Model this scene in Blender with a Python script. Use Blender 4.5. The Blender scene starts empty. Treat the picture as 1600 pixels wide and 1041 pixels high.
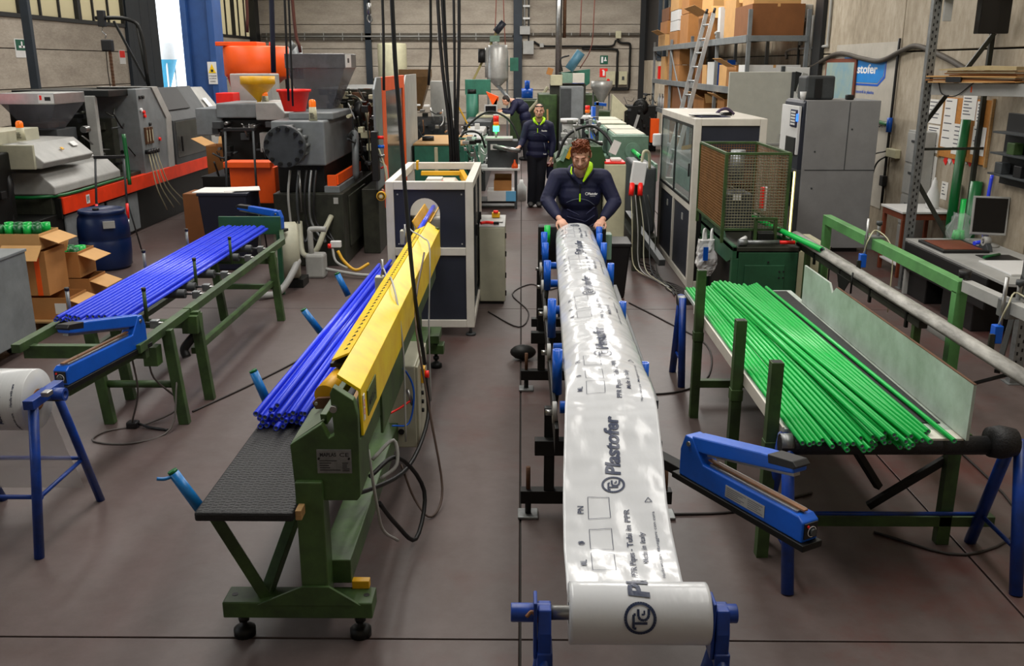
import bpy, bmesh, math, random
from mathutils import Vector, Matrix, Euler, noise
random.seed(7)
scn = bpy.context.scene
COL = scn.collection
PI = math.pi
V = Vector

# ---------------------------------------------------------------- camera, world, lights, exposure
cam_data = bpy.data.cameras.new('camera')
cam = bpy.data.objects.new('camera', cam_data)
COL.objects.link(cam)
cam.location = (0, 0, 2.55)
cam.rotation_euler = (math.radians(90 - 16.15), 0, math.radians(0.57))
cam_data.sensor_width = 36
cam_data.lens = 1450 / 1600 * 36
cam_data.clip_end = 300
scn.camera = cam

world = bpy.data.worlds.new('world')
scn.world = world
world.use_nodes = True
wbg = world.node_tree.nodes['Background']
wbg.inputs[0].default_value = (0.86, 0.93, 1.0, 1)
wbg.inputs[1].default_value = 2.6

def area(name, loc, size_x, size_y, power, rot=(0, 0, 0), color=(1, 1, 1)):
    d = bpy.data.lights.new(name, 'AREA')
    d.shape = 'RECTANGLE'
    d.size, d.size_y = size_x, size_y
    d.energy = power
    d.color = color
    o = bpy.data.objects.new(name, d)
    COL.objects.link(o)
    o.location = loc
    o.rotation_euler = rot
    return o

# daylight coming down through the four long roof lights of the hall
WARM = (1.0, 0.965, 0.91)
area('roof_light', (2.6, 5.2, 7.05), 1.3, 8.5, 240, (0, 0, 0), WARM)
area('roof_light', (-1.6, 7.5, 7.05), 1.3, 8.5, 360, (0, 0, 0), WARM)
area('roof_light', (-3.5, 19.0, 7.05), 1.3, 12.0, 520, (0, 0, 0), WARM)
area('roof_light', (2.5, 21.0, 7.05), 1.3, 12.0, 640, (0, 0, 0), WARM)
area('roof_light', (-8.6, 17.0, 7.05), 1.3, 12.0, 340, (0, 0, 0), WARM)
area('roof_light', (-1.0, 36.0, 7.05), 12.0, 1.6, 900, (0, 0, 0), WARM)

scn.view_settings.view_transform = 'Standard'
scn.view_settings.look = 'None'
scn.view_settings.exposure = 0.28
scn.view_settings.gamma = 1.0
scn.view_settings.use_curve_mapping = False

# ---------------------------------------------------------------- materials
def lin(c):
    if isinstance(c, str):
        c = [int(c[i:i + 2], 16) / 255 for i in (0, 2, 4)]
    return tuple(x / 12.92 if x <= 0.04045 else ((x + 0.055) / 1.055) ** 2.4 for x in c)

MATS = {}
def mat(name, col, rough=0.5, metal=0.0, dirt=0.25, scale=6.0, bump=0.0, bscale=60.0, dcol=None, trans=0.0, alpha=1.0, emit=0.0, spec=0.5, coat=0.0, stretch=None):
    if name in MATS:
        return MATS[name]
    m = bpy.data.materials.new(name)
    m.use_nodes = True
    nt = m.node_tree
    b = nt.nodes['Principled BSDF']
    c = lin(col)
    b.inputs['Roughness'].default_value = rough
    b.inputs['Metallic'].default_value = metal
    b.inputs['Specular IOR Level'].default_value = spec
    b.inputs['Coat Weight'].default_value = coat
    if trans:
        b.inputs['Transmission Weight'].default_value = trans
    if alpha < 1:
        b.inputs['Alpha'].default_value = alpha
    b.inputs['Base Color'].default_value = (*c, 1)
    if emit:
        b.inputs['Emission Color'].default_value = (*c, 1)
        b.inputs['Emission Strength'].default_value = emit
    tc = nt.nodes.new('ShaderNodeTexCoord')
    src = tc.outputs['Object']
    if stretch:
        mp = nt.nodes.new('ShaderNodeMapping')
        mp.inputs['Scale'].default_value = stretch
        nt.links.new(src, mp.inputs['Vector'])
        src = mp.outputs['Vector']
    if dirt > 0:
        n = nt.nodes.new('ShaderNodeTexNoise')
        n.inputs['Scale'].default_value = scale
        n.inputs['Detail'].default_value = 6
        n.inputs['Roughness'].default_value = 0.65
        nt.links.new(src, n.inputs['Vector'])
        r = nt.nodes.new('ShaderNodeValToRGB')
        r.color_ramp.elements[0].position = 0.32
        r.color_ramp.elements[1].position = 0.68
        d = lin(dcol) if dcol else tuple(x * (1 - dirt) for x in c)
        r.color_ramp.elements[0].color = (*d, 1)
        r.color_ramp.elements[1].color = (*[min(1, x * (1 + dirt * 0.35)) for x in c], 1)
        nt.links.new(n.outputs['Fac'], r.inputs['Fac'])
        nt.links.new(r.outputs['Color'], b.inputs['Base Color'])
    if bump > 0:
        n2 = nt.nodes.new('ShaderNodeTexNoise')
        n2.inputs['Scale'].default_value = bscale
        n2.inputs['Detail'].default_value = 4
        nt.links.new(src, n2.inputs['Vector'])
        bp = nt.nodes.new('ShaderNodeBump')
        bp.inputs['Strength'].default_value = bump
        bp.inputs['Distance'].default_value = 0.02
        nt.links.new(n2.outputs['Fac'], bp.inputs['Height'])
        nt.links.new(bp.outputs['Normal'], b.inputs['Normal'])
    MATS[name] = m
    return m

GREENF = mat('green_frame_paint', '3f5a2c', 0.5, 0, 0.45, 5, dcol='2a3a20')
GREENM = mat('mid_green_paint', '245638', 0.5, 0, 0.35, 4)
GREENL = mat('light_green_paint', '5d9a58', 0.5, 0, 0.3, 4)
GREENT = mat('teal_green_paint', '2f7560', 0.5, 0, 0.3, 4)
GREENP = mat('pale_green_paint', '7f9f8c', 0.5, 0, 0.3, 4)
PIPEG = mat('green_pipe_plastic', '14c050', 0.3, 0, 0.08, 3)
PIPEGD = mat('dark_green_pipe_plastic', '0c6430', 0.35, 0, 0.1, 3)
PIPEB = mat('blue_pipe_plastic', '3850ff', 0.26, 0, 0.08, 3)
BORE = mat('pipe_bore', '9fb0c0', 0.5, 0, 0.1)
BLUEM = mat('blue_enamel', '0a5ccc', 0.34, 0, 0.15, 5)
BLUES = mat('blue_stand_paint', '0b3c98', 0.4, 0, 0.35, 7, dcol='0a2a66')
BLUEC = mat('blue_column_paint', '2a5290', 0.5, 0, 0.2, 3)
BLUED = mat('blue_drum_plastic', '0a2350', 0.35, 0, 0.25, 4)
YELLOW = mat('yellow_enamel', 'ffdc00', 0.34, 0, 0.1, 5, dcol='f0c000')
YELLOWD = mat('yellow_plastic', 'e0a810', 0.45, 0, 0.15)
ORANGE = mat('orange_enamel', 'ff5c10', 0.42, 0, 0.12, 4)
RED = mat('red_plastic', 'fa2016', 0.4, 0, 0.12)
REDO = mat('red_orange_enamel', 'f23c10', 0.42, 0, 0.18, 4)
WHITEP = mat('white_cream_enamel', 'd9d4c8', 0.42, 0, 0.1, 5)
WHITE = mat('white_plastic', 'e2e2e0', 0.45, 0, 0.06)
PAPER = mat('paper', 'e6e4de', 0.8, 0, 0.05)
BEIGE = mat('beige_enamel', 'b4b29c', 0.5, 0, 0.15, 5)
CREAM = mat('cream_enamel', 'c8c4a4', 0.5, 0, 0.15, 5)
GREY = mat('grey_enamel', '7c8183', 0.45, 0, 0.25, 4)
GREYD = mat('dark_grey_enamel', '404446', 0.5, 0, 0.35, 4)
GREYL = mat('light_grey_enamel', 'a8a8a4', 0.48, 0, 0.18, 4)
ANTH = mat('anthracite_panel', '2a2e3a', 0.45, 0, 0.15, 5)
BLACK = mat('black_plastic', '131314', 0.5, 0, 0.2)
BLACKM = mat('black_greasy_metal', '191a18', 0.5, 0.4, 0.4, 9)
OLIVE = mat('oily_olive_steel', '35372c', 0.5, 0.1, 0.5, 4, dcol='1b1c17')
RUBBER = mat('black_rubber', '121214', 0.6, 0, 0.2, 12, bump=0.25, bscale=90)
STEEL = mat('steel', 'a6a6a4', 0.32, 0.9, 0.25, 8)
GALV = mat('galvanised_steel', '8d9090', 0.45, 0.7, 0.3, 14)
DULLST = mat('dull_stainless', 'c4c4c0', 0.38, 0.35, 0.2, 6)
ALU = mat('aluminium', 'c2c4c4', 0.35, 0.85, 0.15, 8)
RUST = mat('rusty_steel', '6a4a34', 0.75, 0.3, 0.4, 12)
COPPER = mat('brown_tape', '9a6a44', 0.5, 0, 0.3, 9)
DIRTYW = mat('dirty_white_paint', 'b8c2ba', 0.5, 0, 0.3, 4, dcol='9ca69a')
TROUGH = mat('scuffed_light_grey_plastic', 'b4b2aa', 0.5, 0, 0.45, 9, stretch=(1, 0.25, 1), dcol='56544e')
CARD = mat('brown_cardboard', 'b47c44', 0.8, 0, 0.15, 3)
CARDL = mat('light_cardboard', 'd0a064', 0.8, 0, 0.12, 3)
CARDD = mat('dark_cardboard', '86542c', 0.8, 0, 0.15, 3)
WOOD = mat('raw_wood', 'b08a58', 0.7, 0, 0.25, 5, stretch=(1, 8, 8))
WOODR = mat('red_brown_wood', '7a3a20', 0.55, 0, 0.25, 5, stretch=(8, 8, 1))
CORK = mat('cork', 'c08038', 0.85, 0, 0.2, 30)
NAVY = mat('navy_fabric', '0a1038', 0.7, 0, 0.2, 8, bump=0.15, bscale=25)
NAVYD = mat('dark_trouser_fabric', '0d0f1a', 0.85, 0, 0.2, 8, bump=0.15, bscale=25)
NEON = mat('neon_yellow_green_fabric', 'b8f000', 0.7, 0, 0.05)
SKIN = mat('skin', 'e2ac92', 0.55, 0, 0.12, 12)
HAIRR = mat('auburn_hair', '7c3c18', 0.55, 0, 0.4, 40, bump=0.6, bscale=70)
BEARD = mat('reddish_beard', '9a5c3c', 0.7, 0, 0.3, 60)
HAIRD = mat('dark_grey_hair', '2c2622', 0.7, 0, 0.4, 40, bump=0.4, bscale=80)
STUBBLE = mat('grey_stubble', '8a6a58', 0.7, 0, 0.3, 60)
INK = mat('navy_print', '1a2846', 0.35, 0, 0.0)
INKB = mat('black_print', '202024', 0.6, 0, 0.0)
INKW = mat('white_print', 'f0f0f0', 0.6, 0, 0.0)
TAPEB = mat('light_blue_tape', '1878c0', 0.35, 0, 0.3, 20)
SCREEN = mat('dark_screen', '08080a', 0.15, 0, 0.0)
SKYBLUE = mat('sign_blue', '1488dc', 0.5, 0, 0.08)
DGREEN = mat('sign_green', '0f5a44', 0.5, 0, 0.05)
GLASS = mat('clear_glass', 'e8f4f0', 0.03, 0, 0.0, trans=1.0)
SMOKE = mat('smoked_plastic', '3a3d40', 0.15, 0, 0.1, alpha=0.72)
CLEARG = mat('scratched_clear_plastic', '62646c', 0.25, 0, 0.35, 9, alpha=0.7)
BAG = mat('clear_film_bag', 'f0f4f4', 0.12, 0, 0.0, alpha=0.2)
GLOWG = mat('lit_green_lamp', '30ff70', 0.3, 0, 0, emit=7.0)
GLOWR = mat('red_lamp_lens', 'd82018', 0.25, 0, 0, emit=0.3)
GLOWO = mat('orange_lamp_lens', 'f07010', 0.25, 0, 0, emit=0.25)
GLOWW = mat('lit_display_tube', 'ffe68a', 0.3, 0, 0, emit=3.0)

# ---------------------------------------------------------------- mesh building
def finish(name, verts, faces, m, parent=None, smooth=None, bevel=0.0, loc=(0, 0, 0)):
    me = bpy.data.meshes.new(name)
    me.from_pydata([tuple(v) for v in verts], [], faces)
    if smooth:
        me.polygons.foreach_set('use_smooth', smooth if isinstance(smooth, list) else [True] * len(faces))
    me.materials.append(m)
    me.update()
    o = bpy.data.objects.new(name, me)
    COL.objects.link(o)
    o.location = loc
    if parent is not None:
        o.parent = parent
    if bevel > 0:
        b = o.modifiers.new('bevel', 'BEVEL')
        b.width = bevel
        b.segments = 2
        b.limit_method = 'ANGLE'
        b.angle_limit = math.radians(40)
    return o

def frame_of(d):
    d = V(d).normalized()
    up = V((0, 0, 1)) if abs(d.z) < 0.95 else V((0, 1, 0))
    s = d.cross(up).normalized()
    return d, s, s.cross(d).normalized()

class MB:
    """collects simple solids that make up one part"""
    def __init__(self):
        self.v, self.f, self.s = [], [], []
    def _add(self, vs, fs, sm=False):
        n = len(self.v)
        self.v += [V(x) for x in vs]
        self.f += [tuple(i + n for i in f) for f in fs]
        self.s += sm if isinstance(sm, list) else [sm] * len(fs)
        return self
    def box(self, a, b):
        x0, y0, z0 = (min(p, q) for p, q in zip(a, b))
        x1, y1, z1 = (max(p, q) for p, q in zip(a, b))
        return self._add([(x0, y0, z0), (x1, y0, z0), (x1, y1, z0), (x0, y1, z0), (x0, y0, z1), (x1, y0, z1), (x1, y1, z1), (x0, y1, z1)],
                         [(0, 3, 2, 1), (4, 5, 6, 7), (0, 1, 5, 4), (1, 2, 6, 5), (2, 3, 7, 6), (3, 0, 4, 7)])
    def bar(self, p, q, w, h, side=None):
        p, q = V(p), V(q)
        d, s, u = frame_of(q - p)
        if side is not None:
            s = (V(side) - d * d.dot(V(side))).normalized()
            u = s.cross(d).normalized()
        vs = [c + s * (i * w / 2) + u * (j * h / 2) for c in (p, q) for i, j in ((-1, -1), (1, -1), (1, 1), (-1, 1))]
        return self._add(vs, [(0, 1, 2, 3), (7, 6, 5, 4), (0, 4, 5, 1), (1, 5, 6, 2), (2, 6, 7, 3), (3, 7, 4, 0)])
    def cyl(self, p, q, r, r2=None, n=16, caps=True):
        p, q = V(p), V(q)
        r2 = r if r2 is None else r2
        d, s, u = frame_of(q - p)
        vs = []
        for c, rr in ((p, r), (q, r2)):
            for k in range(n):
                a = 2 * PI * k / n
                vs.append(c + s * (rr * math.cos(a)) + u * (rr * math.sin(a)))
        fs = [(k, (k + 1) % n, n + (k + 1) % n, n + k) for k in range(n)]
        sm = [True] * n
        if caps:
            fs += [tuple(range(n - 1, -1, -1)), tuple(range(n, 2 * n))]
            sm += [False, False]
        return self._add(vs, fs, sm)
    def ring(self, p, q, ro, ri, n=16):
        """a hollow pipe with open bore"""
        p, q = V(p), V(q)
        d, s, u = frame_of(q - p)
        vs = []
        for c, rr in ((p, ro), (q, ro), (q, ri), (p, ri)):
            for k in range(n):
                a = 2 * PI * k / n
                vs.append(c + s * (rr * math.cos(a)) + u * (rr * math.sin(a)))
        fs, sm = [], []
        for a, b, smo in ((0, 1, True), (1, 2, False), (2, 3, True), (3, 0, False)):
            for k in range(n):
                fs.append((a * n + k, a * n + (k + 1) % n, b * n + (k + 1) % n, b * n + k))
                sm.append(smo)
        return self._add(vs, fs, sm)
    def tube(self, pts, r, n=8, closed=False, sub=5):
        pts = [V(p) for p in pts]
        if len(pts) > 2 and sub > 1:
            out = []
            P = [pts[0] * 2 - pts[1]] + pts + [pts[-1] * 2 - pts[-2]]
            for i in range(1, len(P) - 2):
                a, b, c, d = P[i - 1], P[i], P[i + 1], P[i + 2]
                for k in range(sub):
                    t = k / sub
                    out.append(0.5 * ((2 * b) + (c - a) * t + (2 * a - 5 * b + 4 * c - d) * t * t + (3 * b - a - 3 * c + d) * t ** 3))
            out.append(pts[-1])
            pts = out
        vs = []
        m = len(pts)
        s = None
        for i, c in enumerate(pts):
            d = (pts[min(i + 1, m - 1)] - pts[max(i - 1, 0)])
            if d.length < 1e-9:
                d = V((0, 0, 1))
            d.normalize()
            if s is None:
                _, s, u = frame_of(d)
            else:
                s = (s - d * s.dot(d))
                s = s.normalized() if s.length > 1e-6 else frame_of(d)[1]
                u = s.cross(d)
            for k in range(n):
                a = 2 * PI * k / n
                vs.append(c + s * (r * math.cos(a)) + u * (r * math.sin(a)))
        fs = [(i * n + k, i * n + (k + 1) % n, (i + 1) * n + (k + 1) % n, (i + 1) * n + k) for i in range(m - 1) for k in range(n)]
        sm = [True] * len(fs)
        fs += [tuple(range(n - 1, -1, -1)), tuple(range((m - 1) * n, m * n))]
        sm += [False, False]
        return self._add(vs, fs, sm)
    def prism(self, pts, axis, a, b):
        def mk(p, t):
            return (t, p[0], p[1]) if axis == 'x' else (p[0], t, p[1]) if axis == 'y' else (p[0], p[1], t)
        n = len(pts)
        vs = [mk(p, a) for p in pts] + [mk(p, b) for p in pts]
        fs = [(k, (k + 1) % n, n + (k + 1) % n, n + k) for k in range(n)] + [tuple(range(n - 1, -1, -1)), tuple(range(n, 2 * n))]
        return self._add(vs, fs)
    def lathe(self, prof, c=(0, 0, 0), n=20, axis=(0, 0, 1), smooth=True):
        c = V(c)
        d, s, u = frame_of(axis)
        vs = []
        for r, z in prof:
            for k in range(n):
                a = 2 * PI * k / n
                vs.append(c + d * z + s * (max(r, 1e-4) * math.cos(a)) + u * (max(r, 1e-4) * math.sin(a)))
        m = len(prof)
        fs = [(i * n + k, i * n + (k + 1) % n, (i + 1) * n + (k + 1) % n, (i + 1) * n + k) for i in range(m - 1) for k in range(n)]
        return self._add(vs, fs, smooth)
    def frustum(self, c0, a0, b0, c1, a1, b1):
        """square funnel between two horizontal rectangles (centre, half sizes)"""
        vs = [(c0[0] + i * a0, c0[1] + j * b0, c0[2]) for i, j in ((-1, -1), (1, -1), (1, 1), (-1, 1))] + \
             [(c1[0] + i * a1, c1[1] + j * b1, c1[2]) for i, j in ((-1, -1), (1, -1), (1, 1), (-1, 1))]
        return self._add(vs, [(0, 3, 2, 1), (4, 5, 6, 7), (0, 1, 5, 4), (1, 2, 6, 5), (2, 3, 7, 6), (3, 0, 4, 7)])
    def ball(self, c, r, n=12, sq=(1, 1, 1)):
        prof = [(math.sin(PI * k / 8), -math.cos(PI * k / 8)) for k in range(9)]
        i0 = len(self.v)
        self.lathe([(r * a, r * b) for a, b in prof], (0, 0, 0), n)
        for v in self.v[i0:]:
            v.x, v.y, v.z = v.x * sq[0] + c[0], v.y * sq[1] + c[1], v.z * sq[2] + c[2]
        return self
    def turn(self, i0, rot, about):
        about = V(about)
        R = Euler(rot).to_matrix()
        for k in range(i0, len(self.v)):
            self.v[k] = R @ (self.v[k] - about) + about
        return self

class T:
    """a thing: an Empty at its base and its parts; points are given in world metres unless local"""
    def __init__(self, name, label, cat, loc, group=None, rz=0.0, local=False, kind=None):
        self.e = bpy.data.objects.new(name, None)
        COL.objects.link(self.e)
        self.e.location = loc
        self.e.rotation_euler = (0, 0, rz)
        self.e.empty_display_size = 0.1
        self.off = V((0, 0, 0)) if local else V(loc)
        if kind:
            self.e['kind'] = kind
        else:
            self.e['label'], self.e['category'] = label, cat
        if group:
            self.e['group'] = group
    def add(self, name, m, mb, of=None, bevel=0.0, stuff=False, label=None):
        o = finish(name, [v - self.off for v in mb.v], mb.f, m, of or self.e, mb.s, bevel)
        if stuff:
            o['kind'] = 'stuff'
        if label:
            o['label'] = label
        return o
    def box(self, name, m, a, b, bevel=0.004, of=None, rot=None, **k):
        mb = MB().box(a, b)
        if rot:
            mb.turn(0, rot, [(p + q) / 2 for p, q in zip(a, b)])
        return self.add(name, m, mb, of, bevel, **k)
    def bar(self, name, m, p, q, w, h, side=None, bevel=0.003, of=None, **k):
        return self.add(name, m, MB().bar(p, q, w, h, side), of, bevel, **k)
    def cyl(self, name, m, p, q, r, r2=None, n=16, of=None, bevel=0.0, **k):
        return self.add(name, m, MB().cyl(p, q, r, r2, n), of, bevel, **k)
    def tube(self, name, m, pts, r, n=8, of=None, sub=5, **k):
        return self.add(name, m, MB().tube(pts, r, n, sub=sub), of, 0, **k)
    def prism(self, name, m, pts, axis, a, b, bevel=0.004, of=None, **k):
        return self.add(name, m, MB().prism(pts, axis, a, b), of, bevel, **k)
    def lathe(self, name, m, prof, c, n=20, axis=(0, 0, 1), of=None, **k):
        return self.add(name, m, MB().lathe(prof, c, n, axis), of, 0, **k)

def single(name, label, cat, m, mb, loc=(0, 0, 0), group=None, bevel=0.0):
    """a thing that is one mesh; its origin is put at loc"""
    o = finish(name, [v - V(loc) for v in mb.v], mb.f, m, None, mb.s, bevel, loc)
    o['label'], o['category'] = label, cat
    if group:
        o['group'] = group
    return o

def kids(o):
    return [c for c in bpy.data.objects if c.parent == o]

def dup(src, loc, label=None, rz=None, group=None):
    src = src.e if isinstance(src, T) else src
    r = src.copy()
    COL.objects.link(r)
    r.location = loc
    if rz is not None:
        r.rotation_euler = (0, 0, rz)
    if label:
        r['label'] = label
    if group:
        r['group'] = group
    for ch in kids(src):
        if ch == r:
            continue
        c = ch.copy()
        COL.objects.link(c)
        c.parent = r
        for g in kids(ch):
            if g == c:
                continue
            d = g.copy()
            COL.objects.link(d)
            d.parent = c
    return r

# ---------------------------------------------------------------- lettering
def text_mesh(body, size, bold=0.0, shear=0.0, space=1.0, spread=0.0):
    """flat triangles of a word, lower left corner at 0,0; spread cuts long edges so that it can be laid on a curve"""
    cu = bpy.data.curves.new('word', 'FONT')
    cu.body, cu.size, cu.shear, cu.offset, cu.space_character = body, size, shear, bold, space
    cu.resolution_u = 3
    o = bpy.data.objects.new('word', cu)
    COL.objects.link(o)
    dg = bpy.context.evaluated_depsgraph_get()
    me = bpy.data.meshes.new_from_object(o.evaluated_get(dg))
    bm = bmesh.new()
    bm.from_mesh(me)
    if spread:
        for _ in range(5):
            es = [e for e in bm.edges if e.calc_length() > spread]
            if not es:
                break
            bmesh.ops.subdivide_edges(bm, edges=es, cuts=1)
    bmesh.ops.triangulate(bm, faces=bm.faces[:])
    vs = [v.co.copy() for v in bm.verts]
    bm.verts.index_update()
    fs = [tuple(v.index for v in f.verts) for f in bm.faces]
    bm.free()
    bpy.data.objects.remove(o)
    bpy.data.meshes.remove(me)
    bpy.data.curves.remove(cu)
    w = max((v.x for v in vs), default=0)
    return vs, fs, w

def letter(mb, body, size, origin, right, up, bold=0.0, shear=0.0, width=None):
    """words laid flat on a plane: origin is the lower left corner"""
    vs, fs, w = text_mesh(body, size, bold, shear)
    k = width / w if width and w else 1.0
    o, r, u = V(origin), V(right).normalized(), V(up).normalized()
    mb._add([o + r * (v.x * k) + u * v.y for v in vs], fs)
    return mb
# ================================================================ the hall
XL, XR, YB, ZC = -11.6, 5.3, 42.0, 7.2
CONC = None
def concrete(name, c1, c2, c3, bumpy=0.35, streak=(1, 1, 1), rough=0.85):
    m = bpy.data.materials.new(name)
    m.use_nodes = True
    nt = m.node_tree
    b = nt.nodes['Principled BSDF']
    tc = nt.nodes.new('ShaderNodeTexCoord')
    geo = nt.nodes.new('ShaderNodeNewGeometry')
    mp = nt.nodes.new('ShaderNodeMapping')
    mp.inputs['Scale'].default_value = streak
    nt.links.new(geo.outputs['Position'], mp.inputs['Vector'])
    n1 = nt.nodes.new('ShaderNodeTexNoise'); n1.inputs['Scale'].default_value = 0.7; n1.inputs['Detail'].default_value = 9; n1.inputs['Roughness'].default_value = 0.68
    n2 = nt.nodes.new('ShaderNodeTexNoise'); n2.inputs['Scale'].default_value = 9; n2.inputs['Detail'].default_value = 8; n2.inputs['Roughness'].default_value = 0.7
    nt.links.new(mp.outputs['Vector'], n1.inputs['Vector'])
    nt.links.new(mp.outputs['Vector'], n2.inputs['Vector'])
    r = nt.nodes.new('ShaderNodeValToRGB')
    r.color_ramp.elements[0].position = 0.30; r.color_ramp.elements[0].color = (*lin(c1), 1)
    r.color_ramp.elements[1].position = 0.70; r.color_ramp.elements[1].color = (*lin(c2), 1)
    e = r.color_ramp.elements.new(0.5); e.color = (*lin(c3), 1)
    mx = nt.nodes.new('ShaderNodeMix'); mx.data_type = 'FLOAT'
    mx.inputs['Factor'].default_value = 0.4
    nt.links.new(n1.outputs['Fac'], mx.inputs['A'])
    nt.links.new(n2.outputs['Fac'], mx.inputs['B'])
    nt.links.new(mx.outputs['Result'], r.inputs['Fac'])
    nt.links.new(r.outputs['Color'], b.inputs['Base Color'])
    bp = nt.nodes.new('ShaderNodeBump'); bp.inputs['Strength'].default_value = bumpy; bp.inputs['Distance'].default_value = 0.01
    nt.links.new(n2.outputs['Fac'], bp.inputs['Height'])
    nt.links.new(bp.outputs['Normal'], b.inputs['Normal'])
    b.inputs['Roughness'].default_value = rough
    MATS[name] = m
    return m

FLOORM = concrete('painted_concrete_floor', '483833', '625553', '554946', 0.08, rough=0.45)
# reddish worn patches in the floor paint
def red_patches():
    nt = FLOORM.node_tree
    b = nt.nodes['Principled BSDF']
    src = b.inputs['Base Color'].links[0].from_socket
    geo = nt.nodes.new('ShaderNodeNewGeometry')
    n = nt.nodes.new('ShaderNodeTexNoise'); n.inputs['Scale'].default_value = 0.55; n.inputs['Detail'].default_value = 7; n.inputs['Roughness'].default_value = 0.72
    nt.links.new(geo.outputs['Position'], n.inputs['Vector'])
    r = nt.nodes.new('ShaderNodeValToRGB')
    r.color_ramp.elements[0].position = 0.50; r.color_ramp.elements[0].color = (0, 0, 0, 1)
    r.color_ramp.elements[1].position = 0.74; r.color_ramp.elements[1].color = (1, 1, 1, 1)
    nt.links.new(n.outputs['Fac'], r.inputs['Fac'])
    sx = nt.nodes.new('ShaderNodeSeparateXYZ')
    nt.links.new(geo.outputs['Position'], sx.inputs[0])
    mr = nt.nodes.new('ShaderNodeMapRange')
    mr.inputs['From Min'].default_value = -2.0; mr.inputs['From Max'].default_value = 1.6
    mr.inputs['To Min'].default_value = 0.18; mr.inputs['To Max'].default_value = 1.0
    nt.links.new(sx.outputs['X'], mr.inputs['Value'])
    mu = nt.nodes.new('ShaderNodeMath'); mu.operation = 'MULTIPLY'
    nt.links.new(r.outputs['Color'], mu.inputs[0]); nt.links.new(mr.outputs['Result'], mu.inputs[1])
    mx = nt.nodes.new('ShaderNodeMix'); mx.data_type = 'RGBA'
    nt.links.new(mu.outputs[0], mx.inputs['Factor'])
    nt.links.new(src, mx.inputs['A'])
    mx.inputs['B'].default_value = (*lin('5c2218'), 1)
    nt.links.new(mx.outputs['Result'], b.inputs['Base Color'])
red_patches()
WALLM = concrete('board_marked_concrete', '8a8074', 'c6bdae', 'aca294', 0.5, (1.0, 1.0, 3.0))
WALLR = concrete('stained_concrete', '6c604e', 'c6bcab', 'a39783', 0.5, (1.2, 1.2, 0.5))
JOINT = mat('dark_joint_filler', '2a2622', 0.9, 0, 0.2)
DARKST = mat('dark_blue_grey_steel', '26303a', 0.5, 0.1, 0.25, 3)
WINF = mat('dark_window_frame', '1a1c1e', 0.5, 0, 0.2)
CEILM = mat('ceiling_concrete', '8c8880', 0.9, 0, 0.15)

def setting(name):
    return T(name, None, None, (0, 0, 0), kind='structure')

fl = setting('floor')
o = fl.box('joint_bed', JOINT, (XL - 0.3, -2.7, -0.2), (XR + 0.3, YB + 0.3, -0.012), 0)
xs = [XL, -6.0, 0.0, 2.42, XR]
ys = [-2.5, 3.72, 9.75, 15.7, 21.7, 27.7, 34.0, YB]
for i in range(len(xs) - 1):
    for j in range(len(ys) - 1):
        g = 0.006
        fl.box('slab', FLOORM, (xs[i] + g, ys[j] + g, -0.1), (xs[i + 1] - g, ys[j + 1] - g, 0.0), 0.003)

def panel_wall(name, base, panels, m):
    w = setting(name)
    w.box('backing', JOINT, *base, bevel=0)
    for a, b in panels:
        w.box('panel', m, a, b, 0.008)
    return w

# back wall: concrete panels one metre high between the steel columns
xb = [XL, -6.62, -0.17, XR]
zb = [-0.02, 0.5, 1.47, 2.47, 3.2, 4.2, 5.2, 6.2, ZC]
panel_wall('wall_back', ((XL - 0.3, YB + 0.1, 0), (XR + 0.3, YB + 0.3, ZC)),
           [((xb[i] + 0.01, YB, zb[j] + 0.012), (xb[i + 1] - 0.01, YB + 0.12, zb[j + 1] - 0.012)) for i in range(3) for j in range(len(zb) - 1)], WALLM)
# right wall: tall panels with upright joints
yr = [-2.5, 1.5, 5.6, 9.7, 13.6, 17.3, 20.6, 24.5, 28.5, 33.6, 38.0, YB]
panel_wall('wall_right', ((XR + 0.1, -2.5, 0), (XR + 0.3, YB, ZC)),
           [((XR, yr[j] + 0.012, z0 + 0.01), (XR + 0.12, yr[j + 1] - 0.012, z1 - 0.01)) for j in range(len(yr) - 1)
            for z0, z1 in ((-0.02, 2.72), (2.72, 5.0), (5.0, ZC)) if not (33 < yr[j] < 40 and z0 > 2.7)], WALLR)
# left wall with the ribbon window above and the loading door
zl = [-0.02, 1.2, 2.0, 2.9, 3.6]
DY0, DY1 = 30.8, 34.2
lp = []
for y0, y1 in ((-2.5, 5.0), (5.0, 11.0), (11.0, 17.0), (17.0, 23.0), (23.0, 28.6), (DY1, YB)):
    for j in range(4):
        lp.append(((XL - 0.12, y0 + 0.012, zl[j] + 0.01), (XL, y1 - 0.012, zl[j + 1] - 0.01)))
    lp.append(((XL - 0.12, y0, 5.6), (XL, y1, ZC)))
w = setting('wall_left')
for y0, y1, z1 in ((-2.5, 28.6, 3.6), (DY1, YB, 3.6)):
    w.box('backing', JOINT, (XL - 0.3, y0, 0), (XL - 0.13, y1, z1), bevel=0)
for a, b in lp:
    w.box('panel', WALLM, a, b, 0.008)
w.box('lintel', WALLM, (XL - 0.12, 28.6, 5.6), (XL, DY1, ZC), 0.008)
w.box('sill', WINF, (XL - 0.15, -2.5, 3.58), (XL + 0.05, 28.6, 3.68), 0.004)
w.box('sill', WINF, (XL - 0.15, DY1, 3.58), (XL + 0.05, YB, 3.68), 0.004)
w.box('door_post', DARKST, (XL - 0.14, 28.4, 0), (XL + 0.10, 28.75, 5.6))

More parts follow.
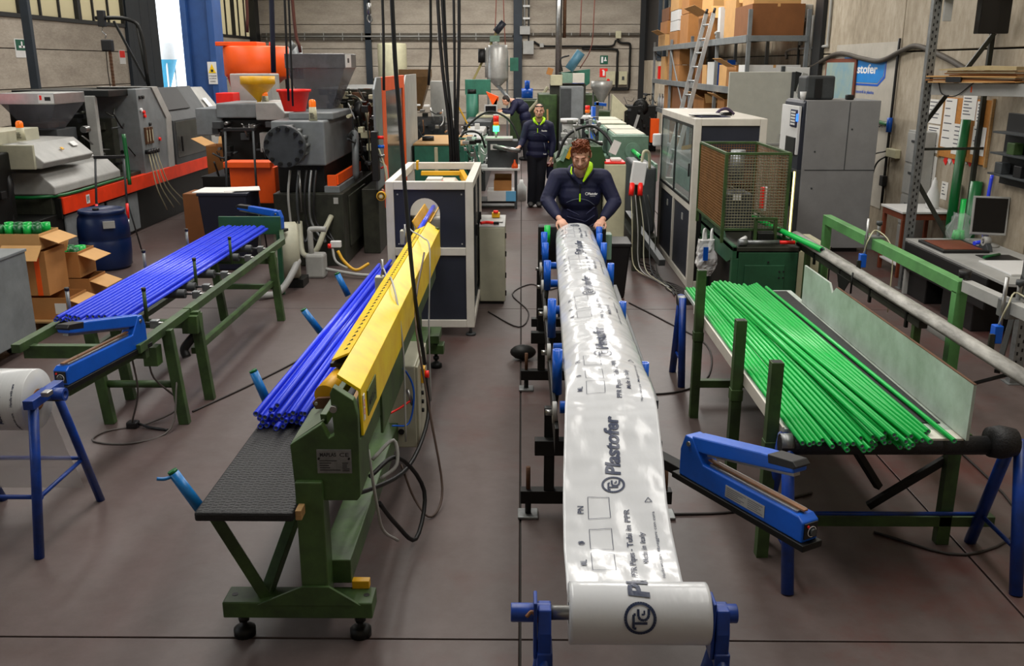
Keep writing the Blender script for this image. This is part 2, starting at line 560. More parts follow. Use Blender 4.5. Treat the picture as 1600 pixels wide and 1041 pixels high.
# translucent pattern glass
m = bpy.data.materials.new('frosted_cream_glass')
m.use_nodes = True
nt = m.node_tree
nt.nodes.remove(nt.nodes['Principled BSDF'])
tr = nt.nodes.new('ShaderNodeBsdfTranslucent'); tr.inputs[0].default_value = (0.52, 0.46, 0.34, 1)
gl = nt.nodes.new('ShaderNodeBsdfGlossy'); gl.inputs['Roughness'].default_value = 0.25
mx = nt.nodes.new('ShaderNodeMixShader'); mx.inputs[0].default_value = 0.08
nt.links.new(tr.outputs[0], mx.inputs[1]); nt.links.new(gl.outputs[0], mx.inputs[2])
nt.links.new(mx.outputs[0], nt.nodes['Material Output'].inputs[0])
FROST = m

def ribbon(name, y0, y1, step, wall_x):
    t = setting(name)
    t.bar('frame', WINF, (wall_x - 0.05, y0, 5.55), (wall_x - 0.05, y1, 5.55), 0.08, 0.1)
    n = round((y1 - y0) / step)
    for k in range(n + 1):
        y = y0 + (y1 - y0) * k / n
        big = k % 3 == 0
        t.box('mullion', WINF, (wall_x - 0.10, y - (0.09 if big else 0.03), 3.66), (wall_x + (0.06 if big else 0.0), y + (0.09 if big else 0.03), 5.56), 0)
    for k in range(n):
        a, b = y0 + (y1 - y0) * k / n, y0 + (y1 - y0) * (k + 1) / n
        t.box('pane', FROST, (wall_x - 0.055, a + 0.03, 3.68), (wall_x - 0.05, b - 0.03, 5.54), 0)
ribbon('window_1', 11.0, 28.4, 0.97, XL)
ribbon('window_2', 36.6, 41.8, 0.8, XL)
# window high in the right wall behind the storage rack
t = setting('window_3')
for y in (33.6, 35.0, 36.4, 37.9):
    t.box('mullion', DARKST, (XR - 0.02, y - 0.05, 2.74), (XR + 0.1, y + 0.05, 6.4), 0)
for y in (33.6, 35.0, 36.4):
    t.box('pane', GLASS, (XR + 0.05, y + 0.05, 2.74), (XR + 0.055, y + 1.35, 6.4), 0)
t.box('frame', DARKST, (XR - 0.02, 33.6, 2.68), (XR + 0.1, 37.95, 2.78), 0)

# sliding door leaf beside the opening
t = setting('door_1')
for k in range(3):
    t.box('leaf_panel', DARKST, (XL + 0.02, 28.75 + k * 0.68, 0.03), (XL + 0.10, 28.75 + k * 0.68 + 0.66, 5.5), 0.01)
t.box('rail', WINF, (XL, 28.4, 5.5), (XL + 0.14, DY1, 5.6), 0.004)

# steel columns of the walls
t = setting('trim_1')
t.box('column', DARKST, (-6.75, YB - 0.16, 0), (-6.48, YB - 0.005, ZC), 0.005)
t = setting('trim_2')
t.box('column', DARKST, (-0.35, YB - 0.2, 0), (0.02, YB - 0.005, ZC), 0.005)
t = setting('trim_3')
t.box('column', WINF, (XR - 0.22, YB - 0.22, 0), (XR - 0.005, YB - 0.005, ZC), 0.005)
t = setting('trim_4')
t.box('column', WINF, (XR - 0.08, 17.05, 0), (XR - 0.005, 17.5, ZC), 0.005)
t = setting('trim_5')
t.box('column', WINF, (XL + 0.005, YB - 0.6, 0), (XL + 0.3, YB - 0.005, ZC), 0.005)

c = setting('ceiling')
SKY = [(2.6, 5.2, 1.3, 8.5), (-1.6, 7.5, 1.3, 8.5), (-3.5, 19.0, 1.3, 12.0), (2.5, 21.0, 1.3, 12.0), (-8.6, 17.0, 1.3, 12.0), (-1.0, 36.0, 12.0, 1.6)]
c.box('roof_slab', CEILM, (XL - 0.3, -2.5, ZC), (XR + 0.3, YB + 0.3, ZC + 0.2), 0)
for x, y, a, b in SKY:   # the frame round each roof light
    for s in (-1, 1):
        c.box('roof_light_frame', GALV, (x + s * (a / 2 + 0.05) - 0.05, y - b / 2 - 0.1, ZC - 0.2), (x + s * (a / 2 + 0.05) + 0.05, y + b / 2 + 0.1, ZC), 0)
wf = setting('wall_front')
wf.box('panel', WALLM, (XL - 0.3, -2.7, 0), (XR + 0.3, -2.5, ZC), 0)

# the blue crane column in the hall
t = setting('trim_6')
t.box('column', BLUEC, (-6.78, 19.85, 0), (-6.36, 20.05, ZC), 0.004)
t.box('flange', BLUEC, (-6.90, 19.72, 0), (-6.78, 20.3, ZC), 0.004)
t.box('flange', BLUEC, (-6.36, 19.72, 0), (-6.24, 20.3, ZC), 0.004)
t.box('base_plate', BLUEC, (-7.0, 19.6, 0), (-6.1, 20.4, 0.03), 0.004)
# thin steel post on the left
t = setting('trim_7')
t.box('post', DARKST, (-9.74, 18.94, 0), (-9.58, 19.06, ZC), 0.004)

# the sunlit yard seen through the loading door: paving and a dust silo
yd = setting('yard')
yd.box('paving', mat('yard_concrete', 'd0d0cc', 0.9, 0, 0.1), (-60, 10, -0.25), (XL - 0.15, 70, -0.05), 0)
t = T('dust_silo', 'white cone silo with pale blue lower part outside the bright door', 'silo', (-15.5, 41.5, -0.05))
t.lathe('cone', mat('pale_blue_enamel', '4ab0d8', 0.5, 0, 0.1), [(0.1, 1.0), (0.62, 2.7), (0.66, 2.75)], (-15.5, 41.5, 0), 20)
t.lathe('body', WHITE, [(0.66, 2.75), (0.66, 3.4), (0.4, 3.7), (0.01, 3.75)], (-15.5, 41.5, 0), 20)
for a in range(4):
    x, y = -15.5 + 0.55 * math.cos(a * PI / 2 + 0.7), 41.5 + 0.55 * math.sin(a * PI / 2 + 0.7)
    t.cyl('leg', WHITE, (x, y, -0.05), (x, y, 2.75), 0.04, n=8)
# ================================================================ left foreground
# ---- yellow covered pipe collecting table
t = T('pipe_collecting_table', 'green and yellow pipe collecting machine with a black belt table and a long yellow cover', 'machine', (-1.05, 5.6, 0))
for x, y in ((-1.28, 3.75), (-0.74, 3.75), (-1.28, 7.72), (-0.74, 7.72)):
    f = t.lathe('foot', BLACKM, [(0.0, 0), (0.05, 0), (0.05, 0.035), (0.03, 0.05), (0.014, 0.055), (0.014, 0.14), (0.0, 0.14)], (x, y, 0), 16)
    t.cyl('nut', BLACKM, (x, y, 0.075), (x, y, 0.10), 0.026, n=6, of=f)
for y in (3.75, 7.75):
    t.box('base_beam', GREENF, (-1.35, y - 0.07, 0.13), (-0.67, y + 0.07, 0.21), 0.006)
    t.prism('gusset', GREENF, [(-1.19, 0.2), (-0.72, 0.2), (-0.86, 0.295), (-0.98, 0.295)], 'y', y - 0.075, y - 0.06, 0.002)
    t.box('post', GREENF, (-0.985, y - 0.06, 0.2), (-0.865, y + 0.06, 0.8), 0.006)
t.box('yellow_wedge', YELLOWD, (-0.78, 3.80, 0.21), (-0.70, 3.84, 0.25), 0.003)
for x in (-1.31, -0.705):
    t.cyl('beam_hole', BLACK, (x, 3.75, 0.209), (x, 3.75, 0.2115), 0.014, n=12)
t.box('side_beam', GREENF, (-0.93, 3.8, 0.24), (-0.78, 7.75, 0.36), 0.005)
t.bar('belt_strut', GREENF, (-1.17, 3.75, 0.2), (-1.34, 3.66, 0.66), 0.05, 0.05)
t.bar('belt_strut', GREENF, (-1.17, 3.75, 0.2), (-1.03, 4.35, 0.66), 0.05, 0.05)
t.bar('belt_strut', GREENF, (-1.17, 7.75, 0.2), (-1.34, 7.75, 0.66), 0.05, 0.05)
t.prism('head_plate', GREENF, [(-1.0, 0.965), (-0.99, 0.72), (-0.975, 0.7), (-0.72, 0.7), (-0.705, 0.72), (-0.70, 1.1), (-0.715, 1.17), (-0.80, 1.23), (-0.815, 1.2), (-0.805, 1.01), (-0.83, 0.995), (-0.86, 1.06)], 'y', 3.72, 3.77, 0.004)
t.box('head_box', GREENF, (-0.985, 3.77, 0.705), (-0.71, 4.02, 0.95), 0.004)
t.prism('chute_plate', mat('faded_green_paint', '6c7860', 0.5, 0, 0.3), [(-1.0, 0.965), (-0.86, 1.065), (-0.855, 1.06), (-0.995, 0.955)], 'y', 3.76, 4.15, 0.001)
t.bar('guide_bar', GREENF, (-0.86, 3.78, 1.06), (-0.80, 4.2, 1.13), 0.03, 0.05)
pl = t.box('name_plate', GALV, (-0.885, 3.712, 0.835), (-0.735, 3.722, 0.945), 0)
mb = MB()
letter(mb, 'MAPLAS', 0.024, (-0.872, 3.7105, 0.915), (1, 0, 0), (0, 0, 1), 0.0006, 0, 0.072)
letter(mb, 'CE', 0.026, (-0.787, 3.7105, 0.914), (1, 0, 0), (0, 0, 1), 0.0003, 0, 0.042)
for k in range(5):
    mb.box((-0.874, 3.7100, 0.893 - k * 0.011), (-0.874 + (0.075, 0.05, 0.04, 0.045, 0.09)[k], 3.7115, 0.896 - k * 0.011))
    mb.box((-0.775, 3.7100, 0.882 - k * 0.009), (-0.775 + (0.025, 0.02, 0.02, 0.03, 0.03)[k], 3.7115, 0.885 - k * 0.009))
t.add('plate_print', INKB, mb, of=pl)
for x, z in ((-0.876, 0.905), (-0.745, 0.905)):
    t.cyl('screw', BLACKM, (x, 3.706, z), (x, 3.713, z), 0.005, n=8, of=pl)
t.cyl('pin', STEEL, (-0.80, 3.70, 1.135), (-0.80, 3.74, 1.135), 0.016, bevel=0.002)
# belt
bt = t.box('belt_table', RUBBER, (-1.405, 3.6, 0.655), (-0.975, 8.2, 0.70), 0.012)
mb = MB()
for i in range(17):
    for j in range(40):
        x, y = -1.392 + i * 0.0245, 3.62 + j * 0.026
        mb.box((x, y + 0.006 * (i % 2), 0.7), (x + 0.019, y + 0.017 + 0.006 * (i % 2), 0.7012))
t.add('belt_rib', RUBBER, mb, of=bt, stuff=True)
t.box('belt_edge_board', WOOD, (-0.972, 3.62, 0.655), (-0.945, 8.2, 0.70), 0.002)
# yellow cover, open below
sec = [(-0.805, 1.245), (-0.705, 1.175), (-0.70, 0.955), (-0.712, 0.955), (-0.717, 1.165), (-0.807, 1.228)]
cv = t.prism('yellow_cover', YELLOW, sec, 'y', 3.85, 7.95, 0.002)
t.prism('cover_strip', YELLOW, [(-0.90, 1.20), (-0.815, 1.235), (-0.815, 1.225), (-0.90, 1.19)], 'y', 4.2, 7.8, 0)
mb = MB()
for k in range(46):
    y = 4.3 + k * 0.075
    mb.cyl((-0.855, y, 1.212), (-0.84, y, 1.224), 0.008, n=6)
t.add('strip_rivet', BLACKM, mb, of=cv, stuff=True)
pl = t.box('maker_plate', mat('dull_green_plate', '5a6a34', 0.5, 0.2, 0.3), (-0.7012, 3.98, 1.0), (-0.696, 4.22, 1.12), 0)
mb = MB()
letter(mb, 'MAPLAS', 0.055, (-0.6955, 4.0, 1.035), (0, 1, 0), (0, 0, 1), 0.0012, 0, 0.2)
t.add('plate_print', INKB, mb, of=pl)
st = t.box('warning_sticker', WHITE, (-0.7012, 3.865, 1.02), (-0.697, 3.90, 1.14), 0)
t.add('red_circle', RED, MB().ring((-0.6975, 3.883, 1.10), (-0.6965, 3.883, 1.10), 0.015, 0.010, 16), of=st)
t.add('red_circle', RED, MB().ring((-0.6975, 3.883, 1.06), (-0.6965, 3.883, 1.06), 0.015, 0.010, 16), of=st)
t.box('cover_end', GREENF, (-0.80, 7.9, 0.95), (-0.71, 7.93, 1.2), 0)
t.box('back_plate', GREENF, (-0.80, 3.9, 0.80), (-0.725, 7.7, 0.99), 0.004)
t.box('back_plate', GREENF, (-0.73, 4.5, 0.70), (-0.715, 5.4, 0.98), 0.004)
t.prism('brown_lever', RUST, [(-0.955, 1.06), (-0.94, 1.03), (-0.82, 1.04), (-0.80, 1.075), (-0.83, 1.09), (-0.93, 1.085)], 'y', 3.98, 4.0, 0.003)
t.cyl('lever_bolt', STEEL, (-0.935, 3.972, 1.06), (-0.935, 3.985, 1.06), 0.008, n=8)
t.cyl('yellow_roll', YELLOWD, (-0.90, 4.02, 1.08), (-0.86, 4.25, 1.10), 0.055, n=18)
t.box('flap', BLACKM, (-0.91, 4.2, 1.16), (-0.81, 4.36, 1.18), 0.002)
t.box('blue_slip', TAPEB, (-1.0, 3.98, 0.98), (-0.93, 4.35, 0.985), 0, rot=(0, -0.6, 0))
t.box('bracket_plate', GREENF, (-0.98, 7.6, 0.25), (-0.70, 7.9, 0.32), 0.004)
# control cabinet hung on its side
cb = t.box('control_cabinet', BEIGE, (-0.84, 5.5, 0.19), (-0.66, 6.05, 0.74), 0.008)
t.box('cabinet_door', BEIGE, (-0.66, 5.51, 0.20), (-0.645, 6.04, 0.73), 0.004, of=cb)
t.box('switch_plate', YELLOWD, (-0.645, 5.66, 0.57), (-0.62, 5.74, 0.67), 0.004, of=cb)
t.cyl('switch_knob', RED, (-0.62, 5.70, 0.62), (-0.595, 5.70, 0.62), 0.025, n=12, of=cb)
for k in range(3):
    t.cyl('push_button', BLACK, (-0.645, 5.68, 0.50 - k * 0.06), (-0.63, 5.68, 0.50 - k * 0.06), 0.014, n=10, of=cb)
t.cyl('cable_gland', BLACK, (-0.76, 5.495, 0.30), (-0.76, 5.51, 0.30), 0.02, n=10, of=cb)
t.cyl('valve_body', STEEL, (-0.70, 5.40, 0.62), (-0.67, 5.40, 0.52), 0.012, n=8)
t.tube('blue_air_hose', BLUEM, [(-0.76, 5.2, 0.86), (-0.70, 5.38, 0.74), (-0.66, 5.4, 0.6), (-0.69, 5.35, 0.42), (-0.78, 5.25, 0.44)], 0.006)
t.tube('red_air_hose', RED, [(-0.80, 5.3, 0.50), (-0.74, 5.35, 0.52), (-0.68, 5.4, 0.55)], 0.007)
t.tube('black_cable', BLACK, [(-0.62, 5.7, 0.62), (-0.60, 5.6, 0.35), (-0.66, 5.0, 0.28), (-0.80, 4.4, 0.42), (-0.86, 4.2, 0.52)], 0.013)
t.tube('black_cable', BLACK, [(-0.78, 4.4, 0.5), (-0.66, 4.6, 0.52), (-0.54, 4.75, 0.25), (-0.57, 4.55, 0.06), (-0.66, 4.45, 0.2), (-0.72, 4.3, 0.4)], 0.012)
t.tube('grey_cable', GREYL, [(-0.72, 4.05, 0.8), (-0.70, 4.1, 0.5), (-0.69, 4.2, 0.3), (-0.64, 4.35, 0.16)], 0.008)
t.tube('brown_cable', mat('brown_cable', '4a382e', 0.6, 0, 0.2), [(-0.69, 6.5, 1.26), (-0.66, 5.6, 1.05), (-0.56, 5.3, 0.55), (-0.47, 5.1, 0.1), (-0.52, 4.9, 0.012), (-0.62, 4.95, 0.1), (-0.7, 5.0, 0.3)], 0.007)
t.tube('hose_loop', GREYL, [(-0.78, 4.5, 0.55), (-0.68, 4.6, 0.62), (-0.66, 4.55, 0.5), (-0.74, 4.5, 0.44)], 0.01)
# position sensor on the left of the cover
sn = t.box('sensor_box', BEIGE, (-1.01, 6.24, 1.02), (-0.95, 6.32, 1.14), 0.006)
t.cyl('sensor_rod', STEEL, (-0.97, 6.36, 1.0), (-0.97, 6.36, 1.24), 0.010, n=8, of=sn)
t.box('sensor_clamp', GREYL, (-0.955, 6.22, 0.98), (-0.90, 6.36, 1.06), 0.004, of=sn)
t.tube('sensor_cable', GREYL, [(-0.97, 6.28, 1.14), (-0.94, 6.2, 1.21), (-0.87, 6.0, 1.14), (-0.82, 5.7, 1.26), (-0.73, 5.3, 1.20), (-0.69, 5.2, 0.9), (-0.68, 5.1, 0.4)], 0.006, of=sn)
sn = t.box('sensor_box', BEIGE, (-1.01, 7.64, 1.10), (-0.95, 7.72, 1.22), 0.006)
t.cyl('sensor_rod', STEEL, (-0.96, 7.6, 1.02), (-0.96, 7.6, 1.28), 0.010, n=8, of=sn)
t.tube('sensor_cable', GREYL, [(-0.98, 7.66, 1.22), (-0.95, 7.6, 1.28), (-0.88, 7.4, 1.26), (-0.76, 7.1, 1.26), (-0.69, 6.9, 1.2), (-0.69, 6.7, 0.7), (-0.68, 6.6, 0.1)], 0.006, of=sn)
# guard pins leaning out along the belt
for x0, x1, y, z0, z1 in ((-1.42, -1.52, 3.72, 0.66, 0.83), (-1.42, -1.49, 4.9, 0.70, 0.90), (-1.44, -1.55, 6.4, 0.70, 0.86), (-1.44, -1.52, 7.5, 0.70, 0.88)):
    g = t.cyl('guard_pin', TAPEB, (x0, y, z0), (x1, y, z1), 0.026, 0.024, n=10)
    t.cyl('pin_core', PIPEGD, (x1, y, z1), (x1 - 0.006, y, z1 + 0.012), 0.022, n=10, of=g)
t.tube('loose_tape', TAPEB, [(-1.52, 3.71, 0.82), (-1.55, 3.69, 0.815), (-1.58, 3.68, 0.82)], 0.008, n=6)

# ---- pipes: hollow, all one size per colour
def pipe_mesh(name, r, ri, length, m):
    mb = MB().ring((0, 0, 0), (0, length, 0), r, ri, 12)
    o = finish(name, mb.v, mb.f, m, None, mb.s)
    # light bore
    o.data.materials.append(BORE)
    for p in o.data.polygons[24:36]:
        p.material_index = 1
    for p in o.data.polygons[12:24]:
        p.material_index = 1
    return o

def lay(src, first, a, b, label, group):
    """put a pipe with its near end at a, pointing to b"""
    o = src if first else src.copy()
    if not first:
        COL.objects.link(o)
    a, b = V(a), V(b)
    o.location = a
    o.rotation_euler = V((0, 1, 0)).rotation_difference(b - a).to_euler()
    o['label'], o['category'], o['group'] = label, 'pipe', group
    return o

rnd = random.Random(3)
# on the black belt
bp = pipe_mesh('blue_pipe', 0.0145, 0.0095, 3.75, PIPEB)
n = 0
rows = [(11, 0.7155, 0.012), (11, 0.7415, -0.002), (10, 0.7675, 0.012), (5, 0.7935, 0.0), (1, 0.819, 0.10)]
for cnt, z, dx in rows:
    for k in range(cnt):
        x = -1.385 + dx + k * (0.0298 if cnt > 9 else 0.064)
        y = 4.58 + rnd.uniform(-0.06, 0.05) - (z - 0.72) * 0.3
        shift = rnd.uniform(0.05, 0.075) - 0.022 * k / 10 + (0.04 if cnt < 6 else 0)
        lay(bp, n == 0, (x, y, z), (x + shift, y + 3.75, z + 0.004),
            'blue plastic pipe in the bundle on the black belt beside the yellow cover', 'blue pipes on the black belt')
        n += 1
# a blue pipe inside the yellow trough behind the round opening
t2 = lay(bp, False, (-0.90, 8.45, 1.14), (-0.90, 12.2, 1.14), 'single blue pipe running through the round hole of the white framed machine', None) if False else None

# ---- green roller table
t = T('roller_table', 'green steel roller table carrying a flat bundle of blue pipes', 'table', (-2.9, 7.8, 0))
for x in (-2.57, -3.38):
    t.bar('side_rail', GREENF, (x, 5.9, 0.72), (x, 6.86, 0.72), 0.06, 0.06)
    t.bar('side_rail', GREENF, (x, 6.88, 0.72), (x, 9.85, 0.72), 0.06, 0.06)
    t.bar('low_rail', GREENF, (x + 0.02, 6.9, 0.40), (x + 0.02, 9.3, 0.40), 0.05, 0.05)
for x, y in ((-2.48, 6.38), (-3.04, 6.38), (-2.46, 6.9), (-3.1, 6.9), (-2.48, 9.25), (-3.08, 9.25)):
    t.bar('leg', GREENF, (x + (0.0 if x > -2.7 else 0.01), y, 0), (x - 0.06, y, 0.72), 0.075, 0.06, side=(1, 0, 0))
t.cyl('cross_tube', GREENF, (-3.04, 6.40, 0.30), (-2.5, 6.40, 0.30), 0.028, n=10)
t.bar('cross_bar', GREENF, (-3.4, 6.05, 0.66), (-2.56, 6.05, 0.66), 0.06, 0.09)
t.bar('cross_bar', GREENF, (-3.4, 6.9, 0.62), (-2.5, 6.9, 0.62), 0.06, 0.06)
t.bar('cross_bar', GREENF, (-3.4, 9.3, 0.62), (-2.5, 9.3, 0.62), 0.06, 0.06)
t.bar('cross_bar', GREENF, (-3.1, 9.25, 0.36), (-2.5, 9.25, 0.36), 0.05, 0.05)
t.bar('support_arm', GREENF, (-2.62, 6.05, 0.66), (-2.735, 5.22, 0.66), 0.06, 0.05)
t.box('junction_block', GREENF, (-2.60, 6.82, 0.56), (-2.48, 6.96, 0.70), 0.004)
t.box('hanging_bracket', GREENF, (-2.66, 6.2, 0.50), (-2.56, 6.3, 0.64), 0.004)
for y in (6.5, 7.4, 7.65, 8.15, 8.9, 9.35):
    r = t.cyl('roller', GREYD, (-3.3, y, 0.735), (-2.76, y, 0.735), 0.038, n=16, bevel=0.003)
    t.cyl('roller_axle', STEEL, (-2.76, y, 0.735), (-2.58, y, 0.735), 0.010, n=8, of=r)
    t.box('bearing', GALV, (-2.70, y - 0.03, 0.70), (-2.64, y + 0.03, 0.76), 0.006, of=r)
for x, y in ((-2.79, 6.65), (-2.79, 7.75), (-2.79, 8.75), (-3.36, 6.65), (-3.36, 8.1), (-3.36, 9.2)):
    p = t.cyl('side_pin', GREENF if x > -3 else GALV, (x, y, 0.70), (x, y, 0.95), 0.014, n=10)
    t.cyl('pin_cap', BLACK, (x, y, 0.94), (x, y, 0.965), 0.017, n=10, of=p)
t.box('end_plate', GREENM, (-3.42, 10.38, 0.70), (-2.72, 10.42, 0.90), 0.004)
t.bar('end_post', GREENM, (-2.75, 10.40, 0.70), (-2.75, 10.40, 0.0), 0.05, 0.05)
t.bar('end_rail', GREENF, (-2.57, 9.85, 0.72), (-2.72, 10.4, 0.72), 0.05, 0.06)
t.tube('black_rag', BLACK, [(-2.50, 6.95, 0.56), (-2.56, 6.9, 0.50), (-2.62, 6.88, 0.42), (-2.60, 6.86, 0.36)], 0.035, n=7)
t.tube('power_cord', mat('grey_cord', '5a5450', 0.6, 0, 0.1), [(-2.66, 6.02, 0.64), (-2.68, 6.1, 0.35), (-2.83, 6.28, 0.04)], 0.007)
t.tube('power_cord', MATS['grey_cord'], [(-2.62, 6.2, 0.62), (-2.62, 6.25, 0.4), (-2.55, 6.5, 0.1), (-2.75, 6.35, 0.008), (-2.99, 6.2, 0.008), (-3.0, 6.02, 0.008), (-2.72, 5.98, 0.008), (-2.52, 6.2, 0.03), (-2.5, 6.36, 0.34)], 0.007)
pg = t.box('plug', BLACK, (-2.87, 6.26, 0.0), (-2.79, 6.33, 0.05), 0.01)
t.tube('plug_cable', BLACK, [(-2.79, 6.3, 0.03), (-2.7, 6.27, 0.012), (-2.55, 6.22, 0.012)], 0.01, of=pg)

bq = pipe_mesh('blue_pipe', 0.0145, 0.0095, 3.85, PIPEB)
n = 0
for row, cnt, z, dx in ((0, 16, 0.789, 0), (1, 12, 0.815, 0.03)):
    for k in range(cnt):
        x = -3.335 + dx + k * (0.0335 if row == 0 else 0.0405)
        y = 6.36 + rnd.uniform(-0.03, 0.05)
        lay(bq, n == 0, (x, y, z), (x + rnd.uniform(-0.01, 0.01), y + 3.85, z), 'blue plastic pipe in the flat bundle on the green roller table', 'blue pipes on the roller table')
        n += 1

# ---- heat sealers: local x runs from the hinge to the free end
def heat_sealer(label, loc, rz, L, tilt_arm, sticker):
    t = T('heat_sealer', label, 'sealer', loc, rz=rz, local=True)
    b = t.prism('body', BLUEM, [(-0.06, 0.03), (L, 0.03), (L, 0.12), (L - 0.03, 0.14), (0.10, 0.135), (0.02, 0.24), (-0.03, 0.24), (-0.06, 0.16)], 'y', -0.045, 0.045, 0.006)
    t.box('base_plate', BLACKM, (-0.10, -0.055, 0.0), (L + 0.02, 0.055, 0.03), 0.003)
    t.box('sealing_bar', STEEL, (0.13, -0.028, 0.136), (L - 0.05, 0.03, 0.150), 0.002)
    t.box('tape_strip', COPPER, (0.10, -0.012, 0.150), (L - 0.03, 0.012, 0.158), 0.001)
    if sticker:
        s = t.box('data_sticker', GREYL, (0.26, -0.0475, 0.05), (0.50, -0.0455, 0.105), 0)
        mb = MB()
        for k in range(5):
            mb.box((0.27, -0.0482, 0.058 + k * 0.009), (0.27 + (0.09, 0.11, 0.07, 0.1, 0.12)[k], -0.0475, 0.061 + k * 0.009))
            mb.box((0.40, -0.0482, 0.058 + k * 0.009), (0.40 + (0.09, 0.06, 0.08, 0.07, 0.09)[k], -0.0475, 0.061 + k * 0.009))
        t.add('sticker_print', mat('pale_print', '6a6a70', 0.6, 0, 0), mb, of=s)
    d = t.box('dial_plate', BLACK, (L - 0.001, -0.036, 0.045), (L + 0.006, 0.036, 0.115), 0.002)
    t.cyl('dial', GREYD, (L + 0.006, 0.004, 0.075), (L + 0.020, 0.004, 0.075), 0.016, n=14, of=d)
    t.add('dial_ring', INKW, MB().ring((L + 0.006, 0.004, 0.075), (L + 0.008, 0.004, 0.075), 0.024, 0.021, 16), of=d)
    t.cyl('lamp', RED, (L + 0.006, -0.02, 0.102), (L + 0.011, -0.02, 0.102), 0.006, n=8, of=d)
    c, s_ = math.cos(tilt_arm), math.sin(tilt_arm)
    L = L - 0.05
    def A(u, w):
        return (0.0 + u * c - w * s_, 0.205 + u * s_ + w * c)
    arm = t.prism('arm', BLUEM, [A(-0.03, -0.03), A(0.10, -0.035), (A(L - 0.06, -0.022)), A(L - 0.02, -0.018), A(L - 0.02, 0.03), A(L - 0.2, 0.04), A(0.02, 0.04)], 'y', -0.04, 0.04, 0.008)
    t.prism('press_rail', STEEL, [A(0.09, -0.05), A(L - 0.04, -0.038), A(L - 0.04, -0.022), A(0.09, -0.034)], 'y', -0.018, 0.018, 0.001, of=arm)
    t.prism('grip', BLACK, [A(L - 0.16, 0.0), A(L - 0.02, 0.0), A(L - 0.0, 0.012), A(L - 0.02, 0.034), A(L - 0.16, 0.041)], 'y', -0.041, 0.041, 0.004, of=arm)
    t.cyl('hinge_pin', STEEL, (0.0, -0.052, 0.205), (0.0, 0.052, 0.205), 0.012, n=10)
    return t
heat_sealer('bright blue heat sealer with raised arm on the green roller table', (-2.60, 5.99, 0.69), math.atan2(-0.84, -0.13), 0.82, 0.19, False)
heat_sealer('blue heat sealer with raised arm and grey sticker beside the green pipes', (0.82, 4.02, 0.655), math.atan2(-0.64, 0.37), 0.71, 0.185, True)
# a third one far behind, lying on the end plate
heat_sealer('small blue heat sealer at the far end of the roller table', (-2.80, 10.58, 0.70), math.atan2(0.15, -0.75), 0.55, 0.12, False)

# ---- film roll on a blue stand, far left
t = T('roll_stand', 'blue tubular trestle holding the film roll at the left edge', 'stand', (-2.8, 4.8, 0))
for xb, xt in ((-2.565, -2.56), (-3.16, -3.2)):
    t.bar('saddle', BLUES, (xt, 4.50, 0.845), (xt, 4.84, 0.845), 0.055, 0.05)
    t.cyl('leg', BLUES, (xb - (0.02 if xb > -3 else 0), 4.43, 0), (xt, 4.55, 0.83), 0.026, n=12)
    t.cyl('leg', BLUES, (xb + 0.01, 5.12, 0), (xt, 4.79, 0.83), 0.024, n=12)
    t.cyl('side_bar', BLUES, (xb, 4.49, 0.33), (xb, 5.0, 0.33), 0.012, n=8)
t.cyl('cross_bar', BLUES, (-2.55, 4.49, 0.33), (-3.15, 4.49, 0.33), 0.013, n=8)
t.cyl('cross_bar', BLUES, (-2.55, 5.0, 0.33), (-3.15, 5.0, 0.33), 0.013, n=8)
t.box('clamp', STEEL, (-2.52, 4.56, 0.87), (-2.48, 4.62, 0.895), 0.004)

FILM = bpy.data.materials.new('white_polythene_film')
FILM.use_nodes = True
_b = FILM.node_tree.nodes['Principled BSDF']
_b.inputs['Base Color'].default_value = (*lin('caccce'), 1)
_b.inputs['Roughness'].default_value = 0.22
_b.inputs['Subsurface Weight'].default_value = 0.0
_n = FILM.node_tree.nodes.new('ShaderNodeTexNoise'); _n.inputs['Scale'].default_value = 7; _n.inputs['Detail'].default_value = 3
_w = FILM.node_tree.nodes.new('ShaderNodeNewGeometry')
_m = FILM.node_tree.nodes.new('ShaderNodeMapping'); _m.inputs['Scale'].default_value = (1.6, 0.7, 1)
_p = FILM.node_tree.nodes.new('ShaderNodeBump'); _p.inputs['Strength'].default_value = 0.16; _p.inputs['Distance'].default_value = 0.02
FILM.node_tree.links.new(_w.outputs['Position'], _m.inputs['Vector'])
FILM.node_tree.links.new(_m.outputs['Vector'], _n.inputs['Vector'])
FILM.node_tree.links.new(_n.outputs['Fac'], _p.inputs['Height'])
FILM.node_tree.links.new(_p.outputs['Normal'], _b.inputs['Normal'])
ROLLM = mat('wound_film', 'c8caca', 0.25, 0, 0.06, 12, stretch=(10, 0.3, 0.3))
SHEER = mat('sheer_film', 'dcdcda', 0.25, 0, 0.05, alpha=0.55)

t = T('film_roll', 'printed white film roll on the blue trestle at the left edge', 'film roll', (-2.9, 4.72, 0.80))
RC = V((0, 4.72, 0.80)); RR = 0.168
t.lathe('roll', ROLLM, [(0.055, -3.13), (RR, -3.13), (RR, -2.63), (RR - 0.003, -2.625), (0.055, -2.625)], (0, RC.y, RC.z), 48, (1, 0, 0))
t.add('cardboard_core', CARDD, MB().ring((-3.135, RC.y, RC.z), (-2.62, RC.y, RC.z), 0.058, 0.046, 24))
ax = t.cyl('axle', BLACKM, (-3.3, RC.y, RC.z + 0.035), (-2.50, RC.y, RC.z + 0.02), 0.03, n=14)
t.add('axle_collar', BLUES, MB().ring((-2.60, RC.y, RC.z + 0.03), (-2.47, RC.y, RC.z + 0.03), 0.036, 0.02, 14), of=ax)
mb = MB()
pts = [(RC.y + 0.155, 0.74), (RC.y + 0.17, 0.6), (RC.y + 0.21, 0.42), (RC.y + 0.25, 0.28), (RC.y + 0.28, 0.14)]
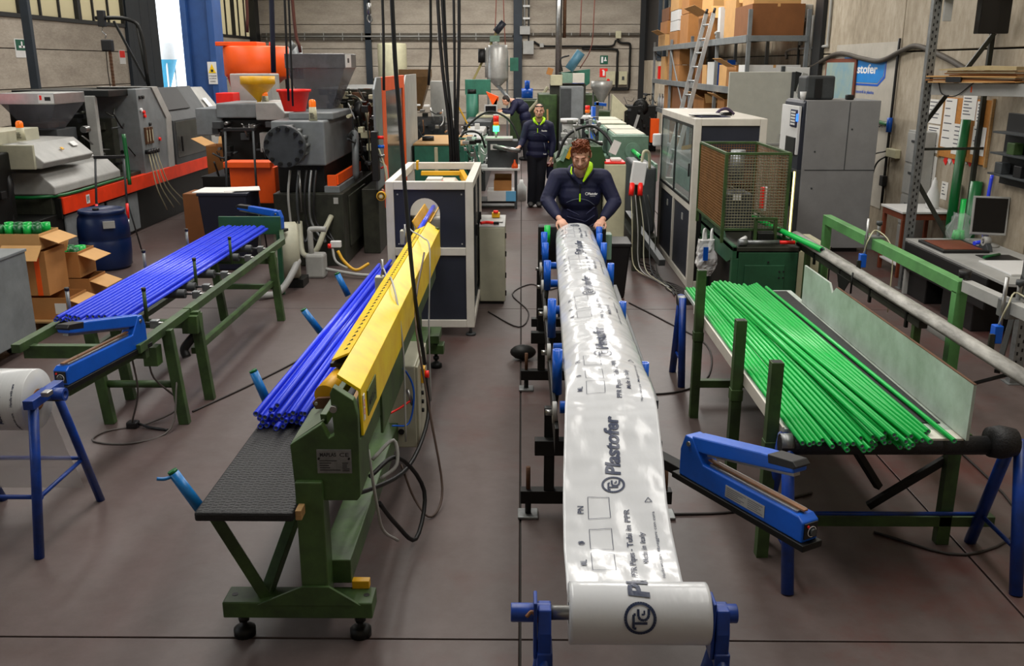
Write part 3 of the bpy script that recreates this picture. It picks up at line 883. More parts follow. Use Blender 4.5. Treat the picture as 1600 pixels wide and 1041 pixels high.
for k in range(len(pts) - 1):
    (a, b), (c, d) = pts[k], pts[k + 1]
    mb._add([(-3.12, a, b), (-2.66 + 0.02 * k, a, b), (-2.66 + 0.02 * (k + 1), c, d), (-3.12, c, d)], [(0, 1, 2, 3)], True)
t.add('hanging_film', SHEER, mb)
def on_roll(mb, body, size, x0, ang0, bold=0.0008):
    """words running round the roll, letter tops towards -X"""
    vs, fs, w = text_mesh(body, size, bold, 0, spread=0.012)
    n0 = [(x0 - v.y, RC.y - (RR + 0.0012) * math.cos(ang0 + v.x / RR), RC.z + (RR + 0.0012) * math.sin(ang0 + v.x / RR)) for v in vs]
    mb._add(n0, fs)
mb = MB()
on_roll(mb, 'PPR Pipes', 0.036, -2.80, -0.95)
on_roll(mb, 'Made in Italy', 0.034, -2.745, -0.55)
on_roll(mb, 'Maneggiare con cura', 0.018, -2.675, -1.0, 0.0004)
on_roll(mb, 'Handle with care', 0.018, -2.675, 0.1, 0.0004)
t.add('print', INK, mb)
# ================================================================ film line in the middle
# ---- stand and roll at the front
t = T('roll_stand', 'blue tubular stand carrying the front film roll', 'stand', (0.33, 2.63, 0))
for x in (0.055, 0.625):
    t.box('saddle_plate', BLUES, (x - 0.012, 2.59, 0.70), (x + 0.0, 2.67, 0.905), 0.004)
    t.prism('saddle', BLUES, [(2.58, 0.70), (2.68, 0.70), (2.68, 0.80), (2.66, 0.875), (2.60, 0.875), (2.58, 0.80)], 'x', x + 0.002, x + 0.045, 0.005)
    t.box('saddle_foot', BLUES, (x, 2.575, 0.68), (x + 0.05, 2.685, 0.73), 0.005)
    t.cyl('leg', BLUES, (x + 0.025, 2.60, 0.70), (x + 0.03, 2.30, 0), 0.026, n=14)
    t.cyl('leg', BLUES, (x + 0.02, 2.66, 0.70), (x - 0.02, 2.98, 0), 0.026, n=14)
    t.cyl('side_bar', BLUES, (x + 0.02, 2.41, 0.25), (x + 0.0, 2.86, 0.25), 0.012, n=8)
t.cyl('cross_bar', BLUES, (0.07, 2.86, 0.25), (0.63, 2.86, 0.25), 0.013, n=8)

RB = V((0, 2.635, 0.845)); R0 = 0.098
t = T('film_roll', 'white printed film roll at the front, its film drawn out along the roller track', 'film roll', (0.38, 2.635, 0.845))
ax = t.cyl('axle', STEEL, (-0.02, RB.y, RB.z), (0.69, RB.y, RB.z), 0.0235, n=18)
t.cyl('axle_sleeve', BLUES, (-0.03, RB.y, RB.z), (0.10, RB.y, RB.z), 0.0305, n=18, of=ax, bevel=0.003)
t.cyl('axle_sleeve', BLUES, (0.61, RB.y, RB.z), (0.70, RB.y, RB.z), 0.0305, n=18, of=ax, bevel=0.003)
t.tube('brown_tape', COPPER, [(0.02, RB.y - 0.033, RB.z + 0.005), (0.04, RB.y - 0.028, RB.z + 0.02), (0.062, RB.y - 0.034, RB.z - 0.015), (0.085, RB.y - 0.033, RB.z - 0.022)], 0.006, of=ax)
t.lathe('roll', ROLLM, [(0.035, 0.157), (R0 - 0.004, 0.157), (R0 - 0.001, 0.160), (R0 - 0.001, 0.602), (R0 - 0.004, 0.605), (0.035, 0.605)], (0, RB.y, RB.z), 64, (1, 0, 0))
# film path: round the roll from below, over the top, down behind it and up along the track
path = []
for k in range(41):
    a = math.radians(-75 + k * (228 / 40))      # 0 = facing the front, 90 = top
    path.append((RB.y - R0 * math.cos(a), RB.z + R0 * math.sin(a)))
ctrl = [path[-1], (2.80, 0.805), (2.93, 0.745), (3.10, 0.712), (3.29, 0.706), (3.45, 0.738), (3.62, 0.787), (3.85, 0.858), (4.12, 0.942), (4.4, 1.0), (4.8, 1.03), (5.4, 1.052), (6.2, 1.078), (7.4, 1.108), (8.2, 1.12), (8.62, 1.125)]
P = [ctrl[0]] + ctrl + [ctrl[-1]]
for i in range(1, len(P) - 2):
    a, b, c, d = (V((*q, 0)) for q in (P[i - 1], P[i], P[i + 1], P[i + 2]))
    for k in range(1, 13):
        u = k / 12
        q = 0.5 * ((2 * b) + (c - a) * u + (2 * a - 5 * b + 4 * c - d) * u * u + (3 * b - a - 3 * c + d) * u ** 3)
        path.append((q.x, q.y))
ARC = [0.0]
for a, b in zip(path, path[1:]):
    ARC.append(ARC[-1] + math.hypot(b[0] - a[0], b[1] - a[1]))
NROLL = 41
S_OFF = ARC[NROLL - 1]
EDGE = [(2.5, .160, .602), (2.75, .160, .602), (2.9, .166, .603), (3.05, .17, .60), (3.29, .172, .615), (3.58, .18, .62), (3.82, .192, .638), (4.42, .226, .668), (5.1, .24, .678), (5.6, .25, .675), (6.2, .262, .665), (7.4, .285, .672), (8.2, .31, .672), (8.7, .335, .672)]
def edges(y):
    for (a, l0, r0), (b, l1, r1) in zip(EDGE, EDGE[1:]):
        if y <= b:
            k = max(0, (y - a) / (b - a))
            return l0 + (l1 - l0) * k, r0 + (r1 - r0) * k
    return EDGE[-1][1:]
def film(s, u):
    """point of the film at arc length s and share u of its width"""
    s = min(max(s, 0), ARC[-1] - 1e-6)
    lo, hi = 0, len(ARC) - 1
    while hi - lo > 1:
        m_ = (lo + hi) // 2
        if ARC[m_] <= s: lo = m_
        else: hi = m_
    k = (s - ARC[lo]) / (ARC[hi] - ARC[lo])
    y = path[lo][0] + (path[hi][0] - path[lo][0]) * k
    z = path[lo][1] + (path[hi][1] - path[lo][1]) * k
    d = V((0, path[hi][0] - path[lo][0], path[hi][1] - path[lo][1])).normalized()
    nrm = V((0, -d.z, d.y))
    free = min(1, max(0, (s - S_OFF) / 0.35))
    l, r = edges(y) if s > S_OFF else (.160, .602)
    x = l + (r - l) * u
    h = 0.0
    if free > 0:
        far = min(1, max(0, (y - 4.2) / 0.7))
        v = abs(2 * u - 1)
        z -= far * (0.085 * v ** 3.2)
        h = 0.009 * noise.noise(V((x * 8, y * 4.2, 3.1))) + 0.004 * noise.noise(V((x * 2.5, y * 16, 6.3))) + 0.0035 * noise.noise(V((x * 14 + y * 5, y * 8 - x * 6, 8.7)))
        h += far * (0.005 * noise.noise(V((x * 6 + y * 2.2, y * 2.4, 1.7))) + 0.008 * (0.35 - abs(noise.noise(V((x * 6 - y * 4, y * 1.6 + x * 4, 5.2))))))
        h *= free
    return V((x, y, z)) + nrm * h
NS, NU = 620, 44
mb = MB()
vs = [film(ARC[-1] * i / NS, j / NU) for i in range(NS + 1) for j in range(NU + 1)]
fs = [(i * (NU + 1) + j, i * (NU + 1) + j + 1, (i + 1) * (NU + 1) + j + 1, (i + 1) * (NU + 1) + j) for i in range(NS) for j in range(NU)]
mb._add(vs, fs, True)
FILM_OBJ = t.add('film_sheet', FILM, mb)
so = FILM_OBJ.modifiers.new('thickness', 'SOLIDIFY'); so.thickness = 0.0008; so.offset = 0

def film_pt(s, w, lift=0.004):
    """w = metres from the left edge on a film 0.44 wide"""
    u = w / 0.44
    p = film(s, u)
    a = film(s + 0.004, u) - film(s - 0.004, u)
    b = film(s, u + 0.01) - film(s, u - 0.01)
    n = b.cross(a)
    n = n.normalized() if n.length > 1e-9 else V((0, 0, 1))
    return p + n * lift
INKMB = MB()
def print_word(body, size, s0, w0, bold=0.0, shear=0.0, length=None):
    vs, fs, wd = text_mesh(body, size, bold, shear, spread=0.018)
    k = length / wd if length else 1
    INKMB._add([film_pt(s0 + v.x * k, w0 - v.y) for v in vs], fs)
def print_strip(pts, wd):
    """a stroke of width wd along s,w points"""
    for (s0, w0), (s1, w1) in zip(pts, pts[1:]):
        L = math.hypot(s1 - s0, w1 - w0)
        n = max(1, int(L / 0.015))
        ds, dw = (s1 - s0) / L, (w1 - w0) / L
        row = []
        for i in range(n + 1):
            s, w = s0 + (s1 - s0) * i / n, w0 + (w1 - w0) * i / n
            row += [film_pt(s - dw * wd / 2, w + ds * wd / 2), film_pt(s + dw * wd / 2, w - ds * wd / 2)]
        INKMB._add(row, [(2 * i, 2 * i + 1, 2 * i + 3, 2 * i + 2) for i in range(n)])
def emblem(s0, w0, k=1.0):
    print_strip([(s0 + 0.046 * k * math.cos(a * PI / 18), w0 + 0.046 * k * math.sin(a * PI / 18)) for a in range(37)], 0.0095 * k)
    def L(pts, wd):
        print_strip([(s0 + x * k, w0 - y * k) for x, y in pts], wd * k)
    L([(-0.030, 0.012), (-0.030, 0.021), (0.012, 0.021), (0.012, 0.014)], 0.008)
    L([(-0.014, 0.021), (-0.014, -0.022)], 0.008)
    L([(0.028, 0.006), (0.006, 0.006), (-0.003, 0.0), (-0.005, -0.012), (0.000, -0.022), (0.010, -0.027), (0.028, -0.027)], 0.008)
    L([(0.012, -0.004), (0.012, -0.013), (0.024, -0.013)], 0.0055)
def s_at(y):
    for i in range(NROLL, len(path)):
        if path[i][0] >= y:
            return ARC[i]
    return ARC[-1]
REP = 1.21
S1 = s_at(3.67)
for k in range(-1, 5):
    s = S1 + k * REP
    if k == -1:
        s = S1 - 1.24
    if 0.05 < s < ARC[-1] - 0.06:
        emblem(s, 0.215)
    if s + 0.6 < ARC[-1]:
        print_word('Plastofer', 0.092, s + 0.06, 0.247, 0.0030, 0.10, 0.41)
    b = s + 0.56
    if b + 0.1 > ARC[-1]:
        b = s - 0.62
    for dy, word in ((0.08, 'ML'), (0.245, '\u03a6'), (0.435, 'PN')):
        q = s + 0.595 + dy
        if q + 0.14 < ARC[-1]:
            print_word(word, 0.036, q + 0.03, 0.085, 0.0006)
            print_strip([(q, 0.105), (q + 0.13, 0.105), (q + 0.13, 0.195), (q, 0.195), (q, 0.105)], 0.0022)
    q = s + 0.63
    if q + 0.5 < ARC[-1]:
        print_word('PPR Pipes - Tubi in PPR', 0.034, q, 0.275, 0.0006, 0, 0.46)
        print_word('Made in Italy', 0.031, q + 0.1, 0.325, 0.0004, 0, 0.23)
        print_word('Handle with care - Maneggiare con cura', 0.017, q - 0.02, 0.378, 0.0001, 0, 0.46)
        print_strip([(q + 0.50, 0.375), (q + 0.50, 0.345), (q + 0.525, 0.36), (q + 0.50, 0.375)], 0.003)
t.add('print', INK, INKMB)

# ---- black roller track under the film
t = T('roller_track', 'long black roller track under the white film with blue pipe guides', 'conveyor', (0.45, 6.4, 0))
for x in (0.185, 0.60):
    t.bar('side_plate', BLACKM, (x, 4.4, 0.70), (x, 8.75, 0.72), 0.02, 0.14, side=(1, 0, 0))
for y in (4.95, 7.15):
    t.bar('base_beam', BLACKM, (0.0, y, 0.13), (0.88, y, 0.13), 0.07, 0.08)
    t.bar('top_beam', BLACKM, (0.08, y - 0.05, 0.46), (0.80, y - 0.05, 0.46), 0.07, 0.09)
    for x in (0.165, 0.60):
        t.bar('post', BLACKM, (x, y, 0.16), (x, y, 0.68), 0.06, 0.05, side=(1, 0, 0))
    for x in (0.045, 0.845):
        f = t.box('foot_plate', GALV, (x - 0.06, y - 0.06, 0), (x + 0.06, y + 0.06, 0.018), 0.006)
        t.cyl('foot_stem', BLACKM, (x, y, 0.018), (x, y, 0.1), 0.018, n=10, of=f)
        t.cyl('threaded_rod', RUST, (x, y, 0.16), (x, y, 0.31), 0.013, n=8, of=f)
t.bar('bracket_arm', BLACKM, (0.62, 4.35, 0.68), (0.86, 4.08, 0.64), 0.07, 0.05)
t.bar('side_tray', GREYD, (0.71, 4.72, 0.78), (0.735, 7.3, 0.82), 0.07, 0.05, side=(1, 0, 0))
ys = (4.55, 5.6, 6.55, 7.4, 8.1)
for y in ys:
    r = t.cyl('roller', BLUEM, (0.205, y, 0.83), (0.585, y, 0.83), 0.032, n=16)
    t.cyl('roller_disc', GREYL, (0.165, y, 0.80), (0.19, y, 0.80), 0.058, n=20, of=r, bevel=0.004)
    t.cyl('axle_nut', STEEL, (0.13, y, 0.80), (0.165, y, 0.80), 0.016, n=6, of=r)
for y, z0, z1 in ((4.95, 0.76, 1.02), (5.95, 0.80, 1.06), (7.1, 0.85, 1.08), (7.75, 0.90, 1.10), (8.15, 0.92, 1.12)):
    g = t.add('pipe_guide', BLUEM, MB().ring((0.205, y, z0), (0.205, y, z1), 0.028, 0.018, 16))
    t.cyl('guide_stub', BLACKM, (0.19, y, 0.66), (0.205, y, z0 + 0.02), 0.016, n=8, of=g)
for y, z0, z1 in ((5.0, 0.72, 0.93), (6.2, 0.78, 0.98), (7.1, 0.84, 1.06), (7.75, 0.88, 1.10), (8.2, 0.90, 1.10)):
    g = t.add('pipe_guide', BLUEM, MB().ring((0.70, y, z0), (0.70, y, z1), 0.026, 0.018, 16))
    t.cyl('guide_stub', BLACKM, (0.63, y, 0.68), (0.70, y, z0 + 0.02), 0.014, n=8, of=g)
g = t.add('pipe_guide', PIPEG, MB().ring((0.24, 8.45, 0.95), (0.24, 8.45, 1.13), 0.028, 0.02, 16))
t.cyl('guide_stub', BLACKM, (0.24, 8.45, 0.68), (0.24, 8.45, 0.96), 0.014, n=8, of=g)
g = t.add('pipe_guide', BLUEM, MB().ring((0.72, 8.5, 0.93), (0.72, 8.5, 1.11), 0.028, 0.02, 16))
t.cyl('guide_stub', BLACKM, (0.66, 8.5, 0.68), (0.72, 8.5, 0.95), 0.014, n=8, of=g)
t.box('end_block', BLACK, (0.16, 8.55, 0.70), (0.33, 8.72, 1.10), 0.006)
t.box('end_block', BLACK, (0.60, 8.55, 0.70), (0.79, 8.72, 1.08), 0.006)
t.box('grey_block', GREENP, (0.78, 8.6, 0.78), (0.85, 8.75, 1.02), 0.004)
for y in (7.0,):
    t.box('cross_beam', BLACKM, (0.1, y + 1.6, 0.12), (0.8, y + 1.68, 0.2), 0.004)
for x in (0.18, 0.62):
    t.bar('post', BLACKM, (x, 8.64, 0.0), (x, 8.64, 0.70), 0.06, 0.06)
# black broom head beside the track
mb = MB().ball((0.02, 7.95, 0.07), 0.09, 12, (1.3, 0.9, 0.75))
single('black_brush', 'dark bristly brush head on the floor left of the roller track', 'brush', BLACKM, mb, (0.02, 7.95, 0))
# ================================================================ right foreground
# ---- trestle with black wrapped beam
t = T('trestle', 'blue tubular trestle with a black wrapped beam under the near ends of the green pipes', 'trestle', (1.9, 4.35, 0))
for x in (1.34, 2.50):
    t.cyl('leg', BLUES, (x + (0.0 if x < 2 else -0.02), 4.12, 0), (x, 4.33, 0.75), 0.032, n=14)
    t.cyl('leg', BLUES, (x, 4.66, 0), (x, 4.40, 0.74), 0.032, n=14)
    t.cyl('side_bar', BLUES, (x, 4.18, 0.2), (x, 4.6, 0.2), 0.012, n=8)
t.cyl('cross_bar', BLUES, (1.34, 4.6, 0.2), (2.5, 4.6, 0.2), 0.012, n=8)
b = t.cyl('wrapped_beam', RUBBER, (1.30, 4.33, 0.713), (2.42, 4.33, 0.718), 0.048, n=14)
t.lathe('wrap_end', RUBBER, [(0.02, 2.33), (0.075, 2.34), (0.085, 2.40), (0.07, 2.47), (0.02, 2.48)], (0, 4.33, 0.735), 16, (1, 0, 0), of=b)
t.add('clear_tape', GALV, MB().ring((1.30, 4.33, 0.725), (1.36, 4.33, 0.726), 0.0495, 0.045, 14), of=b)
t.add('clear_tape', GALV, MB().ring((1.90, 4.33, 0.73), (1.94, 4.33, 0.731), 0.0495, 0.045, 14), of=b)

t = T('trestle', 'blue tubular trestle behind the first green post, far end of the green pipe table', 'trestle', (1.6, 7.4, 0))
for x in (1.32, 2.1):
    t.cyl('leg', BLUES, (x, 7.22, 0), (x, 7.36, 0.72), 0.03, n=12)
    t.cyl('leg', BLUES, (x - 0.01, 7.62, 0), (x, 7.44, 0.72), 0.03, n=12)
    t.cyl('side_bar', BLUES, (x, 7.28, 0.2), (x, 7.56, 0.2), 0.011, n=8)
b = t.cyl('wrapped_beam', RUBBER, (1.28, 7.4, 0.69), (2.2, 7.4, 0.69), 0.04, n=12)
t.add('clear_tape', GALV, MB().ring((1.28, 7.4, 0.69), (1.42, 7.4, 0.69), 0.042, 0.038, 12), of=b)

# ---- green pipe table
t = T('pipe_table', 'green pipe table with three upright posts and a tall white side plate, full of pipes', 'table', (1.8, 5.7, 0))
for x, y, zt in ((1.30, 4.50, 1.10), (1.30, 5.30, 1.10), (1.30, 6.55, 1.13)):
    p = t.add('upright', GREENF, MB().bar((x, y, 0.0), (x, y, zt), 0.062, 0.062))
    t.box('post_bore', BLACK, (x - 0.024, y - 0.024, zt - 0.01), (x + 0.024, y + 0.024, zt + 0.0015), 0, of=p)
    t.box('collar', GREENF, (x - 0.036, y - 0.036, 0.60), (x + 0.036, y + 0.036, 0.67), 0.003, of=p)
for y in (4.65, 6.92):
    t.bar('leg', GREENF, (2.33, y, 0), (2.33, y, 0.74), 0.07, 0.06)
    t.bar('cross_beam', GREENF, (1.4, y, 0.14), (2.6, y, 0.14), 0.06, 0.06)
    t.bar('top_beam', GREENF, (1.4, y, 0.70), (2.35, y, 0.70), 0.06, 0.06)
for x in (1.43, 2.32):
    t.bar('long_rail', GREENF, (x, 4.5, 0.68), (x, 7.2, 0.68), 0.05, 0.05)
t.bar('brace', BLACKM, (1.5, 4.9, 0.66), (2.05, 5.6, 0.2), 0.05, 0.05)
t.bar('brace', BLACKM, (2.33, 4.68, 0.5), (1.95, 4.75, 0.17), 0.04, 0.04)
t.bar('brace', BLACKM, (1.75, 4.8, 0.66), (2.1, 5.0, 0.17), 0.04, 0.04)
t.box('shelf_board', DIRTYW, (1.345, 4.42, 0.735), (2.22, 7.45, 0.765), 0.002)
t.box('white_edge', WHITEP, (1.333, 4.42, 0.70), (1.345, 6.95, 0.775), 0.002)
t.box('black_mat', RUBBER, (1.86, 4.5, 0.765), (2.17, 7.4, 0.772), 0.002)
t.prism('side_plate', DIRTYW, [(4.26, 0.77), (7.05, 0.77), (7.05, 1.06), (6.45, 1.06), (6.38, 1.0), (6.30, 1.06), (4.26, 1.06)], 'x', 2.19, 2.205, 0.001)
t.prism('rust_edge', RUST, [(4.26, 1.06), (6.30, 1.06), (6.30, 1.064), (4.26, 1.064)], 'x', 2.19, 2.205, 0)
t.box('plate_foot', WHITEP, (1.95, 4.3, 0.735), (2.2, 4.42, 0.765), 0.002)

gp = pipe_mesh('green_pipe', 0.0128, 0.0082, 3.25, PIPEG)
n = 0
rnd = random.Random(11)
def green(x0, y0, z0, x1, z1=None):
    global n
    lay(gp, n == 0, (x0, y0, z0), (x1, y0 + 3.25, z0 if z1 is None else z1), 'green plastic pipe in the loose layer on the green steel table', 'green pipes on the steel table')
    n += 1
for k in range(20):
    x = 1.372 + k * 0.0268
    green(x + rnd.uniform(-0.003, 0.003), 4.17 + rnd.uniform(-0.06, 0.10), 0.780, 1.365 + k * 0.0265)
for k in range(13):
    x = 1.47 + k * 0.031
    green(x + 0.06, 4.16 + rnd.uniform(-0.07, 0.08), 0.8055, x - 0.005)
for k in range(8):
    green(1.74 + k * 0.029, 4.15 + rnd.uniform(-0.06, 0.06), 0.831, 1.56 + k * 0.029)
for k in range(3):
    green(1.70 + k * 0.075, 4.10 + rnd.uniform(-0.05, 0.02), 0.857, 1.58 + k * 0.035)
for k in range(5):
    green(1.93 + k * 0.027, 4.22 + 0.03 * k, 0.7855, 1.865 + k * 0.026)
green(2.115, 4.22, 0.7855, 2.02)
lone = [o for o in bpy.data.objects if o.name.startswith('green_pipe')][-1]
lone['label'] = 'single green pipe lying apart from the others along the white side plate'
del lone['group']

# ---- long scuffed discharge trough
t = T('discharge_trough', 'long scuffed light grey discharge trough running from the green cutter to the right edge', 'trough', (2.70, 6.9, 0))
pts = [(0.058 * math.cos(a * PI / 10), 0.052 * math.sin(a * PI / 10)) for a in range(0, 11)] + [(0.051 * math.cos(a * PI / 10), 0.045 * math.sin(a * PI / 10)) for a in range(10, -1, -1)]
mb = MB().prism([(2.68 + x, 0.935 + z) for x, z in pts], 'y', 4.42, 9.0)
mb.s = [True] * len(mb.f)
t.add('channel', TROUGH, mb)
t.box('support_rail', OLIVE, (2.66, 6.0, 0.85), (2.72, 8.9, 0.90), 0.004)
for y in (6.2, 6.9, 7.6, 8.3):
    t.box('hanger', BLACKM, (2.655, y, 0.80), (2.675, y + 0.03, 0.94), 0.002)
for y in (6.1, 8.6):
    t.bar('leg', GREENF, (2.69, y, 0), (2.69, y, 0.86), 0.05, 0.05)
    t.bar('foot', GREENF, (2.52, y, 0.025), (2.86, y, 0.025), 0.05, 0.05)
t.bar('brace', BLACKM, (2.70, 4.9, 0.9), (2.69, 6.1, 0.3), 0.02, 0.02)
t.cyl('rod', BLACKM, (2.62, 7.2, 0.97), (2.62, 7.2, 0.80), 0.008, n=6)
t.prism('torn_plate', BLACKM, [(7.2, 0.9), (7.5, 0.9), (7.45, 0.82), (7.4, 0.72), (7.33, 0.70), (7.30, 0.80)], 'x', 2.60, 2.606, 0)

# a green pipe just coming out of the cutter
o = pipe_mesh('green_pipe', 0.026, 0.02, 1.9, PIPEG)
lay(o, True, (2.64, 8.05, 0.985), (2.36, 9.95, 1.03), 'single thicker green pipe coming out of the mesh cage into the grey trough', 'x')
del o['group']

# ---- light green measuring frame
t = T('measuring_frame', 'light green square tube frame with a length stop behind the grey trough', 'frame', (3.0, 7.6, 0))
t.bar('top_bar', GREENL, (2.92, 6.0, 1.13), (2.92, 8.85, 1.13), 0.075, 0.085)
t.bar('post', GREENL, (2.92, 8.82, 0), (2.92, 8.82, 1.1), 0.07, 0.075)
t.bar('post', GREENL, (2.92, 6.04, 0), (2.92, 6.04, 1.1), 0.075, 0.075)
t.bar('low_bar', GREYL, (2.90, 6.05, 0.80), (2.90, 8.8, 0.80), 0.02, 0.14)
t.bar('floor_foot', GREENL, (2.7, 8.82, 0.03), (3.15, 8.82, 0.03), 0.06, 0.06)
t.bar('floor_foot', GREENL, (2.7, 6.04, 0.03), (3.15, 6.04, 0.03), 0.06, 0.06)
t.bar('extension_bar', GREYL, (2.93, 5.98, 1.15), (2.97, 5.0, 1.15), 0.065, 0.075)
t.bar('bar_end', BLACK, (2.97, 5.05, 1.15), (2.97, 4.99, 1.15), 0.068, 0.078)
k_ = t.cyl('clamp_knob', BLACK, (2.92, 6.0, 1.20), (2.92, 6.0, 1.25), 0.035, 0.04, n=12)
t.cyl('knob_stem', STEEL, (2.92, 6.0, 1.16), (2.92, 6.0, 1.20), 0.012, n=8, of=k_)
def stop(y, dx):
    s = t.box('stop_clamp', GALV, (2.86 + dx, y - 0.06, 1.08), (2.99 + dx, y + 0.06, 1.19), 0.006)
    t.cyl('stop_rod', STEEL, (2.84 + dx, y - 0.05, 0.98), (2.84 + dx, y - 0.05, 1.34), 0.012, n=10, of=s)
    t.cyl('stop_screw', STEEL, (2.95 + dx, y, 1.18), (2.95 + dx, y, 1.29), 0.014, n=10, of=s)
    t.cyl('screw_knob', GREYD, (2.95 + dx, y, 1.28), (2.95 + dx, y, 1.31), 0.025, n=10, of=s)
    b = t.box('limit_switch', BLUEM, (2.79 + dx, y - 0.1, 0.94), (2.84 + dx, y - 0.04, 1.05), 0.005, of=s)
    t.box('switch_finger', OLIVE, (2.765 + dx, y - 0.10, 0.86), (2.80 + dx, y - 0.08, 1.0), 0.002, of=s)
    t.tube('switch_cable', CREAM, [(2.82 + dx, y - 0.07, 1.05), (2.83 + dx, y - 0.12, 1.18), (2.92 + dx, y - 0.04, 1.24), (3.0 + dx, y - 0.2, 1.1), (3.0 + dx, y - 0.25, 0.6)], 0.005, of=s)
stop(7.62, 0)
stop(5.45, 0.04)

# ---- green cutter with wire mesh cage
t = T('pipe_cutter', 'dark green pipe cutter cabinet with a rusty wire mesh cage on top', 'machine', (2.3, 9.4, 0))
t.box('front_panel', GREENM, (2.06, 8.66, 0.12), (2.62, 8.70, 0.84), 0.004)
t.box('panel_door', GREENM, (2.12, 8.645, 0.15), (2.50, 8.66, 0.72), 0.004)
for x, z in ((2.45, 0.66), (2.49, 0.66), (2.45, 0.60), (2.49, 0.60), (2.34, 0.75)):
    t.cyl('bolt', BLACK, (x, 8.64, z), (x, 8.655, z), 0.009, n=8)
t.box('right_side', GREENM, (2.60, 8.70, 0.0), (2.64, 10.2, 0.86), 0.004)
t.prism('left_side', GREENM, [(8.66, 0.90), (8.66, 0.78), (8.9, 0.70), (10.3, 0.70), (10.3, 1.0), (9.3, 1.0), (9.15, 0.90)], 'x', 2.0, 2.04, 0.004)
t.box('leg', GREENM, (2.0, 8.66, 0), (2.06, 8.74, 0.78), 0.004)
t.box('leg', GREENM, (2.0, 10.2, 0), (2.06, 10.28, 0.75), 0.004)
t.box('back_panel', GREENM, (2.0, 10.26, 0.1), (2.64, 10.3, 0.95), 0.004)
t.box('dark_inside', BLACKM, (2.1, 8.9, 0.1), (2.58, 10.2, 0.7), 0.004)
t.box('table_top', OLIVE, (2.0, 8.66, 0.85), (2.64, 10.3, 0.89), 0.004)
cage = [(1.94, 8.9, 1.0), (2.54, 10.2, 1.74)]
(x0, y0, z0), (x1, y1, z1) = cage
z0 = 1.02
for x in (x0, x1):
    for y in (y0, y1):
        t.bar('cage_post', GREENF, (x, y, 0.89), (x, y, z1), 0.03, 0.03)
for z in (z0, z1):
    for x in (x0, x1):
        t.bar('cage_rail', GREENF, (x, y0, z), (x, y1, z), 0.025, 0.025)
    for y in (y0, y1):
        t.bar('cage_rail', GREENF, (x0, y, z), (x1, y, z), 0.025, 0.025)
WIRE = mat('rusty_wire', '8a6238', 0.6, 0.3, 0.3, 10)
WIREG = mat('grey_wire', '8c8870', 0.5, 0.4, 0.2, 10)
def mesh_panel(m, o, a, b, na, nb, r=0.0035):
    mb = MB()
    o, a, b = V(o), V(a), V(b)
    for i in range(na + 1):
        mb.cyl(o + a * (i / na), o + a * (i / na) + b, r, n=4, caps=False)
    for j in range(nb + 1):
        mb.cyl(o + b * (j / nb), o + b * (j / nb) + a, r, n=4, caps=False)
    return t.add('wire_mesh', m, mb, stuff=True)
mesh_panel(WIREG, (x0, y0, z0), (x1 - x0, 0, 0), (0, 0, z1 - z0), 22, 26)
mesh_panel(WIRE, (x0, y0, z0), (0, y1 - y0, 0), (0, 0, z1 - z0), 40, 26, 0.005)
mesh_panel(WIRE, (x1, y0, z0), (0, y1 - y0, 0), (0, 0, z1 - z0), 40, 26, 0.003)
mesh_panel(WIRE, (x0, y1, z0), (x1 - x0, 0, 0), (0, 0, z1 - z0), 22, 26, 0.003)
t.bar('cage_handle', BLACK, (2.56, 8.88, 1.25), (2.56, 8.88, 1.38), 0.015, 0.02)
s = t.box('saw_head', GREYD, (2.10, 9.5, 0.9), (2.36, 9.9, 1.28), 0.01)
t.cyl('motor', GALV, (2.24, 9.75, 1.40), (2.24, 9.75, 1.70), 0.075, n=18, of=s)
t.box('red_slide', RED, (2.42, 9.4, 1.15), (2.46, 9.44, 1.36), 0.003, of=s)
t.box('slide_block', WHITE, (2.44, 9.42, 1.12), (2.49, 9.46, 1.36), 0.003, of=s)
t.box('label_plate', WHITE, (2.16, 9.49, 1.22), (2.24, 9.498, 1.28), 0, of=s)
for x in (2.25, 2.44):
    t.bar('gate_post', GREENF, (x, 8.86, 0.88), (x, 8.86, 1.13), 0.03, 0.03)
t.bar('gate_bar', GREENF, (2.24, 8.86, 1.13), (2.45, 8.86, 1.13), 0.03, 0.03)
t.box('infeed_block', BLACKM, (2.27, 8.8, 0.89), (2.42, 9.1, 1.0), 0.006)
t.cyl('cutter_rod', GALV, (2.08, 8.72, 0.925), (2.45, 8.73, 0.925), 0.022, n=12)
t.cyl('rod_collar', GALV, (2.06, 8.72, 0.925), (2.14, 8.72, 0.925), 0.035, n=12)
t.cyl('red_grip', RED, (2.45, 8.73, 0.925), (2.60, 8.73, 0.925), 0.018, n=10)
t.cyl('hose_nozzle', WHITE, (2.10, 8.80, 0.92), (2.16, 8.85, 0.95), 0.028, 0.02, n=12)
o = pipe_mesh('pipe_offcut', 0.02, 0.014, 0.18, PIPEGD)
lay(o, True, (2.62, 8.95, 0.912), (2.53, 9.1, 0.912), 'short dark green pipe offcut on the cutter table', 'x'); del o['group']
# cream control box beside the cutter
t = T('control_box', 'cream control cabinet on the floor right of the green cutter', 'cabinet', (2.95, 9.7, 0))
t.box('body', CREAM, (2.72, 9.2, 0.0), (3.1, 9.9, 0.80), 0.006)
t.box('door', CREAM, (2.735, 9.185, 0.05), (3.03, 9.2, 0.75), 0.004)
t.box('edge', BLACK, (3.10, 9.2, 0.02), (3.115, 9.9, 0.79), 0.002)
o = pipe_mesh('pipe_offcut', 0.022, 0.015, 0.15, PIPEG)
lay(o, True, (2.76, 9.33, 0.823), (2.92, 9.36, 0.823), 'short bright green pipe offcut lying on the cream control cabinet', 'x'); del o['group']
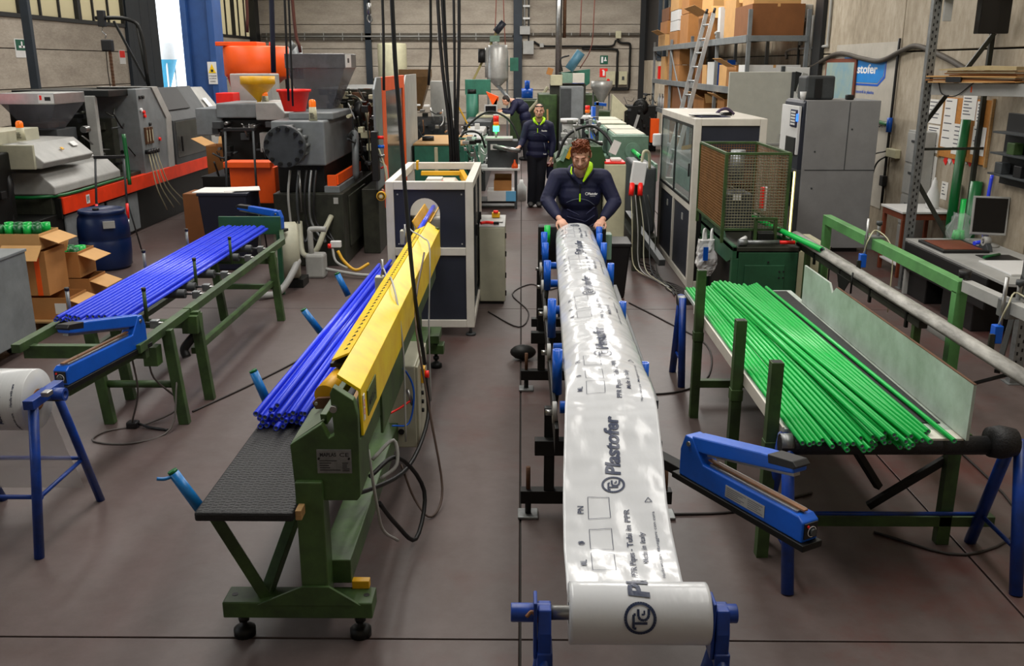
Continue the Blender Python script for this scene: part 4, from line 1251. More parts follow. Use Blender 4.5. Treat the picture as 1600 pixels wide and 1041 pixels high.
# ================================================================ left machines
def beacon(t, x, y, z, h=0.2):
    b = t.cyl('beacon_base', CREAM, (x, y, z), (x, y, z + h * 0.65), 0.055, 0.045, n=16)
    t.lathe('beacon_lens', GLOWO, [(0.045, h * 0.65), (0.045, h * 0.9), (0.03, h), (0.0, h + 0.005)], (x, y, z), 16, of=b)
    mb = MB()
    for k in range(4):
        mb.box((x - 0.03, y - 0.0565, z + 0.03 + k * 0.02), (x + (0.03, 0.02, 0.025, 0.015)[k], y - 0.050, z + 0.037 + k * 0.02))
    t.add('beacon_print', INKB, mb, of=b)

def clutter(t, m, x0, x1, y0, y1, z0, z1, n, seed):
    """greasy mechanism: blocks, rods and hoses of many sizes"""
    r = random.Random(seed)
    for k in range(n):
        x, y, z = r.uniform(x0, x1), r.uniform(y0, y1), r.uniform(z0, z1)
        kind = r.random()
        mm = r.choice(m)
        if kind < 0.4:
            s = (r.uniform(0.04, 0.14), r.uniform(0.04, 0.2), r.uniform(0.03, 0.12))
            t.box('mechanism_block', mm, (x, y, z), (min(x1 + 0.02, x + s[0]), min(y1, y + s[1]), min(z1, z + s[2])), 0.006)
        elif kind < 0.65:
            L = r.uniform(0.1, 0.5)
            t.cyl('mechanism_rod', mm, (x, y, z), (x, min(y1, y + L), z), r.uniform(0.012, 0.03), n=10)
        else:
            p = V((x, y, z))
            q = p + V((r.uniform(-0.1, 0.2), r.uniform(-0.3, 0.5), r.uniform(-0.35, 0.1)))
            q.x = min(max(q.x, x0), x1); q.y = min(max(q.y, y0), y1); q.z = min(max(q.z, z0), z1)
            mid = (p + q) / 2 + V((0.04, 0, -r.uniform(0.05, 0.15)))
            t.tube('hose', mm, [p, mid, q], r.uniform(0.007, 0.016), n=6)

# ---- machine on the far left
t = T('injection_moulding_machine', 'grey moulding machine with a bright red orange base rail at the left', 'machine', (-6.8, 15.0, 0))
t.box('base', BLACKM, (-7.6, 11.3, 0.0), (-6.08, 19.0, 0.66), 0.01)
t.box('base_rail', REDO, (-6.08, 12.1, 0.65), (-6.0, 18.6, 0.87), 0.008)
t.box('end_rail', BLACKM, (-7.3, 12.06, 0.60), (-6.02, 12.1, 0.87), 0.006)
s = t.box('maker_label', WHITE, (-6.001, 12.75, 0.70), (-5.996, 12.85, 0.82), 0)
mb = MB(); mb.box((-5.997, 12.77, 0.72), (-5.995, 12.79, 0.80)); mb.box((-5.997, 12.81, 0.74), (-5.995, 12.83, 0.80))
t.add('label_print', INKB, mb, of=s)
t.box('base_panel', GREY, (-6.075, 12.2, 0.05), (-6.05, 13.4, 0.62), 0.006)
t.box('base_panel', GREY, (-6.075, 13.5, 0.05), (-6.05, 14.6, 0.62), 0.006)
sk = t.box('socket_plate', CREAM, (-6.48, 12.045, 0.68), (-6.14, 12.06, 0.80), 0.003)
for k in range(3):
    t.box('socket', BLACK, (-6.45 + k * 0.11, 12.04, 0.71), (-6.39 + k * 0.11, 12.05, 0.77), 0.002, of=sk)
t.tube('green_edge_pipe', PIPEGD, [(-6.75, 11.9, 0.35), (-6.75, 11.9, 0.85), (-6.3, 11.9, 0.90), (-6.02, 12.2, 0.90), (-6.02, 13.5, 0.90), (-6.02, 14.3, 0.90)], 0.022, sub=3)
t.cyl('green_edge_pipe', PIPEGD, (-6.55, 11.9, 0.30), (-6.55, 11.9, 0.87), 0.02, n=8)
t.box('bed', OLIVE, (-7.5, 12.0, 0.66), (-6.1, 19.0, 0.92), 0.01)
# covers over the barrel
t.prism('barrel_cover', GREYL, [(-7.1, 0.92), (-6.04, 0.92), (-6.04, 1.02), (-6.22, 1.20), (-6.9, 1.22), (-7.1, 1.1)], 'y', 12.0, 14.05, 0.015)
t.prism('upper_cover', GREYL, [(-7.0, 1.28), (-6.05, 1.28), (-6.0, 1.36), (-6.25, 1.58), (-6.95, 1.60), (-7.0, 1.5)], 'y', 11.75, 13.15, 0.015)
lb = t.box('warning_triangle', YELLOWD, (-6.10, 12.42, 1.46), (-6.09, 12.48, 1.50), 0, rot=(0, -0.85, 0))
t.box('cover_label', WHITE, (-6.14, 12.8, 1.47), (-6.13, 12.95, 1.55), 0, rot=(0, -0.85, 0))
t.box('cover_end', BEIGE, (-7.0, 11.70, 1.28), (-6.1, 11.75, 1.58), 0.006)
so = t.box('socket_plate', WHITE, (-6.55, 11.69, 1.36), (-6.45, 11.70, 1.46), 0.002)
t.box('socket', BLACK, (-6.53, 11.685, 1.385), (-6.48, 11.695, 1.435), 0.002, of=so)
t.box('side_beam', BEIGE, (-7.4, 10.9, 1.58), (-6.5, 12.7, 1.74), 0.008)
beacon(t, -6.38, 12.0, 1.62, 0.24)
t.box('back_motor', BLACKM, (-7.4, 10.9, 0.5), (-6.4, 11.7, 1.5), 0.02)
clutter(t, [BLACKM, GREYD, BLACK, GREY], -7.2, -6.36, 10.85, 11.68, 0.3, 1.55, 34, 5)
t.tube('corrugated_hose', BLACK, [(-6.5, 11.68, 1.28), (-6.4, 11.6, 1.1), (-6.45, 11.58, 0.8), (-6.42, 11.6, 0.5)], 0.05, n=10)
t.tube('red_pipe', RED, [(-7.5, 11.0, 1.62), (-7.2, 11.0, 1.75), (-7.0, 11.2, 1.7)], 0.02)
# hopper
h = t.add('hopper', CLEARG, MB().frustum((-6.8, 13.5, 1.66), 0.16, 0.22, (-6.78, 13.5, 2.02), 0.37, 0.45))
t.box('hopper_rim', ALU, (-7.16, 13.04, 2.02), (-6.40, 13.96, 2.17), 0.006, of=h)
lb = t.box('hopper_label', WHITE, (-6.62, 13.032, 2.035), (-6.41, 13.039, 2.155), 0)
t.box('label_mark', RED, (-6.60, 13.028, 2.08), (-6.57, 13.033, 2.14), 0, of=lb)
t.box('label_mark', INKB, (-6.53, 13.028, 2.07), (-6.45, 13.033, 2.12), 0, of=lb)
t.box('hopper_stand', GREYD, (-7.2, 13.4, 0.92), (-6.6, 14.0, 1.66), 0.01)
t.box('pellets', CARDD, (-7.1, 13.42, 1.67), (-6.72, 13.98, 1.74), 0.02, of=h)
# dark open middle with mechanism
t.box('gantry', BLACKM, (-7.6, 14.2, 2.08), (-6.15, 16.0, 2.18), 0.01)
t.box('gantry_post', GREYL, (-6.5, 14.15, 0.92), (-6.35, 14.25, 2.1), 0.01)
t.box('back_wall', BLACKM, (-7.62, 14.1, 0.92), (-7.5, 19.0, 2.15), 0.01)
t.box('tie_bar_plate', OLIVE, (-7.3, 14.55, 0.92), (-6.3, 14.75, 1.75), 0.01)
clutter(t, [BLACKM, GREYD, STEEL, OLIVE, BLACK], -7.2, -6.18, 14.0, 15.1, 0.95, 1.9, 46, 8)
for z in (1.2, 1.62):
    t.cyl('tie_bar', STEEL, (-6.5, 14.0, z), (-6.5, 15.4, z), 0.05, n=14)
# control pillar
t.prism('control_pillar', GREY, [(14.95, 0.86), (16.0, 0.86), (16.05, 1.66), (15.55, 2.18), (14.9, 2.18)], 'x', -6.9, -6.02, 0.01)
t.prism('pillar_edge', GREYL, [(15.95, 0.86), (16.2, 0.86), (16.25, 1.70), (15.75, 2.2), (15.5, 2.2), (16.02, 1.68)], 'x', -6.9, -6.0, 0.006)
for y, z, m_ in ((15.0, 2.05, BLACK), (15.12, 2.05, BLACK), (15.0, 1.86, INKW), (15.1, 1.82, RED), (15.12, 1.76, RED), (15.65, 1.36, RED), (15.3, 1.62, BLACK)):
    t.cyl('panel_button', m_, (-6.025, y, z), (-5.99, y, z), 0.028, n=10)
for k in range(3):
    g = t.box('flow_tube', RUST, (-6.02, 15.05 + k * 0.11, 1.32), (-5.98, 15.11 + k * 0.11, 1.58), 0.004)
    t.box('flow_glass', CREAM, (-5.98, 15.065 + k * 0.11, 1.36), (-5.975, 15.085 + k * 0.11, 1.54), 0, of=g)
for k in range(4):
    v_ = t.cyl('valve', BLACK, (-6.02, 15.03 + k * 0.11, 1.20), (-5.93, 15.03 + k * 0.11, 1.20), 0.035, n=10)
    t.tube('water_hose', CREAM, [(-5.97, 15.03 + k * 0.11, 1.18), (-5.93, 15.0 + k * 0.13, 0.95), (-5.92, 15.1 + k * 0.18, 0.6), (-5.95, 15.5 + k * 0.3, 0.2)], 0.011, n=6, of=v_)
# guards
GUARDW = mat('guard_window', '6a6a66', 0.12, 0, 0.35, 3, alpha=0.75)
t.prism('guard_top', GREYD, [(-7.5, 2.02), (-6.35, 2.16), (-6.02, 1.62), (-6.02, 1.56), (-6.4, 2.08), (-7.5, 1.96)], 'y', 16.25, 18.3, 0.006)
gd = t.box('guard_door', GREYD, (-6.05, 16.3, 0.86), (-6.0, 18.2, 1.62), 0.01)
t.box('guard_window', GUARDW, (-6.0, 16.4, 0.98), (-5.992, 18.12, 1.59), 0.004, of=gd)
t.bar('door_handle', BLACK, (-5.96, 16.55, 1.08), (-5.96, 16.55, 1.34), 0.03, 0.03, of=gd)
t.prism('end_guard', GREYL, [(-7.5, 2.1), (-6.42, 2.12), (-6.02, 1.6), (-6.0, 0.9), (-7.5, 0.9)], 'y', 18.3, 19.2, 0.012)
t.box('guard_notice', WHITE, (-6.16, 18.55, 1.74), (-6.155, 18.78, 1.94), 0, rot=(0, -0.65, 0))
t.prism('dark_opening', BLACK, [(-6.325, 2.14), (-6.31, 2.15), (-6.09, 1.79), (-6.105, 1.78)], 'y', 16.4, 17.5, 0.002)
# green hose leaning on it, red grip
mb = MB().tube([(-5.93, 14.05, 1.55), (-5.9, 14.0, 1.2), (-5.86, 13.9, 0.82)], 0.03, 8)
o = single('green_pipe', 'dark green pipe piece with blue cap leaning on the grey moulding machine', 'pipe', PIPEGD, mb, (-5.86, 13.9, 0.82))

# red bucket funnels at the left edge
def bucket(label, c, r0, r1, h, m_):
    t = T('bucket', label, 'bucket', c)
    t.lathe('body', m_, [(r0 * 0.98, 0), (r0, 0.005), (r1, h), (r1 + 0.015, h), (r1 + 0.015, h - 0.03), (r1 + 0.002, h - 0.035)], c, 24)
    t.lathe('inside', m_, [(0, 0.01), (r0 - 0.006, 0.012), (r1 - 0.006, h - 0.002), (r1, h)], c, 24)
    return t
bucket('round red bucket on the grey machine at the left edge', (-7.25, 12.6, 1.745), 0.17, 0.24, 0.32, RED)
t = T('machine_console', 'dark red topped machine console cut off by the left edge', 'machine', (-8.0, 13.4, 0))
t.box('body', BLACKM, (-8.5, 12.8, 0), (-7.75, 14.0, 1.75), 0.02)
t.box('hood', mat('dark_red_enamel', '5a1810', 0.5, 0, 0.3), (-8.5, 12.9, 1.95), (-7.6, 13.6, 2.25), 0.02)
t.box('pedestal', GREYD, (-8.3, 13.0, 1.75), (-7.8, 13.5, 1.95), 0.01)
t.tube('green_stick', PIPEGD, [(-7.7, 13.4, 2.2), (-7.75, 13.45, 2.5)], 0.02)
t.tube('orange_pipe', RUST, [(-7.8, 12.85, 1.75), (-7.5, 12.9, 1.85), (-7.45, 13.2, 1.8)], 0.06)

# hoist arm with chain
t = T('chain_hoist', 'dark swivel hoist arm with a hanging chain block before the left wall', 'hoist', (-6.95, 17.9, 0))
t.cyl('mast', BLACKM, (-6.85, 17.6, 2.1), (-6.95, 17.6, 3.25), 0.035, n=10)
t.tube('jib', BLACKM, [(-6.87, 17.6, 2.2), (-6.9, 17.6, 3.1), (-7.1, 17.55, 3.33), (-7.65, 17.5, 3.35)], 0.035, n=8)
t.bar('brace', BLACKM, (-6.9, 17.6, 2.25), (-7.35, 17.55, 3.3), 0.05, 0.04)
t.box('trolley', BLACK, (-7.60, 17.44, 3.2), (-7.48, 17.56, 3.48), 0.01)
hk = t.tube('hook', STEEL, [(-7.54, 17.5, 3.2), (-7.56, 17.5, 3.12), (-7.50, 17.5, 3.06), (-7.52, 17.5, 3.0)], 0.012, n=6)
t.box('chain_block', BLACK, (-7.58, 17.42, 2.78), (-7.4, 17.58, 2.98), 0.02)
mb = MB()
for k in range(24):
    z = 2.76 - k * 0.03
    if k % 2:
        mb.box((-7.485, 17.485, z - 0.02), (-7.435, 17.515, z + 0.02))
    else:
        mb.box((-7.475, 17.47, z - 0.02), (-7.445, 17.53, z + 0.02))
t.add('chain', RUST, mb, stuff=True)
t.tube('pull_chain', BLACKM, [(-7.53, 17.5, 2.8), (-7.54, 17.5, 2.4), (-7.52, 17.5, 2.05)], 0.008, n=5)

# drum
t = T('plastic_drum', 'dark blue plastic drum beside the red orange rail', 'drum', (-5.40, 11.85, 0))
t.lathe('body', BLUED, [(0.0, 0.0), (0.27, 0.0), (0.30, 0.04), (0.315, 0.2), (0.318, 0.38), (0.308, 0.395), (0.318, 0.41), (0.315, 0.55), (0.30, 0.66), (0.27, 0.71), (0.285, 0.72), (0.285, 0.76), (0.26, 0.77), (0.25, 0.755), (0, 0.755)], (-5.40, 11.85, 0), 32)
t.box('label', GREYL, (-5.27, 11.56, 0.56), (-5.13, 11.585, 0.65), 0.002, rot=(0, 0, 0.45))
t.cyl('bung', BLACK, (-5.45, 11.8, 0.75), (-5.45, 11.8, 0.785), 0.04, n=12)

def step_ladder(label, loc, rz, h, w=0.42, steps=3):
    t = T('step_ladder', label, 'ladder', loc, rz=rz, local=True)
    for s in (-1, 1):
        x = s * w / 2
        a, b, c = V((x, -0.42, 0)), V((x * 0.9, -0.1, h * 0.72)), V((x * 0.85, 0.0, h))
        k1 = a.lerp(c, 0.42)
        t.cyl('front_leg', ALU, a, k1, 0.014, n=8)
        t.cyl('leg_sleeve', RED, k1, a.lerp(c, 0.56), 0.02, n=8)
        t.cyl('hand_rail', GREYD, a.lerp(c, 0.56), c, 0.015, n=8)
        t.cyl('back_leg', GREYD, (x, 0.35, 0), a.lerp(c, 0.6), 0.011, n=8)
        t.cyl('rubber_foot', BLACK, a, a + V((0, 0, 0.03)), 0.02, n=8)
    t.bar('top_handle', BLACK, (-w * 0.47, 0, h), (w * 0.47, 0, h), 0.04, 0.04)
    for k in range(steps):
        f = (k + 0.6) / (steps + 1.4) * 0.75
        y = -0.42 + 0.42 * f
        t.box('step', ALU, (-w * 0.45, y - 0.06, h * f - 0.012), (w * 0.45, y + 0.08, h * f + 0.012), 0.003)
    return t
step_ladder('small folding step ladder standing behind the blue drum', (-5.50, 12.5, 0), 0.2, 1.36)
step_ladder('taller folding step ladder beside the dark blue bin', (-3.75, 12.55, 0), 0.15, 1.72)

# cartons with green fittings on the pallet
PX, PY = -4.85, 9.25
t = T('pallet', 'wooden pallet under the stack of cartons at the left', 'pallet', (PX, PY, 0))
for k in range(5):
    t.box('deck_board', WOOD, (PX - 0.48, PY - 0.5 + k * 0.21, 0.10), (PX + 0.48, PY - 0.5 + k * 0.21 + 0.15, 0.122), 0.003)
for k in range(3):
    t.box('bearer', WOOD, (PX - 0.48 + k * 0.43, PY - 0.5, 0.02), (PX - 0.38 + k * 0.43, PY + 0.49, 0.10), 0.003)
    t.box('bottom_board', WOOD, (PX - 0.48 + k * 0.43, PY - 0.5, 0.0), (PX - 0.38 + k * 0.43, PY + 0.49, 0.02), 0.002)

def carton(label, x0, y0, z0, x1, y1, z1, flaps='', group=None, m_=CARD, tape=None, rz=0.0, marks=False, openbox=True):
    cx, cy = (x0 + x1) / 2, (y0 + y1) / 2
    t = T('cardboard_box', label, 'box', (cx, cy, z0), group=group, rz=rz, local=True)
    a, b, h, w = (x1 - x0) / 2, (y1 - y0) / 2, z1 - z0, 0.006
    if openbox and flaps:
        mb = MB().box((-a, -b, 0), (a, -b + w, h)).box((-a, b - w, 0), (a, b, h)).box((-a, -b + w, 0), (-a + w, b - w, h)).box((a - w, -b + w, 0), (a, b - w, h)).box((-a + w, -b + w, 0), (a - w, b - w, w))
        t.add('body', m_, mb)
        t.box('dark_inside', CARDD, (-a + w, -b + w, h * 0.55), (a - w, b - w, h * 0.56), 0)
    else:
        t.box('body', m_, (-a, -b, 0), (a, b, h), 0.003)
        t.box('tape_seam', CARDL, (-0.025, -b - 0.001, h - 0.05), (0.025, b + 0.001, h + 0.001), 0)
    L = min(a, b) * 0.95
    f = CARDL
    if 'f' in flaps: t.box('flap', f, (-a, -b - L, h - 0.003), (a, -b, h + 0.003), 0, rot=(0.75, 0, 0))
    if 'b' in flaps: t.box('flap', f, (-a, b, h - 0.003), (a, b + L, h + 0.003), 0, rot=(1.0, 0, 0))
    if 'r' in flaps: t.box('flap', f, (a, -b, h - 0.06), (a + L, b, h - 0.054), 0, rot=(0, 0.35, 0))
    if 'l' in flaps: t.box('flap', f, (-a - L, -b, h + 0.06), (-a, b, h + 0.066), 0, rot=(0, 0.5, 0))
    if tape is not None: t.box('orange_tape', ORANGE, (a * tape - 0.025, -b - 0.002, 0), (a * tape + 0.025, -b + 0.001, h), 0)
    if marks:
        t.box('paper_label', PAPER, (a * 0.35, -b - 0.002, h * 0.25), (a * 0.85, -b, h * 0.75), 0)
    return t
def fittings(x0, x1, y0, y1, z, nx, ny, label):
    for i in range(nx):
        for j in range(ny):
            x, y = x0 + (x1 - x0) * (i + 0.5) / nx, y0 + (y1 - y0) * (j + 0.5) / ny
            r = min((x1 - x0) / nx, (y1 - y0) / ny) * 0.47
            mb = MB().ring((x, y, z), (x, y, z + 0.10), r, r * 0.62, 14)
            single('pipe_fitting', label, 'fitting', PIPEG if (i + j) % 2 else PIPEGD, mb, (x, y, z), 'green fittings in cartons')
carton('lowest carton at the left front of the pallet, its top full of green fittings', -5.28, 8.82, 0.125, -4.93, 9.2, 0.36, 'f', tape=0.95)
fittings(-5.25, -4.96, 8.86, 9.16, 0.29, 3, 2, 'green pipe fitting in the lowest carton on the pallet')
carton('lowest carton at the right front of the pallet with a white paper label', -4.90, 8.82, 0.125, -4.45, 9.2, 0.34, 'r', tape=-0.8, marks=True)
carton('middle left carton of the pallet stack behind the grey sheet metal box', -5.32, 8.86, 0.42, -5.06, 9.22, 0.68, 'f')
carton('large open carton with an orange tape strip in the middle of the pallet stack', -5.03, 8.84, 0.36, -4.64, 9.25, 0.80, 'fb', tape=0.55)
carton('back carton on the pallet with an open flap, second layer', -4.90, 9.32, 0.125, -4.46, 9.7, 0.42, 'r')
carton('back carton on the pallet with an open flap, third layer', -4.95, 9.32, 0.43, -4.55, 9.7, 0.70, 'r')
fittings(-4.93, -4.58, 9.36, 9.66, 0.62, 3, 2, 'green pipe fitting in the third layer carton')
carton('topmost carton of the pallet stack, heaped with green fittings', -5.2, 8.9, 0.805, -4.70, 9.3, 0.96, 'r', m_=CARDL)
fittings(-5.18, -4.72, 8.92, 9.28, 0.93, 5, 2, 'green pipe fitting heaped on the topmost carton')

t = T('sheet_metal_box', 'grey sheet metal box on castors cut off by the left edge', 'box', (-4.9, 8.0, 0))
t.box('body', GREY, (-5.5, 7.55, 0.14), (-4.50, 8.25, 0.93), 0.01)
t.box('rim', GREY, (-5.51, 7.54, 0.92), (-4.49, 8.26, 0.945), 0.004)
for x in (-5.2, -4.66):
    for y in (7.7, 8.1):
        t.cyl('castor', BLACK, (x - 0.03, y, 0.07), (x + 0.03, y, 0.07), 0.07, n=16)
        t.box('castor_fork', GALV, (x - 0.04, y - 0.03, 0.07), (x - 0.032, y + 0.03, 0.14), 0)

# ---- machine with the round bolted plate
t = T('injection_moulding_machine', 'grey moulding machine with a round bolted end plate and orange stripes, centre left', 'machine', (-2.8, 14.0, 0))
t.box('base', OLIVE, (-3.2, 11.95, 0.0), (-2.3, 17.5, 0.95), 0.012)
t.box('base_door', OLIVE, (-2.3, 12.3, 0.2), (-2.275, 13.6, 0.88), 0.008)
t.box('base_label', GREYL, (-2.42, 11.94, 0.82), (-2.36, 11.95, 0.9), 0)
t.box('rail_left', ORANGE, (-4.05, 12.95, 0.68), (-3.42, 13.4, 1.18), 0.01)
t.box('rail_top', ORANGE, (-4.1, 12.85, 1.18), (-3.45, 13.2, 1.26), 0.008)
t.box('front_block', GREY, (-3.18, 12.0, 1.3), (-2.5, 14.6, 1.86), 0.02)
t.box('block_side', GREYD, (-2.56, 14.0, 1.32), (-2.47, 14.7, 1.84), 0.008)
t.box('under_block', BLACKM, (-3.15, 12.1, 0.95), (-2.55, 14.5, 1.3), 0.01)
t.box('top_step', GREY, (-3.02, 12.3, 1.86), (-2.44, 13.6, 1.95), 0.015)
dsk = t.cyl('end_plate', GREYD, (-2.94, 11.66, 1.57), (-2.94, 11.76, 1.57), 0.26, n=36, bevel=0.01)
for k in range(12):
    a = k * PI / 6 + 0.26
    t.cyl('bolt', BLACKM, (-2.94 + 0.22 * math.cos(a), 11.62, 1.57 + 0.22 * math.sin(a)), (-2.94 + 0.22 * math.cos(a), 11.67, 1.57 + 0.22 * math.sin(a)), 0.027, n=8, of=dsk)
t.cyl('cylinder_head', GREYD, (-2.94, 11.76, 1.57), (-2.94, 12.0, 1.57), 0.17, n=28)
for a in (-0.9, -0.45, 0.0, 0.45, 0.9, 1.4, 1.9):
    t.cyl('spacer_rod', GALV, (-2.94 + 0.23 * math.cos(a), 11.76, 1.57 + 0.23 * math.sin(a)), (-2.94 + 0.23 * math.cos(a), 12.02, 1.57 + 0.23 * math.sin(a)), 0.025, n=10)
t.cyl('ram_rod', STEEL, (-2.83, 11.9, 1.25), (-2.83, 11.9, 0.72), 0.016, n=8)
for k, x in enumerate((-2.95, -2.84, -2.74, -2.68, -2.62)):
    t.tube('hydraulic_hose', (GREYL, GREYD, BLACK, GALV, BLACK)[k], [(x, 11.92, 1.25), (x - 0.02, 11.82, 0.95), (x - 0.02, 11.85, 0.6), (x + 0.05 * k, 11.8, 0.35), (x + 0.10, 11.93, 0.5)], 0.016, n=7)
t.tube('beige_hose', BEIGE, [(-2.86, 11.88, 0.6), (-2.8, 11.7, 0.22), (-2.62, 11.62, 0.26), (-2.52, 11.75, 0.5), (-2.46, 11.94, 0.66)], 0.035, n=9)
t.box('stripe', ORANGE, (-2.52, 12.1, 1.02), (-2.40, 12.14, 1.17), 0.004)
t.box('stripe', ORANGE, (-2.42, 12.14, 1.04), (-2.38, 13.9, 1.17), 0.004)
t.box('stripe_step', GREY, (-2.56, 12.08, 0.84), (-2.36, 13.9, 1.03), 0.008)
t.tube('grey_duct', GREY, [(-2.46, 13.6, 1.55), (-2.36, 13.4, 1.6), (-2.33, 13.2, 1.35), (-2.34, 13.2, 1.0)], 0.05, n=10)
beacon(t, -2.66, 12.12, 1.86, 0.26)
t.box('mechanism_frame', BLACKM, (-2.95, 14.6, 0.95), (-2.35, 17.4, 2.1), 0.02)
t.box('mechanism_top', OLIVE, (-3.1, 14.6, 2.1), (-2.1, 17.4, 2.2), 0.015)
clutter(t, [BLACKM, GREYD, OLIVE, STEEL, CREAM, BLACK, OLIVE], -2.44, -2.08, 12.9, 14.3, 1.05, 2.05, 60, 21)
clutter(t, [BLACKM, OLIVE, RUST, CREAM, BLACK, OLIVE], -2.95, -2.2, 13.95, 14.56, 1.88, 2.2, 44, 22)
for k in range(5):
    t.tube('cable_loop', CREAM if k % 2 else OLIVE, [(-2.5, 13.6 + k * 0.1, 2.12), (-2.28 + 0.02 * k, 13.4 + k * 0.1, 2.08 - 0.03 * k), (-2.16, 13.3, 1.7), (-2.14, 13.2 + k * 0.1, 1.1)], 0.012, n=6)
t.cyl('cable_drum', BLACK, (-2.3, 13.5, 1.92), (-2.2, 13.45, 1.92), 0.14, n=20)
# clear hopper
h = t.add('hopper', CLEARG, MB().frustum((-2.86, 13.6, 1.95), 0.2, 0.25, (-2.82, 13.6, 2.5), 0.40, 0.45))
t.box('hopper_rim', mat('hopper_steel', '7c7e82', 0.3, 0.7, 0.3, 6), (-3.23, 13.14, 2.5), (-2.41, 14.05, 2.69), 0.006, of=h)
t.box('hopper_label', WHITE, (-2.41, 13.2, 2.51), (-2.402, 13.6, 2.68), 0)
t.box('label_mark', INKB, (-2.403, 13.32, 2.57), (-2.40, 13.44, 2.63), 0)
t.cyl('loader', GALV, (-3.25, 13.9, 2.35), (-3.25, 13.9, 2.8), 0.10, n=14)
t.lathe('loader_ball', GALV, [(0.0, -0.07), (0.07, 0), (0, 0.07)], (-3.2, 13.5, 2.8), 12)
# guards with orange frame
def guard(m_, y0, y1, z0, z1, win=False):
    x = -1.95
    if not win:
        return t.prism('guard_panel', m_, [(y0, z0), (y1, z0), (y1, z1), (y0 + 0.25, z1), (y0, z1 - 0.15)], 'x', x - 0.03, x, 0.006)
    g = t.add('guard_frame', m_, MB().box((x - 0.04, y0, z0), (x, y0 + 0.35, z1)).box((x - 0.04, y1 - 0.2, z0), (x, y1, z1)).box((x - 0.04, y0 + 0.35, z0), (x, y1 - 0.2, z0 + 0.35)).box((x - 0.04, y0 + 0.35, z1 - 0.2), (x, y1 - 0.2, z1)), bevel=0.006)
    t.box('guard_window', GUARDW, (x - 0.025, y0 + 0.35, z0 + 0.35), (x - 0.015, y1 - 0.2, z1 - 0.2), 0, of=g)
guard(GREY, 12.7, 13.35, 0.9, 2.38)
guard(ORANGE, 13.4, 15.95, 0.55, 2.38, True)
guard(GREYL, 16.0, 17.8, 0.6, 2.38)
t.box('guard_base', OLIVE, (-2.2, 12.8, 0.0), (-1.97, 17.6, 0.9), 0.01)
# manifold hanging on the right side
t.box('water_manifold', BLACK, (-1.99, 12.45, 1.05), (-1.9, 12.6, 1.7), 0.01)
for k in range(4):
    t.tube('manifold_hose', (CREAM, GREYL, CREAM, RED)[k], [(-1.9, 12.5 + k * 0.05, 1.5 - k * 0.1), (-1.82, 12.5 + k * 0.06, 1.2), (-1.80, 12.5, 0.85), (-1.85, 12.4, 0.95)], 0.012, n=6)
for k in range(3):
    t.cyl('hose_coupling', (RED, BLUEM, STEEL)[k], (-1.9, 12.5, 1.62 - k * 0.12), (-1.82, 12.5, 1.62 - k * 0.12), 0.022, n=8)
bucket('bright red plastic bucket on the grey moulding machine, used as a funnel', (-3.0, 12.6, 1.955), 0.14, 0.21, 0.28, RED)

# ---- third machine behind with the orange silo
t = T('injection_moulding_machine', 'grey moulding machine behind, under the yellow funnel', 'machine', (-4.2, 15.0, 0))
t.box('base', BLACKM, (-4.9, 14.3, 0), (-3.6, 16.8, 0.9), 0.01)
t.box('grey_cover', GREY, (-4.66, 14.5, 1.76), (-3.85, 15.6, 1.98), 0.02)
t.prism('side_cover', GREYL, [(-4.0, 1.74), (-3.58, 1.74), (-3.55, 1.84), (-3.7, 2.0), (-4.0, 2.0)], 'y', 14.3, 15.4, 0.015)
t.box('low_cover', GREYL, (-4.0, 14.4, 1.25), (-3.62, 15.3, 1.55), 0.015)
t.box('dark_body', BLACKM, (-4.65, 14.6, 0.9), (-3.7, 16.7, 1.75), 0.02)
t.box('end_cover', GREY, (-5.0, 14.55, 1.5), (-4.6, 15.5, 1.9), 0.01)
t.box('silver_hood', GREYL, (-4.9, 16.1, 1.9), (-4.2, 16.65, 2.4), 0.02)
clutter(t, [BLACKM, GREYD, STEEL, BLACK], -4.7, -3.75, 14.2, 14.58, 0.95, 1.72, 34, 31)
beacon(t, -3.95, 14.7, 1.98, 0.16)
t.box('red_block', RED, (-5.0, 15.6, 1.9), (-4.72, 16.0, 2.1), 0.01)
t = T('mixing_silo', 'large orange mixing silo with a dark red outlet above the machines', 'silo', (-4.72, 17.3, 0))
t.lathe('body', ORANGE, [(0.10, 2.0), (0.42, 2.28), (0.56, 2.32), (0.60, 2.36), (0.60, 2.84), (0.57, 2.86), (0, 2.87)], (-4.72, 17.3, 0), 40)
t.prism('lid', ORANGE, [(-5.35, 2.86), (-4.62, 2.86), (-4.62, 2.93), (-5.35, 2.93)], 'y', 16.9, 17.5, 0.01)
t.prism('outlet', mat('dark_red_plastic', 'a01c10', 0.45, 0, 0.15), [(-5.2, 2.4), (-4.85, 2.3), (-4.9, 1.75), (-5.05, 1.75)], 'y', 16.9, 17.3, 0.02)
t.bar('stand', GREYL, (-5.15, 17.2, 2.2), (-5.0, 17.2, 0.0), 0.06, 0.06)
t.bar('stand', GREYD, (-4.3, 17.6, 2.35), (-4.3, 17.6, 0.0), 0.06, 0.06)
t.bar('stand', GREYD, (-4.8, 17.75, 2.35), (-4.8, 17.75, 0.0), 0.06, 0.06)
t.cyl('lid_knob', REDO, (-4.45, 17.2, 2.86), (-4.45, 17.2, 2.93), 0.03, n=10)
t = T('funnel', 'yellow funnel standing on the grey cover below the orange silo', 'funnel', (-4.06, 14.75, 1.985))
t.lathe('cone', YELLOWD, [(0.03, 0.0), (0.035, 0.03), (0.255, 0.27), (0.262, 0.275), (0.262, 0.39), (0.25, 0.39), (0.25, 0.28), (0.02, 0.03)], (-4.06, 14.75, 1.985), 28)

